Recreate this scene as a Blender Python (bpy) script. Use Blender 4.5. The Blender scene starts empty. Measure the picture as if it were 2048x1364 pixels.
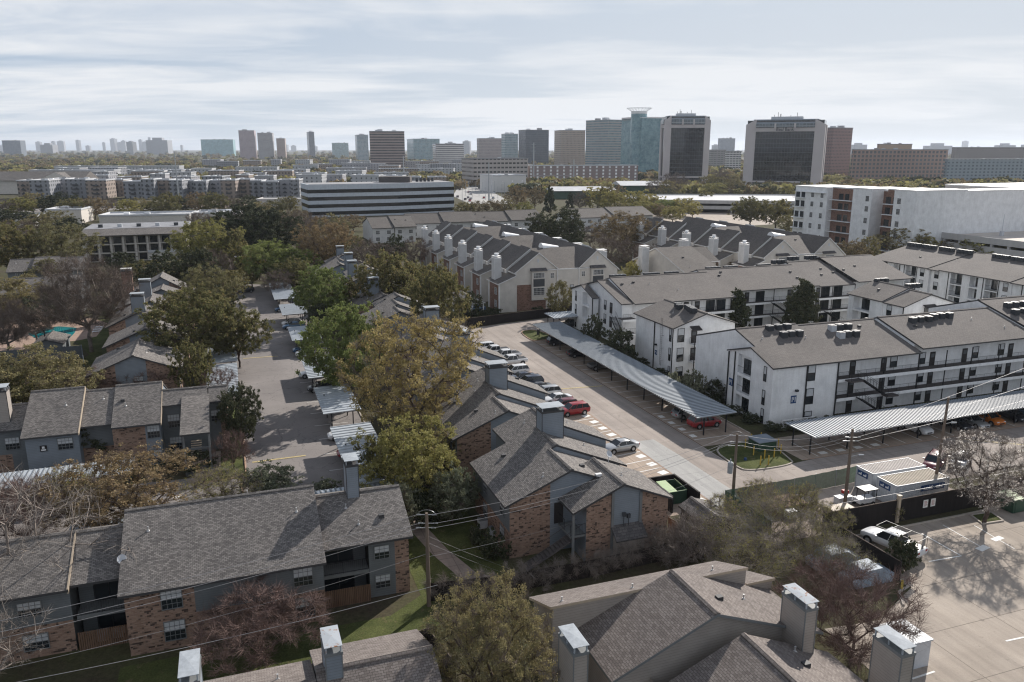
import bpy, math, random
import numpy as np
from mathutils import Matrix, Vector

# ---------------------------------------------------------------- camera, sky, sun
SC = bpy.context.scene
CAMH = 37.0
F = 1593.0
TH = math.atan((682 - 297) / F)
cam = bpy.data.cameras.new('camera'); camo = bpy.data.objects.new('camera', cam)
SC.collection.objects.link(camo); SC.camera = camo
cam.sensor_width = 36.0; cam.lens = 36.0 * F / 2048.0
cam.clip_start = 0.5; cam.clip_end = 60000
camo.location = (0, 0, CAMH); camo.rotation_euler = (math.pi / 2 - TH, 0, 0)
SUN_AZ = math.radians(58.5)      # from +X, towards +Y
SUN_EL = math.radians(29.5)
W_ = bpy.data.worlds.new('World'); SC.world = W_; W_.use_nodes = True
def setup_world():
    nt = W_.node_tree; nt.nodes.clear(); N = nt.nodes.new; L = nt.links.new
    out = N('ShaderNodeOutputWorld'); bg = N('ShaderNodeBackground')
    sky = N('ShaderNodeTexSky'); sky.sky_type = 'NISHITA'; sky.sun_disc = False
    sky.sun_elevation = SUN_EL; sky.sun_rotation = math.pi / 2 - SUN_AZ
    sky.altitude = 200; sky.air_density = 1.0; sky.dust_density = 0.4; sky.ozone_density = 1.0
    # thin high cloud, laid out on a flat layer far above
    tc = N('ShaderNodeTexCoord'); sep = N('ShaderNodeSeparateXYZ'); L(tc.outputs['Generated'], sep.inputs[0])
    mz = N('ShaderNodeMath'); mz.operation = 'MAXIMUM'; L(sep.outputs[2], mz.inputs[0]); mz.inputs[1].default_value = 0.0
    az = N('ShaderNodeMath'); az.operation = 'ADD'; L(mz.outputs[0], az.inputs[0]); az.inputs[1].default_value = 0.07
    dx = N('ShaderNodeMath'); dx.operation = 'DIVIDE'; L(sep.outputs[0], dx.inputs[0]); L(az.outputs[0], dx.inputs[1])
    dy = N('ShaderNodeMath'); dy.operation = 'DIVIDE'; L(sep.outputs[1], dy.inputs[0]); L(az.outputs[0], dy.inputs[1])
    cb = N('ShaderNodeCombineXYZ'); L(dx.outputs[0], cb.inputs[0]); L(dy.outputs[0], cb.inputs[1])
    mp = N('ShaderNodeMapping'); mp.inputs['Scale'].default_value = (0.26, 0.40, 1); mp.inputs['Rotation'].default_value = (0, 0, math.radians(-20))
    L(cb.outputs[0], mp.inputs[0])
    n1 = N('ShaderNodeTexNoise'); n1.inputs['Scale'].default_value = 1.0; n1.inputs['Detail'].default_value = 9
    n1.inputs['Roughness'].default_value = 0.52; n1.inputs['Distortion'].default_value = 0.5
    L(mp.outputs[0], n1.inputs['Vector'])
    mp2 = N('ShaderNodeMapping'); mp2.inputs['Scale'].default_value = (0.8, 1.6, 1); mp2.inputs['Rotation'].default_value = (0, 0, math.radians(24))
    L(cb.outputs[0], mp2.inputs[0])
    n2 = N('ShaderNodeTexNoise'); n2.inputs['Scale'].default_value = 1.0; n2.inputs['Detail'].default_value = 8; n2.inputs['Roughness'].default_value = 0.6
    n2.inputs['Distortion'].default_value = 1.0
    L(mp2.outputs[0], n2.inputs['Vector'])
    ad = N('ShaderNodeMath'); ad.operation = 'MULTIPLY_ADD'; L(n2.outputs[0], ad.inputs[0]); ad.inputs[1].default_value = 0.28; L(n1.outputs[0], ad.inputs[2])
    rp = N('ShaderNodeValToRGB'); rp.color_ramp.elements[0].position = 0.55; rp.color_ramp.elements[0].color = (0.0, 0.0, 0.0, 1)
    rp.color_ramp.elements[1].position = 0.71; rp.color_ramp.elements[1].color = (0.93, 0.93, 0.93, 1)
    L(ad.outputs[0], rp.inputs[0])
    # the cloud sheet thins out overhead
    zr = N('ShaderNodeMapRange'); L(sep.outputs[2], zr.inputs[0]); zr.inputs[1].default_value = 0.14; zr.inputs[2].default_value = 0.42; zr.inputs[3].default_value = 1.0; zr.inputs[4].default_value = 0.46
    cf = N('ShaderNodeMath'); cf.operation = 'MULTIPLY'; L(rp.outputs[0], cf.inputs[0]); L(zr.outputs[0], cf.inputs[1])
    mx = N('ShaderNodeMix'); mx.data_type = 'RGBA'; L(cf.outputs[0], mx.inputs[0]); L(sky.outputs[0], mx.inputs[6])
    mx.inputs[7].default_value = CLOUD
    # pale air low over the horizon, a little whiter on the sun's side
    dt = N('ShaderNodeVectorMath'); dt.operation = 'DOT_PRODUCT'; L(tc.outputs['Generated'], dt.inputs[0]); dt.inputs[1].default_value = (math.cos(SUN_AZ), math.sin(SUN_AZ), 0)
    sr = N('ShaderNodeMapRange'); L(dt.outputs['Value'], sr.inputs[0]); sr.inputs[1].default_value = 0.45; sr.inputs[2].default_value = 1.0
    hz = N('ShaderNodeMix'); hz.data_type = 'RGBA'; L(sr.outputs[0], hz.inputs[0]); hz.inputs[6].default_value = HAZE_L; hz.inputs[7].default_value = HAZE_R
    ur = N('ShaderNodeMapRange'); L(mz.outputs[0], ur.inputs[0]); ur.inputs[1].default_value = 0.01; ur.inputs[2].default_value = 0.15
    hu = N('ShaderNodeMix'); hu.data_type = 'RGBA'; L(sr.outputs[0], hu.inputs[0]); hu.inputs[6].default_value = (4.5, 5.6, 7.2, 1); hu.inputs[7].default_value = (6.8, 7.4, 8.2, 1)
    hv = N('ShaderNodeMix'); hv.data_type = 'RGBA'; L(ur.outputs[0], hv.inputs[0]); L(hz.outputs[2], hv.inputs[6]); L(hu.outputs[2], hv.inputs[7]); hz = hv
    hr = N('ShaderNodeMapRange'); L(mz.outputs[0], hr.inputs[0]); hr.interpolation_type = 'SMOOTHSTEP'; hr.inputs[1].default_value = 0.0; hr.inputs[1].default_value = 0.12; hr.inputs[2].default_value = 0.40; hr.inputs[3].default_value = 0.97; hr.inputs[4].default_value = 0.0
    m2 = N('ShaderNodeMix'); m2.data_type = 'RGBA'; L(hr.outputs[0], m2.inputs[0]); L(mx.outputs[2], m2.inputs[6]); L(hz.outputs[2], m2.inputs[7])
    # wisps stay visible through it
    wf = N('ShaderNodeMath'); wf.operation = 'MULTIPLY'; L(cf.outputs[0], wf.inputs[0]); wf.inputs[1].default_value = 1.0
    m3 = N('ShaderNodeMix'); m3.data_type = 'RGBA'; L(wf.outputs[0], m3.inputs[0]); L(m2.outputs[2], m3.inputs[6]); m3.inputs[7].default_value = CLOUD
    L(m3.outputs[2], bg.inputs[0]); bg.inputs[1].default_value = SKYSTR
    L(bg.outputs[0], out.inputs[0])
CLOUD = (9.2, 9.4, 9.7, 1)
HAZE_L = (5.5, 6.5, 7.6, 1)
HAZE_R = (7.3, 7.8, 8.4, 1)
SKYSTR = 0.07
setup_world()
sun = bpy.data.lights.new('sun', 'SUN'); suno = bpy.data.objects.new('sun', sun); SC.collection.objects.link(suno)
sun.energy = 5.0; sun.angle = math.radians(0.55); sun.color = (1.0, 0.935, 0.86)
sd = Vector((math.cos(SUN_AZ) * math.cos(SUN_EL), math.sin(SUN_AZ) * math.cos(SUN_EL), math.sin(SUN_EL)))
suno.rotation_euler = sd.to_track_quat('Z', 'Y').to_euler(); suno.location = (0, 0, 300)
SC.view_settings.view_transform = 'Standard'; SC.view_settings.look = 'None'
SC.view_settings.exposure = 0.42; SC.view_settings.gamma = 1.0
try:
    SC.cycles.max_bounces = 5; SC.cycles.transparent_max_bounces = 6; SC.cycles.volume_bounces = 0
    SC.cycles.diffuse_bounces = 3; SC.cycles.glossy_bounces = 2; SC.cycles.use_denoising = True
    SC.cycles.use_adaptive_sampling = True; SC.cycles.adaptive_threshold = 0.012; SC.cycles.denoising_prefilter = 'ACCURATE'; SC.cycles.pixel_filter_type = 'BLACKMAN_HARRIS'; SC.cycles.filter_width = 1.2
except Exception: pass

# ---------------------------------------------------------------- places: pixel of the photo on a level -> metres
GA = math.radians(19.5); CG, SG = math.cos(GA), math.sin(GA)
def P(px, py, z=0.0):
    u = (px - 1024) / F; v = (py - 682) / F
    t = (CAMH - z) / (math.sin(TH) + v * math.cos(TH))
    return (u * t, (math.cos(TH) - v * math.sin(TH)) * t)
def G(px, py, z=0.0):
    x, y = P(px, py, z); return (x * CG + y * SG, -x * SG + y * CG)
def W(a, b): return (a * CG - b * SG, a * SG + b * CG)
def hgt(py_top, depth):
    v = (py_top - 682) / F
    return CAMH - depth * (math.sin(TH) + v * math.cos(TH)) / (math.cos(TH) - v * math.sin(TH))

COL = SC.collection
RNG = random.Random(7)
def tag(o, label=None, cat=None, group=None, kind=None):
    if label: o['label'] = label
    if cat: o['category'] = cat
    if group: o['group'] = group
    if kind: o['kind'] = kind
    return o

# ---------------------------------------------------------------- mesh builder
class MB:
    def __init__(s): s.v = []; s.f = []; s.m = []; s.sm = False
    def add(s, pts, slot=0):
        n = len(s.v); s.v.extend(pts); s.f.append(list(range(n, n + len(pts)))); s.m.append(slot)
    def box(s, x0, x1, y0, y1, z0, z1, slot=0, top=None):
        if x1 < x0: x0, x1 = x1, x0
        if y1 < y0: y0, y1 = y1, y0
        a, b, c, d = (x0, y0, z0), (x1, y0, z0), (x1, y1, z0), (x0, y1, z0)
        e, f, g, h = (x0, y0, z1), (x1, y0, z1), (x1, y1, z1), (x0, y1, z1)
        s.add([d, c, b, a], slot); s.add([e, f, g, h], slot if top is None else top)
        s.add([a, b, f, e], slot); s.add([b, c, g, f], slot); s.add([c, d, h, g], slot); s.add([d, a, e, h], slot)
    def tube(s, p0, p1, r0, r1=None, n=6, slot=0, cap=True):
        r1 = r0 if r1 is None else r1
        p0 = Vector(p0); p1 = Vector(p1); d = (p1 - p0)
        if d.length < 1e-6: return
        d.normalize(); u = d.orthogonal().normalized(); w = d.cross(u)
        A = []; B = []
        for i in range(n):
            t = 2 * math.pi * i / n; e = u * math.cos(t) + w * math.sin(t)
            A.append(tuple(p0 + e * r0)); B.append(tuple(p1 + e * r1))
        for i in range(n):
            j = (i + 1) % n; s.add([A[i], A[j], B[j], B[i]], slot)
        if cap: s.add(B, slot); s.add(A[::-1], slot)
    def bar(s, p0, p1, w, slot=0): s.tube(p0, p1, w * 0.7, w * 0.7, 4, slot)
    def prism(s, pts, lo, hi, axis, slot=0, cap=None, edges=None):
        # pts: closed polygon [(p,z)]; extruded along axis ('a': x runs lo..hi and p is y; 'b': y runs and p is x)
        mk = (lambda p, z, t: (t, p, z)) if axis == 'a' else (lambda p, z, t: (p, t, z))
        n = len(pts)
        for i in range(n):
            j = (i + 1) % n; sl = edges[i] if edges else slot
            s.add([mk(*pts[i], lo), mk(*pts[j], lo), mk(*pts[j], hi), mk(*pts[i], hi)], sl)
        c = slot if cap is None else cap
        s.add([mk(*p, lo) for p in pts], c); s.add([mk(*p, hi) for p in pts][::-1], c)
    def build(s, name, mats, parent=None, off=(0, 0, 0), smooth=False, link=True):
        me = bpy.data.meshes.new(name)
        V = np.array(s.v, dtype=np.float64).reshape(-1, 3) - np.array(off)
        me.from_pydata(V.tolist(), [], s.f)
        mats = mats if isinstance(mats, (list, tuple)) else [mats]
        for m in mats: me.materials.append(m)
        me.polygons.foreach_set('material_index', s.m)
        fix_normals(me)
        uvs(me)
        if smooth:
            me.polygons.foreach_set('use_smooth', [True] * len(me.polygons))
            try: me.set_sharp_from_angle(angle=math.radians(38))
            except Exception: pass
        o = bpy.data.objects.new(name, me)
        if link: COL.objects.link(o)
        if parent: o.parent = parent
        return o
import bmesh
def fix_normals(me):
    bm = bmesh.new(); bm.from_mesh(me)
    bmesh.ops.remove_doubles(bm, verts=bm.verts, dist=0.0008)
    bmesh.ops.recalc_face_normals(bm, faces=bm.faces)
    bm.to_mesh(me); bm.free()
def uvs(me):
    uvl = me.uv_layers.new(name='UVMap')
    co = np.empty(len(me.vertices) * 3); me.vertices.foreach_get('co', co); co = co.reshape(-1, 3)
    no = np.empty(len(me.polygons) * 3); me.polygons.foreach_get('normal', no); no = no.reshape(-1, 3)
    ls = np.empty(len(me.polygons), dtype=np.int32); me.polygons.foreach_get('loop_start', ls)
    lt = np.empty(len(me.polygons), dtype=np.int32); me.polygons.foreach_get('loop_total', lt)
    vi = np.empty(len(me.loops), dtype=np.int32); me.loops.foreach_get('vertex_index', vi)
    pf = np.repeat(np.arange(len(ls)), lt)
    n = no[pf]; p = co[vi]
    u = np.stack([-n[:, 1], n[:, 0], np.zeros(len(n))], 1); ln = np.linalg.norm(u, axis=1)
    flat = ln < 0.02; u[flat] = (1, 0, 0); u[~flat] /= ln[~flat][:, None]
    w = np.cross(n, u)
    uv = np.stack([(p * u).sum(1), (p * w).sum(1)], 1)
    uvl.data.foreach_set('uv', uv.ravel())

class Th:
    """a thing: an Empty at its base; parts are given in grid metres"""
    def __init__(s, name, label, cat, a=0, b=0, group=None, z=0, world=None, ang=None):
        e = bpy.data.objects.new(name, None); COL.objects.link(e)
        if world is None:
            x, y = W(a, b); s.off = (a, b, z); e.rotation_euler = (0, 0, GA)
        else:
            x, y = world; s.off = (0, 0, 0); e.rotation_euler = (0, 0, ang or 0)
        e.location = (x, y, z); e.empty_display_size = 0.5
        tag(e, label, cat, group); s.e = e
    def part(s, name, mb, mats, parent=None, smooth=False, label=None):
        if not mb.f: return None
        o = mb.build(name, mats, parent or s.e, s.off if parent is None else s.off, smooth)
        if parent is not None: o.matrix_parent_inverse = Matrix.Identity(4)
        if label: o['label'] = label
        return o
    def inst(s, name, me, loc, rz=0, scale=(1, 1, 1), parent=None):
        o = bpy.data.objects.new(name, me); COL.objects.link(o); o.parent = parent or s.e
        o.location = (loc[0] - s.off[0], loc[1] - s.off[1], loc[2] - s.off[2]) if parent is None else loc
        o.rotation_euler = (0, 0, rz); o.scale = scale
        return o
def single(name, mb, mats, label, cat, a=0, b=0, group=None, z=0, smooth=False, world=None, ang=0, kind=None):
    if world is None:
        o = mb.build(name, mats, None, (a, b, z), smooth); x, y = W(a, b); o.rotation_euler = (0, 0, GA)
    else:
        o = mb.build(name, mats, None, (0, 0, 0), smooth); x, y = world; o.rotation_euler = (0, 0, ang)
    o.location = (x, y, z); tag(o, label, cat, group, kind); return o
def copy_tree(o, parent=None):
    c = o.copy(); COL.objects.link(c); c.parent = parent
    if parent is not None: c.matrix_parent_inverse = o.matrix_parent_inverse.copy()
    for ch in o.children: copy_tree(ch, c)
    return c

# ---------------------------------------------------------------- materials
MATS = {}
def mat(name, fn):
    if name in MATS: return MATS[name]
    m = bpy.data.materials.new(name); m.use_nodes = True; nt = m.node_tree; nt.nodes.clear()
    out = nt.nodes.new('ShaderNodeOutputMaterial'); b = nt.nodes.new('ShaderNodeBsdfPrincipled')
    nt.links.new(b.outputs[0], out.inputs[0]); fn(nt, b, out); MATS[name] = m
    return m
def c4(c): return (c[0], c[1], c[2], 1)
def nnode(nt, t, **k):
    n = nt.nodes.new(t)
    for a, v in k.items(): setattr(n, a, v)
    return n
def mixc(nt, fac, a, b, mode='MIX'):
    m = nnode(nt, 'ShaderNodeMix', data_type='RGBA', blend_type=mode)
    for s, v in ((0, fac), (6, a), (7, b)):
        if isinstance(v, (int, float)): m.inputs[s].default_value = v
        elif isinstance(v, tuple): m.inputs[s].default_value = c4(v)
        else: nt.links.new(v, m.inputs[s])
    return m.outputs[2]
def noise(nt, scale, detail=4, rough=0.6, vec=None, dist=0):
    n = nnode(nt, 'ShaderNodeTexNoise'); n.inputs['Scale'].default_value = scale; n.inputs['Detail'].default_value = detail
    n.inputs['Roughness'].default_value = rough; n.inputs['Distortion'].default_value = dist
    if vec is not None: nt.links.new(vec, n.inputs['Vector'])
    return n.outputs[0]
def ramp(nt, v, p0, p1, c0=(0, 0, 0), c1=(1, 1, 1)):
    r = nnode(nt, 'ShaderNodeValToRGB'); r.color_ramp.elements[0].position = p0; r.color_ramp.elements[1].position = p1
    r.color_ramp.elements[0].color = c4(c0); r.color_ramp.elements[1].color = c4(c1); nt.links.new(v, r.inputs[0]); return r.outputs[0]
def texc(nt, which='Object'):
    return nnode(nt, 'ShaderNodeTexCoord').outputs[which]
def worldpos(nt): return nnode(nt, 'ShaderNodeNewGeometry').outputs['Position']
def math_(nt, op, a, b=None, c=None):
    m = nnode(nt, 'ShaderNodeMath', operation=op)
    for i, v in enumerate((a, b, c)):
        if v is None: continue
        if isinstance(v, (int, float)): m.inputs[i].default_value = v
        else: nt.links.new(v, m.inputs[i])
    return m.outputs[0]
def bump(nt, b, h, strength=0.3, dist=0.02):
    n = nnode(nt, 'ShaderNodeBump'); n.inputs['Strength'].default_value = strength; n.inputs['Distance'].default_value = dist
    nt.links.new(h, n.inputs['Height']); nt.links.new(n.outputs[0], b.inputs['Normal'])
def plain(name, col, rough=0.7, var=0.12, sc=1.5, metal=0.0, spec=0.3, streak=False, col2=None):
    def f(nt, b, out):
        v = worldpos(nt)
        if streak:
            mp = nnode(nt, 'ShaderNodeMapping'); mp.inputs['Scale'].default_value = (1, 1, 0.12); nt.links.new(v, mp.inputs[0]); v = mp.outputs[0]
        n = noise(nt, sc, 6, 0.65, v)
        lo = tuple(x * (1 - var) for x in col); hi = tuple(min(1, x * (1 + var)) for x in (col2 or col))
        nt.links.new(ramp(nt, n, 0.3, 0.7, lo, hi), b.inputs['Base Color'])
        b.inputs['Roughness'].default_value = rough; b.inputs['Metallic'].default_value = metal
        b.inputs['Specular IOR Level'].default_value = spec
    return mat(name, f)
def shingle(name, c0, c1, course=0.2, w=0.42, bd=0.02):
    def f(nt, b, out):
        uv = texc(nt, 'UV')
        br = nnode(nt, 'ShaderNodeTexBrick'); nt.links.new(uv, br.inputs['Vector'])
        br.inputs['Scale'].default_value = 1.0; br.inputs['Mortar Size'].default_value = 0.018; br.inputs['Brick Width'].default_value = w
        br.inputs['Row Height'].default_value = course; br.inputs['Mortar Smooth'].default_value = 0.6
        br.inputs['Color1'].default_value = c4(c0); br.inputs['Color2'].default_value = c4(c1); br.inputs['Mortar'].default_value = c4(tuple(x * 0.5 for x in c0))
        br.inputs['Bias'].default_value = 0.0; br.offset = 0.5
        n = noise(nt, 11.0, 3, 0.7, uv); nl = noise(nt, 0.22, 4, 0.6, worldpos(nt))
        c = mixc(nt, 1.0, br.outputs['Color'], ramp(nt, n, 0.3, 0.7, (0.74, 0.735, 0.73), (1.26, 1.255, 1.25)), 'MULTIPLY')
        c = mixc(nt, 1.0, c, ramp(nt, nl, 0.3, 0.7, (0.86, 0.86, 0.87), (1.12, 1.11, 1.1)), 'MULTIPLY')
        nt.links.new(c, b.inputs['Base Color']); b.inputs['Roughness'].default_value = 0.9; b.inputs['Specular IOR Level'].default_value = 0.25
        bump(nt, b, br.outputs['Fac'], -0.7, bd)
    return mat(name, f)
def brick(name, ca, cb, dark, paint=None):
    def f(nt, b, out):
        uv = texc(nt, 'UV')
        br = nnode(nt, 'ShaderNodeTexBrick'); nt.links.new(uv, br.inputs['Vector'])
        br.inputs['Scale'].default_value = 1.0; br.inputs['Mortar Size'].default_value = 0.010; br.inputs['Brick Width'].default_value = 0.30
        br.inputs['Row Height'].default_value = 0.10; br.inputs['Mortar Smooth'].default_value = 0.3
        br.inputs['Color1'].default_value = c4(ca); br.inputs['Color2'].default_value = c4(cb)
        br.inputs['Mortar'].default_value = c4(tuple(0.5 * (x + 0.2) for x in ca) if not paint else tuple(x * 0.82 for x in ca))
        c = br.outputs['Color']
        if dark:
            mp = nnode(nt, 'ShaderNodeMapping'); mp.inputs['Scale'].default_value = (1.0, 3.2, 1); nt.links.new(uv, mp.inputs[0])
            vo = noise(nt, 1.5, 3, 0.6, mp.outputs[0], 0.3)
            # snapped to whole courses
            sp = nnode(nt, 'ShaderNodeVectorMath', operation='SNAP'); nt.links.new(uv, sp.inputs[0]); sp.inputs[1].default_value = (0.15, 0.13, 1)
            mp2 = nnode(nt, 'ShaderNodeMapping'); mp2.inputs['Scale'].default_value = (0.85, 6.5, 1); nt.links.new(sp.outputs[0], mp2.inputs[0])
            v2 = noise(nt, 1.4, 3, 0.7, mp2.outputs[0])
            k = ramp(nt, v2, 0.545, 0.60)
            c = mixc(nt, k, c, dark)
        n = noise(nt, 0.5, 5, 0.6, worldpos(nt))
        c = mixc(nt, 1.0, c, ramp(nt, n, 0.3, 0.7, (0.88, 0.88, 0.88), (1.1, 1.1, 1.1)), 'MULTIPLY')
        ms = nnode(nt, 'ShaderNodeMapping'); ms.inputs['Scale'].default_value = (2.6, 2.6, 0.22); nt.links.new(worldpos(nt), ms.inputs[0])
        c = mixc(nt, 1.0, c, ramp(nt, noise(nt, 1.0, 6, 0.7, ms.outputs[0]), 0.34, 0.60, (0.94, 0.937, 0.93), (1.03, 1.03, 1.03)), 'MULTIPLY')
        nt.links.new(c, b.inputs['Base Color']); b.inputs['Roughness'].default_value = 0.9; b.inputs['Specular IOR Level'].default_value = 0.2
        bump(nt, b, br.outputs['Fac'], -0.4, 0.012)
    return mat(name, f)
def siding(name, col, pitch=0.19, vertical=False, depth=0.5):
    def f(nt, b, out):
        uv = texc(nt, 'UV'); s = nnode(nt, 'ShaderNodeSeparateXYZ'); nt.links.new(uv, s.inputs[0])
        t = math_(nt, 'FRACT', math_(nt, 'DIVIDE', s.outputs[0 if vertical else 1], pitch))
        line = ramp(nt, t, 0.0, 0.14, (1 - depth, 1 - depth, 1 - depth), (1, 1, 1))
        n = noise(nt, 0.8, 5, 0.6, worldpos(nt))
        c = mixc(nt, 1.0, col, line, 'MULTIPLY')
        c = mixc(nt, 1.0, c, ramp(nt, n, 0.3, 0.7, (0.9, 0.9, 0.9), (1.08, 1.08, 1.08)), 'MULTIPLY')
        nt.links.new(c, b.inputs['Base Color']); b.inputs['Roughness'].default_value = 0.75; b.inputs['Specular IOR Level'].default_value = 0.3
        bump(nt, b, t, 0.35, 0.02)
    return mat(name, f)
def glass(name, col=(0.02, 0.025, 0.03), rough=0.08, spec=0.6):
    def f(nt, b, out):
        b.inputs['Base Color'].default_value = c4(col); b.inputs['Roughness'].default_value = rough
        b.inputs['Specular IOR Level'].default_value = spec
    return mat(name, f)
def facade(name, wall, gl, wx, wz, fx, fz, rough=0.15, gl2=None):
    """far facade: windows wx x wz metres apart, open fraction fx x fz"""
    def f(nt, b, out):
        uv = texc(nt, 'UV'); s = nnode(nt, 'ShaderNodeSeparateXYZ'); nt.links.new(uv, s.inputs[0])
        ge = nnode(nt, 'ShaderNodeNewGeometry'); sn = nnode(nt, 'ShaderNodeSeparateXYZ'); nt.links.new(ge.outputs['Normal'], sn.inputs[0])
        side = math_(nt, 'LESS_THAN', math_(nt, 'ABSOLUTE', sn.outputs[2]), 0.5)
        a = math_(nt, 'LESS_THAN', math_(nt, 'FRACT', math_(nt, 'DIVIDE', s.outputs[0], wx)), fx)
        c = math_(nt, 'LESS_THAN', math_(nt, 'FRACT', math_(nt, 'DIVIDE', s.outputs[1], wz)), fz)
        k = math_(nt, 'MULTIPLY', math_(nt, 'MULTIPLY', a, c), side)
        n = noise(nt, 0.14, 6, 0.8, worldpos(nt))
        g = mixc(nt, ramp(nt, n, 0.42, 0.58), gl, gl2 or tuple(x * 1.7 for x in gl))
        nt.links.new(mixc(nt, k, wall, g), b.inputs['Base Color'])
        r = math_(nt, 'MULTIPLY_ADD', k, rough - 0.75, 0.75); nt.links.new(r, b.inputs['Roughness'])
        b.inputs['Specular IOR Level'].default_value = 0.5
    return mat(name, f)

M = dict(
    shingle=shingle('shingle_grey', (0.112, 0.105, 0.101), (0.245, 0.228, 0.214), 0.15, 0.28),
    shingle_tan=shingle('shingle_tan', (0.145, 0.125, 0.115), (0.235, 0.208, 0.192), 0.17, 0.32, 0.05),
    shingle_dark=shingle('shingle_dark', (0.075, 0.072, 0.076), (0.125, 0.118, 0.118), 0.28, 0.5),
    shingle_town=shingle('shingle_town', (0.105, 0.096, 0.090), (0.15, 0.138, 0.128)),
    shingle_white=shingle('shingle_brown', (0.138, 0.126, 0.119), (0.188, 0.173, 0.163), 0.15, 0.35),
    trim=plain('trim_dark', (0.055, 0.055, 0.058), 0.6),
    trim_tan=plain('trim_tan', (0.45, 0.37, 0.28), 0.6),
    trim_grey=plain('trim_grey', (0.17, 0.18, 0.185), 0.6),
    trim_white=plain('trim_white', (0.72, 0.72, 0.72), 0.6),
    brick=brick('brick_tan', (0.35, 0.238, 0.178), (0.25, 0.155, 0.112), (0.075, 0.054, 0.046)),
    brick_red=brick('brick_red', (0.27, 0.155, 0.115), (0.20, 0.11, 0.08), (0.12, 0.07, 0.05)),
    brick_white=brick('painted_brick', (0.80, 0.81, 0.82), (0.75, 0.76, 0.775), None, True),
    siding=siding('siding_grey', (0.155, 0.17, 0.18)),
    siding_blue=siding('siding_bluegrey', (0.22, 0.25, 0.285)),
    siding_tan=siding('siding_tan', (0.34, 0.305, 0.275), 0.2),
    siding_beige=siding('siding_beige', (0.58, 0.545, 0.50), 0.2, False, 0.2),
    siding_town=siding('siding_town', (0.56, 0.56, 0.56), 0.2, True, 0.22),
    stucco=plain('stucco_cream', (0.56, 0.53, 0.49), 0.85),
    pane=glass('pane'), blind=plain('blind', (0.50, 0.52, 0.54), 0.6),
    door=plain('door_dark', (0.028, 0.025, 0.026), 0.5), door_grey=plain('door_grey', (0.10, 0.11, 0.12), 0.5),
    dark=plain('dark_inside', (0.03, 0.03, 0.032), 0.9), black=plain('black_metal', (0.02, 0.021, 0.024), 0.45),
    deck=plain('deck_dark', (0.09, 0.08, 0.078), 0.8), white=plain('white_paint', (0.78, 0.79, 0.80), 0.55),
    white_metal=plain('white_metal', (0.42, 0.46, 0.50), 0.5, 0.14, 0.8, 0.0), rib=plain('rib_shadow_side', (0.16, 0.18, 0.20), 0.6),  # darker rib faces: dirt, with the ribs' own shade put into the colour
    rust_cap=plain('galvanised', (0.34, 0.37, 0.40), 0.7, 0.15, 3, 0.0, 0.15),
    concrete_w=plain('concrete_wall', (0.46, 0.45, 0.44), 0.85, 0.1, 0.6, streak=True),
    wood=plain('fence_wood', (0.17, 0.105, 0.07), 0.85, 0.3, 3, streak=True),
    wood_dark=plain('fence_dark', (0.020, 0.016, 0.016), 0.8, 0.3, 3, streak=True),
    wood_grey=plain('pole_wood', (0.16, 0.125, 0.10), 0.85, 0.25, 4, streak=True),
    wire=plain('wire', (0.27, 0.27, 0.28), 0.45, 0.05, metal=0.3), steel=plain('steel', (0.38, 0.40, 0.42), 0.4, metal=0.5),
    yellow=plain('yellow_paint', (0.50, 0.34, 0.06), 0.6), stripe=plain('stripe_white', (0.74, 0.73, 0.70), 0.75, 0.12, 6),
    stripe_y=plain('stripe_yellow', (0.43, 0.35, 0.18), 0.8, 0.3, 5), kerb=plain('kerb_concrete', (0.40, 0.355, 0.31), 0.9, 0.2, 3),
    kerb_red=plain('kerb_tan', (0.40, 0.27, 0.20), 0.9, 0.2, 3),
    tyre=plain('tyre', (0.018, 0.018, 0.019), 0.8), rim=plain('rim', (0.45, 0.46, 0.48), 0.35, metal=0.6),
    lamp=plain('lamp_glass', (0.7, 0.72, 0.74), 0.15), tail=plain('tail_lamp', (0.35, 0.02, 0.02), 0.25),
    ac_dark=plain('ac_dark', (0.055, 0.06, 0.068), 0.5), ac_light=plain('ac_light', (0.50, 0.52, 0.55), 0.5),
    ac_top=plain('ac_top', (0.15, 0.155, 0.165), 0.5), vent=plain('vent_metal', (0.42, 0.42, 0.42), 0.45, metal=0.2),
    bark=plain('bark', (0.085, 0.062, 0.05), 0.95, 0.3, 4), bark_pale=plain('bark_pale', (0.20, 0.17, 0.15), 0.95, 0.3, 4),
    green_tin=plain('bin_green', (0.035, 0.075, 0.05), 0.5), green_lid=plain('lid_green', (0.30, 0.42, 0.20), 0.55),
    blue_sign=plain('sign_blue', (0.025, 0.065, 0.17), 0.4), flat_roof=plain('flat_roof_white', (0.50, 0.51, 0.53), 0.8, 0.14, 0.15),
    roof_cream=plain('roof_cream', (0.50, 0.45, 0.41), .7, .12, 1), roof_tan=plain('roof_tan', (0.42, 0.36, 0.28), .7, .12, 1), pale_tarp=plain('pale_tarp', (0.24, 0.29, 0.35), .6, .25, 2), roof_mid=plain('roof_mid', (0.24, 0.245, 0.26), .7, .25, .3),
    flat_grey=plain('flat_roof_grey', (0.30, 0.30, 0.31), 0.85, 0.14, 0.15),
)
def rusty():
    def f(nt, b, out):
        v = worldpos(nt); n = noise(nt, 2.2, 8, 0.75, v); k = ramp(nt, n, 0.56, 0.62)
        nt.links.new(mixc(nt, k, (0.37, 0.40, 0.43), (0.26, 0.12, 0.06)), b.inputs['Base Color']); b.inputs['Roughness'].default_value = 0.75; b.inputs['Specular IOR Level'].default_value = 0.15
    return mat('rusty_cap', f)
M['rusty'] = rusty()
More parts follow.
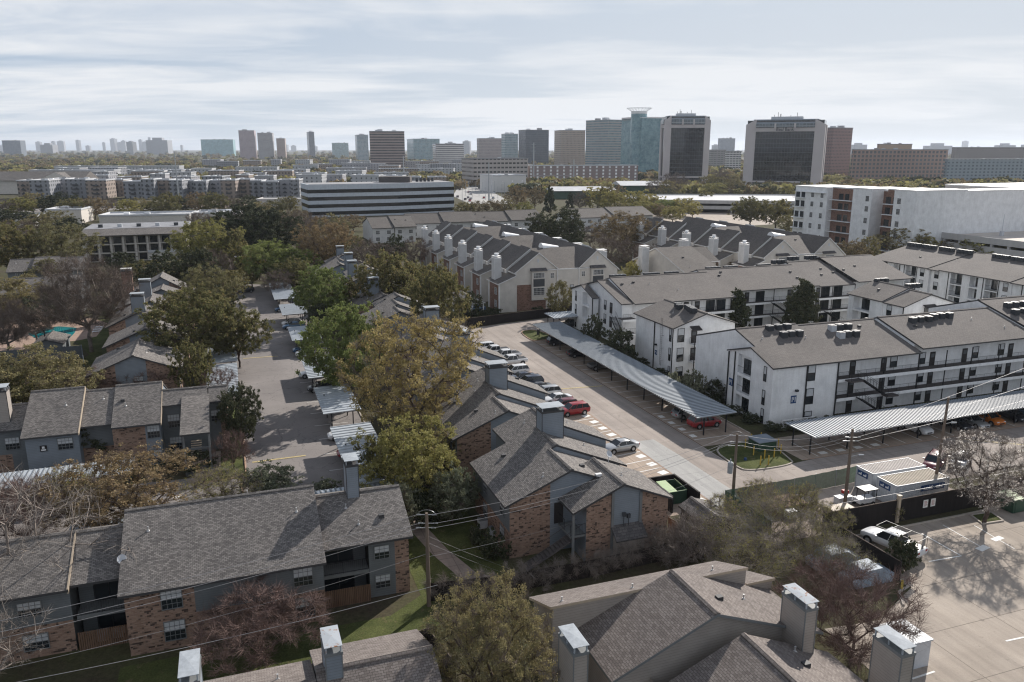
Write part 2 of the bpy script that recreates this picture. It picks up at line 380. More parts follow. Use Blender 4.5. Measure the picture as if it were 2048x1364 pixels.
def netting():
    def f(nt, b, out):
        n = noise(nt, 3.0, 5, 0.6, worldpos(nt))
        nt.links.new(ramp(nt, n, 0.3, 0.7, (0.025, 0.065, 0.04), (0.06, 0.125, 0.08)), b.inputs['Base Color']); b.inputs['Roughness'].default_value = 0.9
        tr = nt.nodes.new('ShaderNodeBsdfTransparent'); mx = nt.nodes.new('ShaderNodeMixShader'); mx.inputs[0].default_value = 0.90
        nt.links.new(tr.outputs[0], mx.inputs[1]); nt.links.new(b.outputs[0], mx.inputs[2]); nt.links.new(mx.outputs[0], out.inputs[0])
    return mat('green_netting', f)
M['net'] = netting()
def ground_mats():
    def asphalt(nt, b, out):
        v = worldpos(nt); n = noise(nt, 0.10, 7, 0.62, v); n2 = noise(nt, 9.0, 4, 0.7, v); n3 = noise(nt, 0.5, 6, 0.7, v, 1.2)
        c = ramp(nt, n, 0.30, 0.72, (0.165, 0.150, 0.144), (0.258, 0.236, 0.224))
        c = mixc(nt, 1.0, c, ramp(nt, n2, 0.3, 0.7, (0.88, 0.88, 0.88), (1.12, 1.12, 1.12)), 'MULTIPLY')
        c = mixc(nt, ramp(nt, n3, 0.60, 0.78), c, (0.115, 0.108, 0.106))
        vo = nnode(nt, 'ShaderNodeTexVoronoi', feature='DISTANCE_TO_EDGE'); vo.inputs['Scale'].default_value = 0.22
        wv = nnode(nt, 'ShaderNodeTexNoise'); wv.inputs['Scale'].default_value = 0.8; wv.inputs['Detail'].default_value = 5; nt.links.new(v, wv.inputs['Vector'])
        va = nnode(nt, 'ShaderNodeVectorMath', operation='MULTIPLY_ADD'); nt.links.new(wv.outputs['Color'], va.inputs[0]); va.inputs[1].default_value = (2.2, 2.2, 0); nt.links.new(v, va.inputs[2])
        nt.links.new(va.outputs[0], vo.inputs['Vector'])
        cr = ramp(nt, vo.outputs['Distance'], 0.0, 0.012, (0.6, 0.6, 0.6), (1, 1, 1))
        c = mixc(nt, 1.0, c, cr, 'MULTIPLY')
        nt.links.new(c, b.inputs['Base Color']); b.inputs['Roughness'].default_value = 0.88; b.inputs['Specular IOR Level'].default_value = 0.3
        bump(nt, b, n2, 0.15, 0.01)
    M['asphalt'] = mat('asphalt_worn', asphalt)
    def conc(c0, c1, jx, jy, tar=0.55):
        def f(nt, b, out):
            v = worldpos(nt)
            rt = nnode(nt, 'ShaderNodeMapping'); rt.inputs['Rotation'].default_value = (0, 0, -GA); nt.links.new(v, rt.inputs[0])
            s = nnode(nt, 'ShaderNodeSeparateXYZ'); nt.links.new(rt.outputs[0], s.inputs[0])
            n = noise(nt, 0.16, 7, 0.62, v); n2 = noise(nt, 7.0, 4, 0.7, v)
            def line(o, p):
                t = math_(nt, 'ABSOLUTE', math_(nt, 'SUBTRACT', math_(nt, 'FRACT', math_(nt, 'DIVIDE', o, p)), 0.5))
                return math_(nt, 'LESS_THAN', t, 0.035 / p)
            j = math_(nt, 'MAXIMUM', line(s.outputs[0], jx), line(s.outputs[1], jy))
            sn = nnode(nt, 'ShaderNodeVectorMath', operation='SNAP'); nt.links.new(rt.outputs[0], sn.inputs[0]); sn.inputs[1].default_value = (jx, jy, 1000)
            wn = nnode(nt, 'ShaderNodeTexWhiteNoise'); nt.links.new(sn.outputs[0], wn.inputs['Vector'])
            c = ramp(nt, n, 0.3, 0.72, c0, c1)
            c = mixc(nt, 1.0, c, ramp(nt, wn.outputs['Value'], 0, 1, (0.93, 0.93, 0.93), (1.06, 1.06, 1.06)), 'MULTIPLY')
            c = mixc(nt, 1.0, c, ramp(nt, n2, 0.3, 0.7, (0.93, 0.93, 0.93), (1.07, 1.07, 1.07)), 'MULTIPLY')
            n3 = noise(nt, 0.45, 6, 0.75, v, 1.0); c = mixc(nt, ramp(nt, n3, 0.6, 0.85), c, tuple(x * 0.72 for x in c0))
            n6 = noise(nt, 1.3, 4, 0.6, v); c = mixc(nt, math_(nt, 'MULTIPLY', ramp(nt, n6, 0.64, 0.72), 0.55), c, tuple(x * 0.42 for x in c0))
            mt_ = nnode(nt, 'ShaderNodeMapping'); mt_.inputs['Scale'].default_value = (1.1, 0.05, 1); nt.links.new(rt.outputs[0], mt_.inputs[0])
            c = mixc(nt, 1.0, c, ramp(nt, noise(nt, 1.0, 5, 0.6, mt_.outputs[0]), 0.35, 0.6, (0.86, 0.86, 0.87), (1.05, 1.05, 1.05)), 'MULTIPLY')
            c = mixc(nt, j, c, tuple(x * tar for x in c0))
            nt.links.new(c, b.inputs['Base Color']); b.inputs['Roughness'].default_value = 0.9; b.inputs['Specular IOR Level'].default_value = 0.25
        return f
    M['lane'] = mat('concrete_lane', conc((0.265, 0.228, 0.20), (0.365, 0.32, 0.285), 5.2, 6.3, 0.8))
    M['slab'] = mat('concrete_new', conc((0.34, 0.335, 0.32), (0.41, 0.405, 0.39), 6.0, 6.0, 0.75))
    M['stall'] = mat('concrete_stall', conc((0.30, 0.235, 0.185), (0.40, 0.325, 0.262), 5.2, 5.4, 0.7))
    M['lot'] = mat('concrete_lot', conc((0.30, 0.255, 0.212), (0.40, 0.348, 0.295), 7.5, 5.5, 0.62))
    M['walk'] = mat('concrete_walk', conc((0.26, 0.21, 0.175), (0.33, 0.275, 0.235), 1.5, 1.5, 0.7))
    def grass(nt, b, out):
        v = worldpos(nt); n = noise(nt, 0.35, 7, 0.7, v); n2 = noise(nt, 6, 5, 0.8, v)
        c = ramp(nt, n, 0.36, 0.66, (0.050, 0.062, 0.022), (0.10, 0.112, 0.042))
        n4 = noise(nt, 0.9, 6, 0.7, v); c = mixc(nt, ramp(nt, n4, 0.58, 0.72), c, (0.16, 0.125, 0.075))
        c = mixc(nt, 1.0, c, ramp(nt, n2, 0.25, 0.75, (0.55, 0.55, 0.55), (1.45, 1.45, 1.4)), 'MULTIPLY')
        nt.links.new(c, b.inputs['Base Color']); b.inputs['Roughness'].default_value = 1.0; b.inputs['Specular IOR Level'].default_value = 0.1
        bump(nt, b, n2, 0.8, 0.08)
    M['grass'] = mat('lawn_grass', grass)
    def soil(nt, b, out):
        v = worldpos(nt); n = noise(nt, 0.12, 8, 0.7, v); n2 = noise(nt, 2.5, 5, 0.8, v)
        c = ramp(nt, n, 0.35, 0.66, (0.070, 0.055, 0.040), (0.075, 0.082, 0.036))
        c = mixc(nt, 1.0, c, ramp(nt, n2, 0.25, 0.75, (0.5, 0.5, 0.5), (1.4, 1.4, 1.4)), 'MULTIPLY')
        n5 = noise(nt, 0.004, 6, 0.7, v); c = mixc(nt, ramp(nt, n5, 0.55, 0.7), c, (0.16, 0.145, 0.13))
        nt.links.new(c, b.inputs['Base Color']); b.inputs['Roughness'].default_value = 1.0; b.inputs['Specular IOR Level'].default_value = 0.1
    M['soil'] = mat('soil_and_litter', soil)
    def water(nt, b, out):
        b.inputs['Base Color'].default_value = (0.02, 0.22, 0.24, 1); b.inputs['Roughness'].default_value = 0.05
        bump(nt, b, noise(nt, 3.0, 3, 0.5, worldpos(nt)), 0.1, 0.02)
    M['water'] = mat('pool_water', water)
    M['deck_tan'] = plain('pool_deck', (0.33, 0.235, 0.185), 0.85, 0.12, 0.8)
ground_mats()

# ---------------------------------------------------------------- building kit (grid metres)
def zat(prof, p):
    for (p0, z0), (p1, z1) in zip(prof, prof[1:]):
        if p0 - 1e-6 <= p <= p1 + 1e-6: return z0 + (z1 - z0) * (p - p0) / (p1 - p0)
    return prof[0][1] if p < prof[0][0] else prof[-1][1]
def roof(th, axis, lo, hi, prof, m='shingle', trim='trim', thick=0.2, cap=True, vents=0, name='roof', label=None):
    mb = MB()
    mk = (lambda p, z, t: (t, p, z)) if axis == 'a' else (lambda p, z, t: (p, t, z))
    for (p0, z0), (p1, z1) in zip(prof, prof[1:]):
        mb.add([mk(p0, z0, lo), mk(p1, z1, lo), mk(p1, z1, hi), mk(p0, z0, hi)], 0)
        mb.add([mk(p0, z0 - thick, lo), mk(p1, z1 - thick, lo), mk(p1, z1 - thick, hi), mk(p0, z0 - thick, hi)], 1)
        for t in (lo, hi): mb.add([mk(p0, z0, t), mk(p1, z1, t), mk(p1, z1 - thick, t), mk(p0, z0 - thick, t)], 1)
    for p, z in (prof[0], prof[-1]): mb.add([mk(p, z, lo), mk(p, z, hi), mk(p, z - thick, hi), mk(p, z - thick, lo)], 1)
    if cap:
        for i in range(1, len(prof) - 1):
            if prof[i][1] > prof[i - 1][1] and prof[i][1] > prof[i + 1][1]:
                p, z = prof[i]; k0 = (z - prof[i - 1][1]) / (p - prof[i - 1][0]); k1 = (z - prof[i + 1][1]) / (prof[i + 1][0] - p)
                w = 0.2; pts = [(p - w, z - w * k0 + 0.012), (p - w, z - w * k0 + 0.09), (p, z + 0.11), (p + w, z - w * k1 + 0.09), (p + w, z - w * k1 + 0.012)]
                mb.prism(pts, lo + 0.02, hi - 0.02, axis, 0)
    r = th.part(name, mb, [M[m], M[trim]], label=label)
    rg = random.Random(int(lo * 31 + hi * 17 + prof[0][0] * 7))
    for i in range(vents):
        t = rg.uniform(lo + 0.8, hi - 0.8); seg = 0 if len(prof) == 2 else rg.choice([0, 0, 1])
        (p0, z0), (p1, z1) = prof[seg], prof[seg + 1]; f = rg.uniform(0.35, 0.85) if z1 > z0 else rg.uniform(0.15, 0.6)
        q = mk(p0 + (p1 - p0) * f, z0 + (z1 - z0) * f, t)
        if rg.random() < 0.55:
            v = MB(); v.tube((q[0], q[1], q[2] - 0.05), (q[0], q[1], q[2] + 0.30), 0.045, n=7); v.tube((q[0], q[1], q[2] + 0.30), (q[0], q[1], q[2] + 0.34), 0.07, n=7); v.tube((q[0], q[1], q[2] - 0.06), (q[0], q[1], q[2] + 0.06), 0.17, 0.08, n=8)
            vo = v.build('vent_pipe', M['vent'], r, th.off)
        else:
            v = MB(); v.box(q[0] - 0.22, q[0] + 0.22, q[1] - 0.2, q[1] + 0.2, q[2] - 0.1, q[2] + 0.22); vo = v.build('roof_vent', M['trim'], r, th.off)
    return r
def block(th, axis, lo, hi, prof, mats, z0=0.0, holes=None, bands=None, drop=0.22, name='wall', slots=None, skip=()):
    """walls under a roof profile. faces e0,e1 (gable ends at lo,hi) and s0,s1 (eave sides). holes[face]=[(s0,s1,z0,z1,depth)]; bands[face]=[(s0,s1,z0,z1,slot)]"""
    mb = MB(); holes = holes or {}; bands = bands or {}; slots = slots or {}
    mk = (lambda p, t, z: (t, p, z)) if axis == 'a' else (lambda p, t, z: (p, t, z))
    P0, P1 = prof[0][0], prof[-1][0]
    top = lambda p: zat(prof, p) - drop
    def face(fn, s0, s1, topf, kinks, hs, bs, base, inward):
        S = sorted({s0, s1, *[k for k in kinks if s0 < k < s1], *[x for h in hs for x in h[:2] if s0 < x < s1], *[x for b in bs for x in b[:2] if s0 < x < s1]})
        for a, b in zip(S, S[1:]):
            m = (a + b) / 2
            Z = sorted({z0, *[x for h in hs if h[0] < m < h[1] for x in h[2:4]], *[x for q in bs if q[0] < m < q[1] for x in q[2:4]]})
            lim = min(topf(a), topf(b)); Z = [z for z in Z if z0 - 1e-6 <= z < lim - 0.02] + [None]
            for c, d in zip(Z, Z[1:]):
                mz = ((c + d) / 2) if d is not None else (c + lim) / 2
                if any(h[0] < m < h[1] and h[2] < mz < h[3] for h in hs): continue
                sl = base
                for q in bs:
                    if q[0] < m < q[1] and q[2] < mz < q[3]: sl = q[4]
                mb.add([fn(a, c, 0), fn(b, c, 0), fn(b, d if d is not None else topf(b), 0), fn(a, d if d is not None else topf(a), 0)], sl)
        for h in hs:
            a, b, c, d, dp = h[:5]; sl = h[5] if len(h) > 5 else base
            mb.add([fn(a, c, dp), fn(b, c, dp), fn(b, d, dp), fn(a, d, dp)], sl)
            mb.add([fn(a, c, 0), fn(a, c, dp), fn(a, d, dp), fn(a, d, 0)], base); mb.add([fn(b, c, 0), fn(b, c, dp), fn(b, d, dp), fn(b, d, 0)], base)
            mb.add([fn(a, c, 0), fn(b, c, 0), fn(b, c, dp), fn(a, c, dp)], base); mb.add([fn(a, d, 0), fn(b, d, 0), fn(b, d, dp), fn(a, d, dp)], base)
    kk = [p for p, z in prof]
    F_ = {'e0': (lambda s, z, d: mk(s, lo + d, z), P0, P1, top, kk), 'e1': (lambda s, z, d: mk(s, hi - d, z), P0, P1, top, kk),
          's0': (lambda s, z, d: mk(P0 + d, s, z), lo, hi, lambda s: top(P0), []), 's1': (lambda s, z, d: mk(P1 - d, s, z), lo, hi, lambda s: top(P1), [])}
    for k, (fn, s0, s1, tf, kn) in F_.items():
        if k in skip: continue
        face(fn, s0, s1, tf, kn, holes.get(k, []), bands.get(k, []), slots.get(k, 0), 0)
    me_ = mb
    o = None
    if mb.f:
        o = th.part(name, mb, [M[x] for x in mats])
    return o
WINC = {}
def win_mesh(kind, w, h):
    key = (kind, round(w, 2), round(h, 2))
    if key in WINC: return WINC[key]
    f = MB(); p = MB(); t = 0.06
    fr = {'grid': 'trim_grey', 'sash': 'black', 'white': 'trim_white', 'slim': 'black', 'door': 'door', 'patio': 'black', 'far': 'black', 'doorg': 'door_grey'}[kind]
    if kind in ('door', 'doorg'):
        f.box(-w / 2, w / 2, -0.05, 0.0, 0, h); p.box(-w / 2 + 0.18, w / 2 - 0.18, -0.06, -0.045, h * 0.60, h * 0.88); slots = ['door_grey']
    else:
        f.box(-w / 2 - t, -w / 2, -0.07, 0, -t, h + t); f.box(w / 2, w / 2 + t, -0.07, 0, -t, h + t)
        f.box(-w / 2, w / 2, -0.07, 0, -t, 0); f.box(-w / 2, w / 2, -0.07, 0, h, h + t)
        if kind == 'patio':
            f.box(-0.03, 0.03, -0.06, -0.01, 0, h)
        elif kind != 'slim': f.box(-w / 2, w / 2, -0.06, -0.012, h * 0.5 - 0.025, h * 0.5 + 0.025)
        if kind in ('grid', 'white'):
            nx = max(2, int(round(w / 0.36)))
            for i in range(1, nx): x = -w / 2 + w * i / nx; f.box(x - 0.017, x + 0.017, -0.052, -0.014, 0, h)
            for z in (h * 0.25, h * 0.75): f.box(-w / 2, w / 2, -0.050, -0.016, z - 0.016, z + 0.016)
        bl = {'grid': 0.5, 'sash': 0.5, 'white': 0.0, 'slim': 0.5, 'patio': 0.0, 'far': 0}[kind]
        p.box(-w / 2, w / 2, -0.022, -0.002, 0, h * (1 - bl), 0)
        if bl: p.box(-w / 2, w / 2, -0.022, -0.002, h * (1 - bl), h, 1)
        slots = ['pane', 'blind']
    a = f.build('frame', M[fr], link=False).data; b = p.build('pane', [M[x] for x in slots], link=False).data
    WINC[key] = (a, b); return WINC[key]
ROT = {'-b': 0, '+b': math.pi, '-a': -math.pi / 2, '+a': math.pi / 2}
def win(th, kind, face, plane, s, z, w, h, name=None):
    """face = the way it looks; plane = the wall's coordinate; s = centre along the wall; z = sill"""
    a, b = win_mesh(kind, w, h)
    e = 0.012
    if face in ('-b', '+b'): loc = (s, plane + (-e if face == '-b' else e), z)
    else: loc = (plane + (-e if face == '-a' else e), s, z)
    nm = name or ('door' if kind.startswith('door') else 'window')
    o = th.inst(nm, a, loc, ROT[face]); c = th.inst('door_light' if nm == 'door' else 'pane', b, (0, 0, 0), 0, parent=o)
    return o
def rail(mb, p0, p1, z, h=1.05, step=0.14, slot=0):
    p0 = Vector((p0[0], p0[1], 0)); p1 = Vector((p1[0], p1[1], 0)); L = (p1 - p0).length; d = (p1 - p0) / L
    for zz in (z + 0.08, z + h): mb.bar(tuple(p0 + Vector((0, 0, zz))), tuple(p1 + Vector((0, 0, zz))), 0.028, slot)
    n = max(2, int(L / step))
    for i in range(n + 1):
        q = p0 + d * (L * i / n); w = 0.03 if i % 10 == 0 else 0.011
        mb.bar((q.x, q.y, z), (q.x, q.y, z + h), w, slot)
def chimney(th, a0, a1, b0, b1, z0, z1, m='siding_blue', capm='rust_cap', overhang=0.1, trimm='trim'):
    mb = MB(); mb.box(a0, a1, b0, b1, z0, z1 - 0.5); t = 0.09
    c = th.part('chimney', mb, [M[m]])
    tr = MB()
    for x in (a0, a1):
        for y in (b0, b1): tr.box(x - 0.03, x + 0.03, y - 0.03, y + 0.03, z0, z1 - 0.5)
    tr.box(a0 - 0.06, a1 + 0.06, b0 - 0.06, b1 + 0.06, z1 - 0.62, z1 - 0.42)
    tr.build('corner_trim', [M[trimm]], c, th.off)
    k = MB()
    for x in (a0 + 0.06, a1 - 0.06):
        for y in (b0 + 0.06, (b0 + b1) / 2, b1 - 0.06): k.box(x - 0.04, x + 0.04, y - 0.04, y + 0.04, z1 - 0.45, z1)
    e = overhang; cx, cy = (a0 + a1) / 2, (b0 + b1) / 2
    A = [(a0 - e, b0 - e), (a1 + e, b0 - e), (a1 + e, b1 + e), (a0 - e, b1 + e)]
    for i in range(4):
        j = (i + 1) % 4; k.add([(*A[i], z1), (*A[j], z1), (cx, cy, z1 + 0.05)], 0); k.add([(*A[i], z1 - 0.03), (*A[j], z1 - 0.03), (*A[j], z1), (*A[i], z1)], 0)
    k.add([(*p, z1 - 0.03) for p in A], 0)
    k.build('chimney_cap', [M[capm]], c, th.off)
    return c
def dish(th, a, b, z, h=1.1):
    mb = MB(); mb.tube((a, b, z), (a, b, z + h), 0.03, n=6)
    c = Vector((a, b, z + h)); n = Vector((0.3, -0.75, 0.55)).normalized(); u = n.orthogonal().normalized(); w = n.cross(u)
    R = 0.36; N = 14; rim = [tuple(c + n * 0.1 + (u * math.cos(t) + w * math.sin(t)) * R) for t in [2 * math.pi * i / N for i in range(N)]]
    for i in range(N): mb.add([rim[i], rim[(i + 1) % N], tuple(c)], 0)
    mb.bar(tuple(c), tuple(c + n * 0.45 + Vector((0, 0, -0.1))), 0.02)
    return th.part('satellite_dish', mb, [M['ac_light']])
GREY = ['brick', 'siding', 'siding_blue', 'dark', 'trim']   # slots 0..4 of the grey blocks

# ---- the block of grey flats between the two car parks, and its copies up the row
def row_block(name, label, a0, b0, group, seed=1, chimz=11.1, chims=None):
    """stepped gables whose ridge runs along b; built with its near gable at b0 and its left eave at a0"""
    th = Th(name, label, 'apartment building', a0 + 8, b0 + 8, group)
    A = lambda x: a0 + (x - 21.7); B = lambda y: b0 + (y - 63.1)
    # long left slope in three steps
    roof(th, 'b', B(63.0), B(68.6), [(A(21.6), 5.4), (A(28.2), 8.13), (A(36.6), 4.78)], vents=2)
    roof(th, 'b', B(68.6), B(74.2), [(A(21.6), 5.4), (A(29.0), 8.46), (A(36.9), 5.2)], vents=2)
    roof(th, 'b', B(74.2), B(78.8), [(A(25.6), 7.05), (A(30.3), 9.0), (A(37.9), 5.75)], vents=2)
    ud = {'e0': [(A(22.2), A(26.2), 0, 12, 0)]}
    block(th, 'b', B(63.35), B(68.6), [(A(22.2), 5.64), (A(28.2), 8.13), (A(36.0), 5.02)], GREY, slots={'e0': 2, 's0': 1, 's1': 1, 'e1': 2}, bands={'e0': [(A(22.2), A(26.2), 0, 12, 0)], 's0': [(B(63.35), B(68.6), 0, 2.6, 0)], 's1': [(B(63.35), B(68.6), 0, 2.6, 0)]})
    block(th, 'b', B(68.61), B(74.19), [(A(22.2), 5.64), (A(29.0), 8.46), (A(36.1), 5.5)], GREY, slots={'e0': 2, 's0': 1, 's1': 1, 'e1': 2}, bands={'s0': [(B(68.6), B(74.2), 0, 2.6, 0)], 's1': [(B(68.6), B(74.2), 0, 2.6, 0)]})
    block(th, 'b', B(74.2), B(78.4), [(A(25.9), 7.15), (A(30.3), 9.0), (A(37.2), 6.05)], GREY, slots={'e0': 2, 's0': 1, 's1': 1, 'e1': 1}, bands={'s1': [(B(74.2), B(78.4), 0, 2.6, 0)]})
    if chims is None: chims = [(A(28.9), A(31.3), B(72.3), B(73.9))]
    for q in chims: chimney(th, *q, 5.8, chimz)
    fl = MB(); fl.box(A(30.7), A(31.3), B(63.0), B(63.35), 6.98, 7.28); th.part('flashing', fl, M['trim_white'])
    for bb in (65.4, 70.6):
        for z in (0.9, 3.5): win(th, 'grid', '-a', A(22.2), B(bb), z, 1.1, 1.35)
    return th, A, B

TH_R, A_, B_ = row_block('grey_apartment_building', 'brick and grey siding apartment building with an outside stair, nearest the power lines', 21.7, 63.1, 'stepped grey roofed apartment buildings between the two car parks')
def stair_module(th, A, B):
    # front gable over the stair
    roof(th, 'b', B(59.9), B(66.6), [(A(27.0), 5.32), (A(32.05), 7.42), (A(37.2), 5.28)], vents=2)
    block(th, 'b', B(60.3), B(66.4), [(A(28.5), 5.94), (A(32.05), 7.42), (A(36.9), 5.4)], GREY, slots={'e0': 0, 's0': 2, 's1': 0}, holes={'e0': [(A(31.0), A(34.0), 0.0, 12, 0.12, 2)]} if False else None,
          bands={'e0': [(A(31.05), A(34.0), 0, 12, 2)]})
    # pilasters beside the siding panel
    tr = MB(); tr.box(A(30.98), A(31.22), B(60.18), B(60.3), 0, 6.6); tr.box(A(33.85), A(34.1), B(60.18), B(60.3), 0, 6.3); th.part('corner_board', tr, M['trim_grey'])
    # little lean-to roof over the store
    roof(th, 'a', A(31.0), A(34.2), [(B(59.1), 2.25), (B(60.28), 3.3)], cap=False, thick=0.12, name='canopy_roof', m='shingle_dark')
    st = MB(); st.box(A(31.2), A(34.0), B(59.3), B(60.3), 0, 2.25); th.part('store_cupboard', st, M['siding_tan'])
    # stair, landing and post
    s = MB(); n = 16
    for i in range(n):
        t = (i + 0.5) / n; x = A(22.9) + (A(28.2) - A(22.9)) * t
        s.box(x - 0.20, x + 0.20, B(60.6), B(61.7), 2.75 * t - 0.03, 2.75 * t + 0.05)
    for y in (B(60.55), B(61.75)): s.bar((A(22.8), y, 0.0), (A(28.2), y, 2.75), 0.10)
    for y in (B(60.55), B(61.75)): s.bar((A(22.8), y, 1.0), (A(28.2), y, 3.75), 0.03)
    th.part('outside_stair', s, M['deck'])
    l = MB(); l.box(A(27.0), A(28.5), B(60.4), B(63.3), 2.62, 2.82); th.part('landing', l, M['trim_grey'])
    r = MB(); rail(r, (A(27.0), B(60.42)), (A(28.5), B(60.42)), 2.82); rail(r, (A(27.0), B(61.8)), (A(27.0), B(63.3)), 2.82); th.part('railing', r, M['black'])
    p = MB(); p.box(A(27.12), A(27.32), B(60.2), B(60.4), 0, 5.25); th.part('post', p, M['trim_grey'])
    d = MB(); d.box(A(26.6), A(27.5), B(63.28), B(63.34), 2.82, 4.9); th.part('door', d, M['door'])
stair_module(TH_R, A_, B_)
dish(TH_R, 33.6, 66.3, 6.6)
mt = MB()
for x in (32.2, 32.7): mt.tube((x, 60.1, 3.2), (x, 60.1, 4.3), 0.04, n=6)
mt.box(32.1, 32.4, 60.02, 60.2, 4.1, 4.5); mt.box(32.55, 32.85, 60.02, 60.2, 3.9, 4.3); TH_R.part('electric_meter', mt, M['ac_dark'])
GR_ = 'stepped grey roofed apartment buildings between the two car parks'
row_block('grey_apartment_building', 'grey roofed brick apartment building right behind the one with the outside stair', 21.8, 81.2, GR_, seed=2)
row_block('grey_apartment_building', 'grey roofed apartment building half hidden by the big yellow tree, beside the parked white pickups', 22.4, 99.8, GR_, seed=3)
row_block('grey_apartment_building', 'grey roofed building behind the yellow tree, with a pale chimney near the dark fence', 22.8, 119.0, GR_, seed=4)
row_block('grey_apartment_building', 'low grey gables peeping out between the bright green and the yellow tree', 21.8, 141.0, GR_, seed=8, chims=[])
row_block('grey_apartment_building', 'grey roofed building between the bright green tree and the olive trees, one chimney', 22.3, 158.4, GR_, seed=5, chims=[(26.4, 28.5, 163.0, 164.6)])
row_block('grey_apartment_building', 'grey stepped roofs beyond the round green tree by the carports', 22.2, 184.5, GR_, seed=6, chims=[(26.1, 28.2, 190.4, 192.0)])
row_block('grey_apartment_building', 'farthest grey stepped roof of the middle row with two chimneys close together', 20.0, 206.5, GR_, seed=7, chims=[(27.5, 29.5, 205.5, 207.1), (27.4, 29.4, 220.8, 222.4)])

# ---- row by the pool: gables facing the camera, ridges along b
def pool_block(label, a_r, b_lo, steps, seed, chims=(), left=-21.0):
    th = Th('pool_side_building', label, 'apartment building', a_r - 6, b_lo + 5, 'grey roofed apartment buildings beside the pool')
    for (b0, b1, zr, dz) in steps:
        ap = a_r - 6.4 + dz; 
        roof(th, 'b', b0, b1, [(left, 5.35), (ap, zr), (a_r, 5.4)], vents=2)
        block(th, 'b', b0 + 0.35, b1 - 0.05, [(left + 0.6, 5.6), (ap, zr), (a_r - 0.5, 5.6)], GREY, slots={'e0': 2, 's0': 1, 's1': 1}, bands={'e0': [(ap + 1.6, a_r, 0, 12, 0), (left, ap - 2.5, 0, 12, 0)], 's1': [(b0, b1, 0, 2.7, 0)], 's0': [(b0, b1, 0, 2.7, 0)]})
        for bb in (b0 + 2.6,):
            for z in (0.9, 3.5): win(th, 'grid', '+a', a_r - 0.5, bb, z, 1.1, 1.3)
        for z in (0.9, 3.4): win(th, 'grid', '-b', b0 + 0.35, ap + 0.4, z, 1.2, 1.3)
    for c in chims: chimney(th, *c)
    return th
pool_block('grey roofed building nearest the camera in the pool row, behind the reddish bare shrubs', -8.1, 123, [(123.0, 134.6, 8.0, 0)], 1)
pool_block('grey roofed building with a brick gable, second in the pool row from the camera', -7.9, 141, [(141.0, 150.9, 8.1, 0)], 2)
pool_block('grey roofed building beside the big oak, behind the pool row, with a tall grey chimney', -8.4, 157, [(157.3, 166, 8.0, -1.8), (166, 172.5, 8.4, -0.6)], 3, [(-17.9, -15.7, 158.4, 160.0, 6, 11.2)], -22.6)
pool_block('far grey roofed building of the pool row with a brick chimney and a grey one', -8.0, 181, [(176.0, 181.2, 7.6, -2), (181.3, 188.7, 8.1, 0), (188.8, 197, 9.6, -0.5)], 4, [(-18.0, -15.9, 175.6, 177.2, 6, 11.2), (-23.0, -20.9, 191.5, 193.2, 0, 11.4, 'brick_red', 'concrete_w')], -23.0)

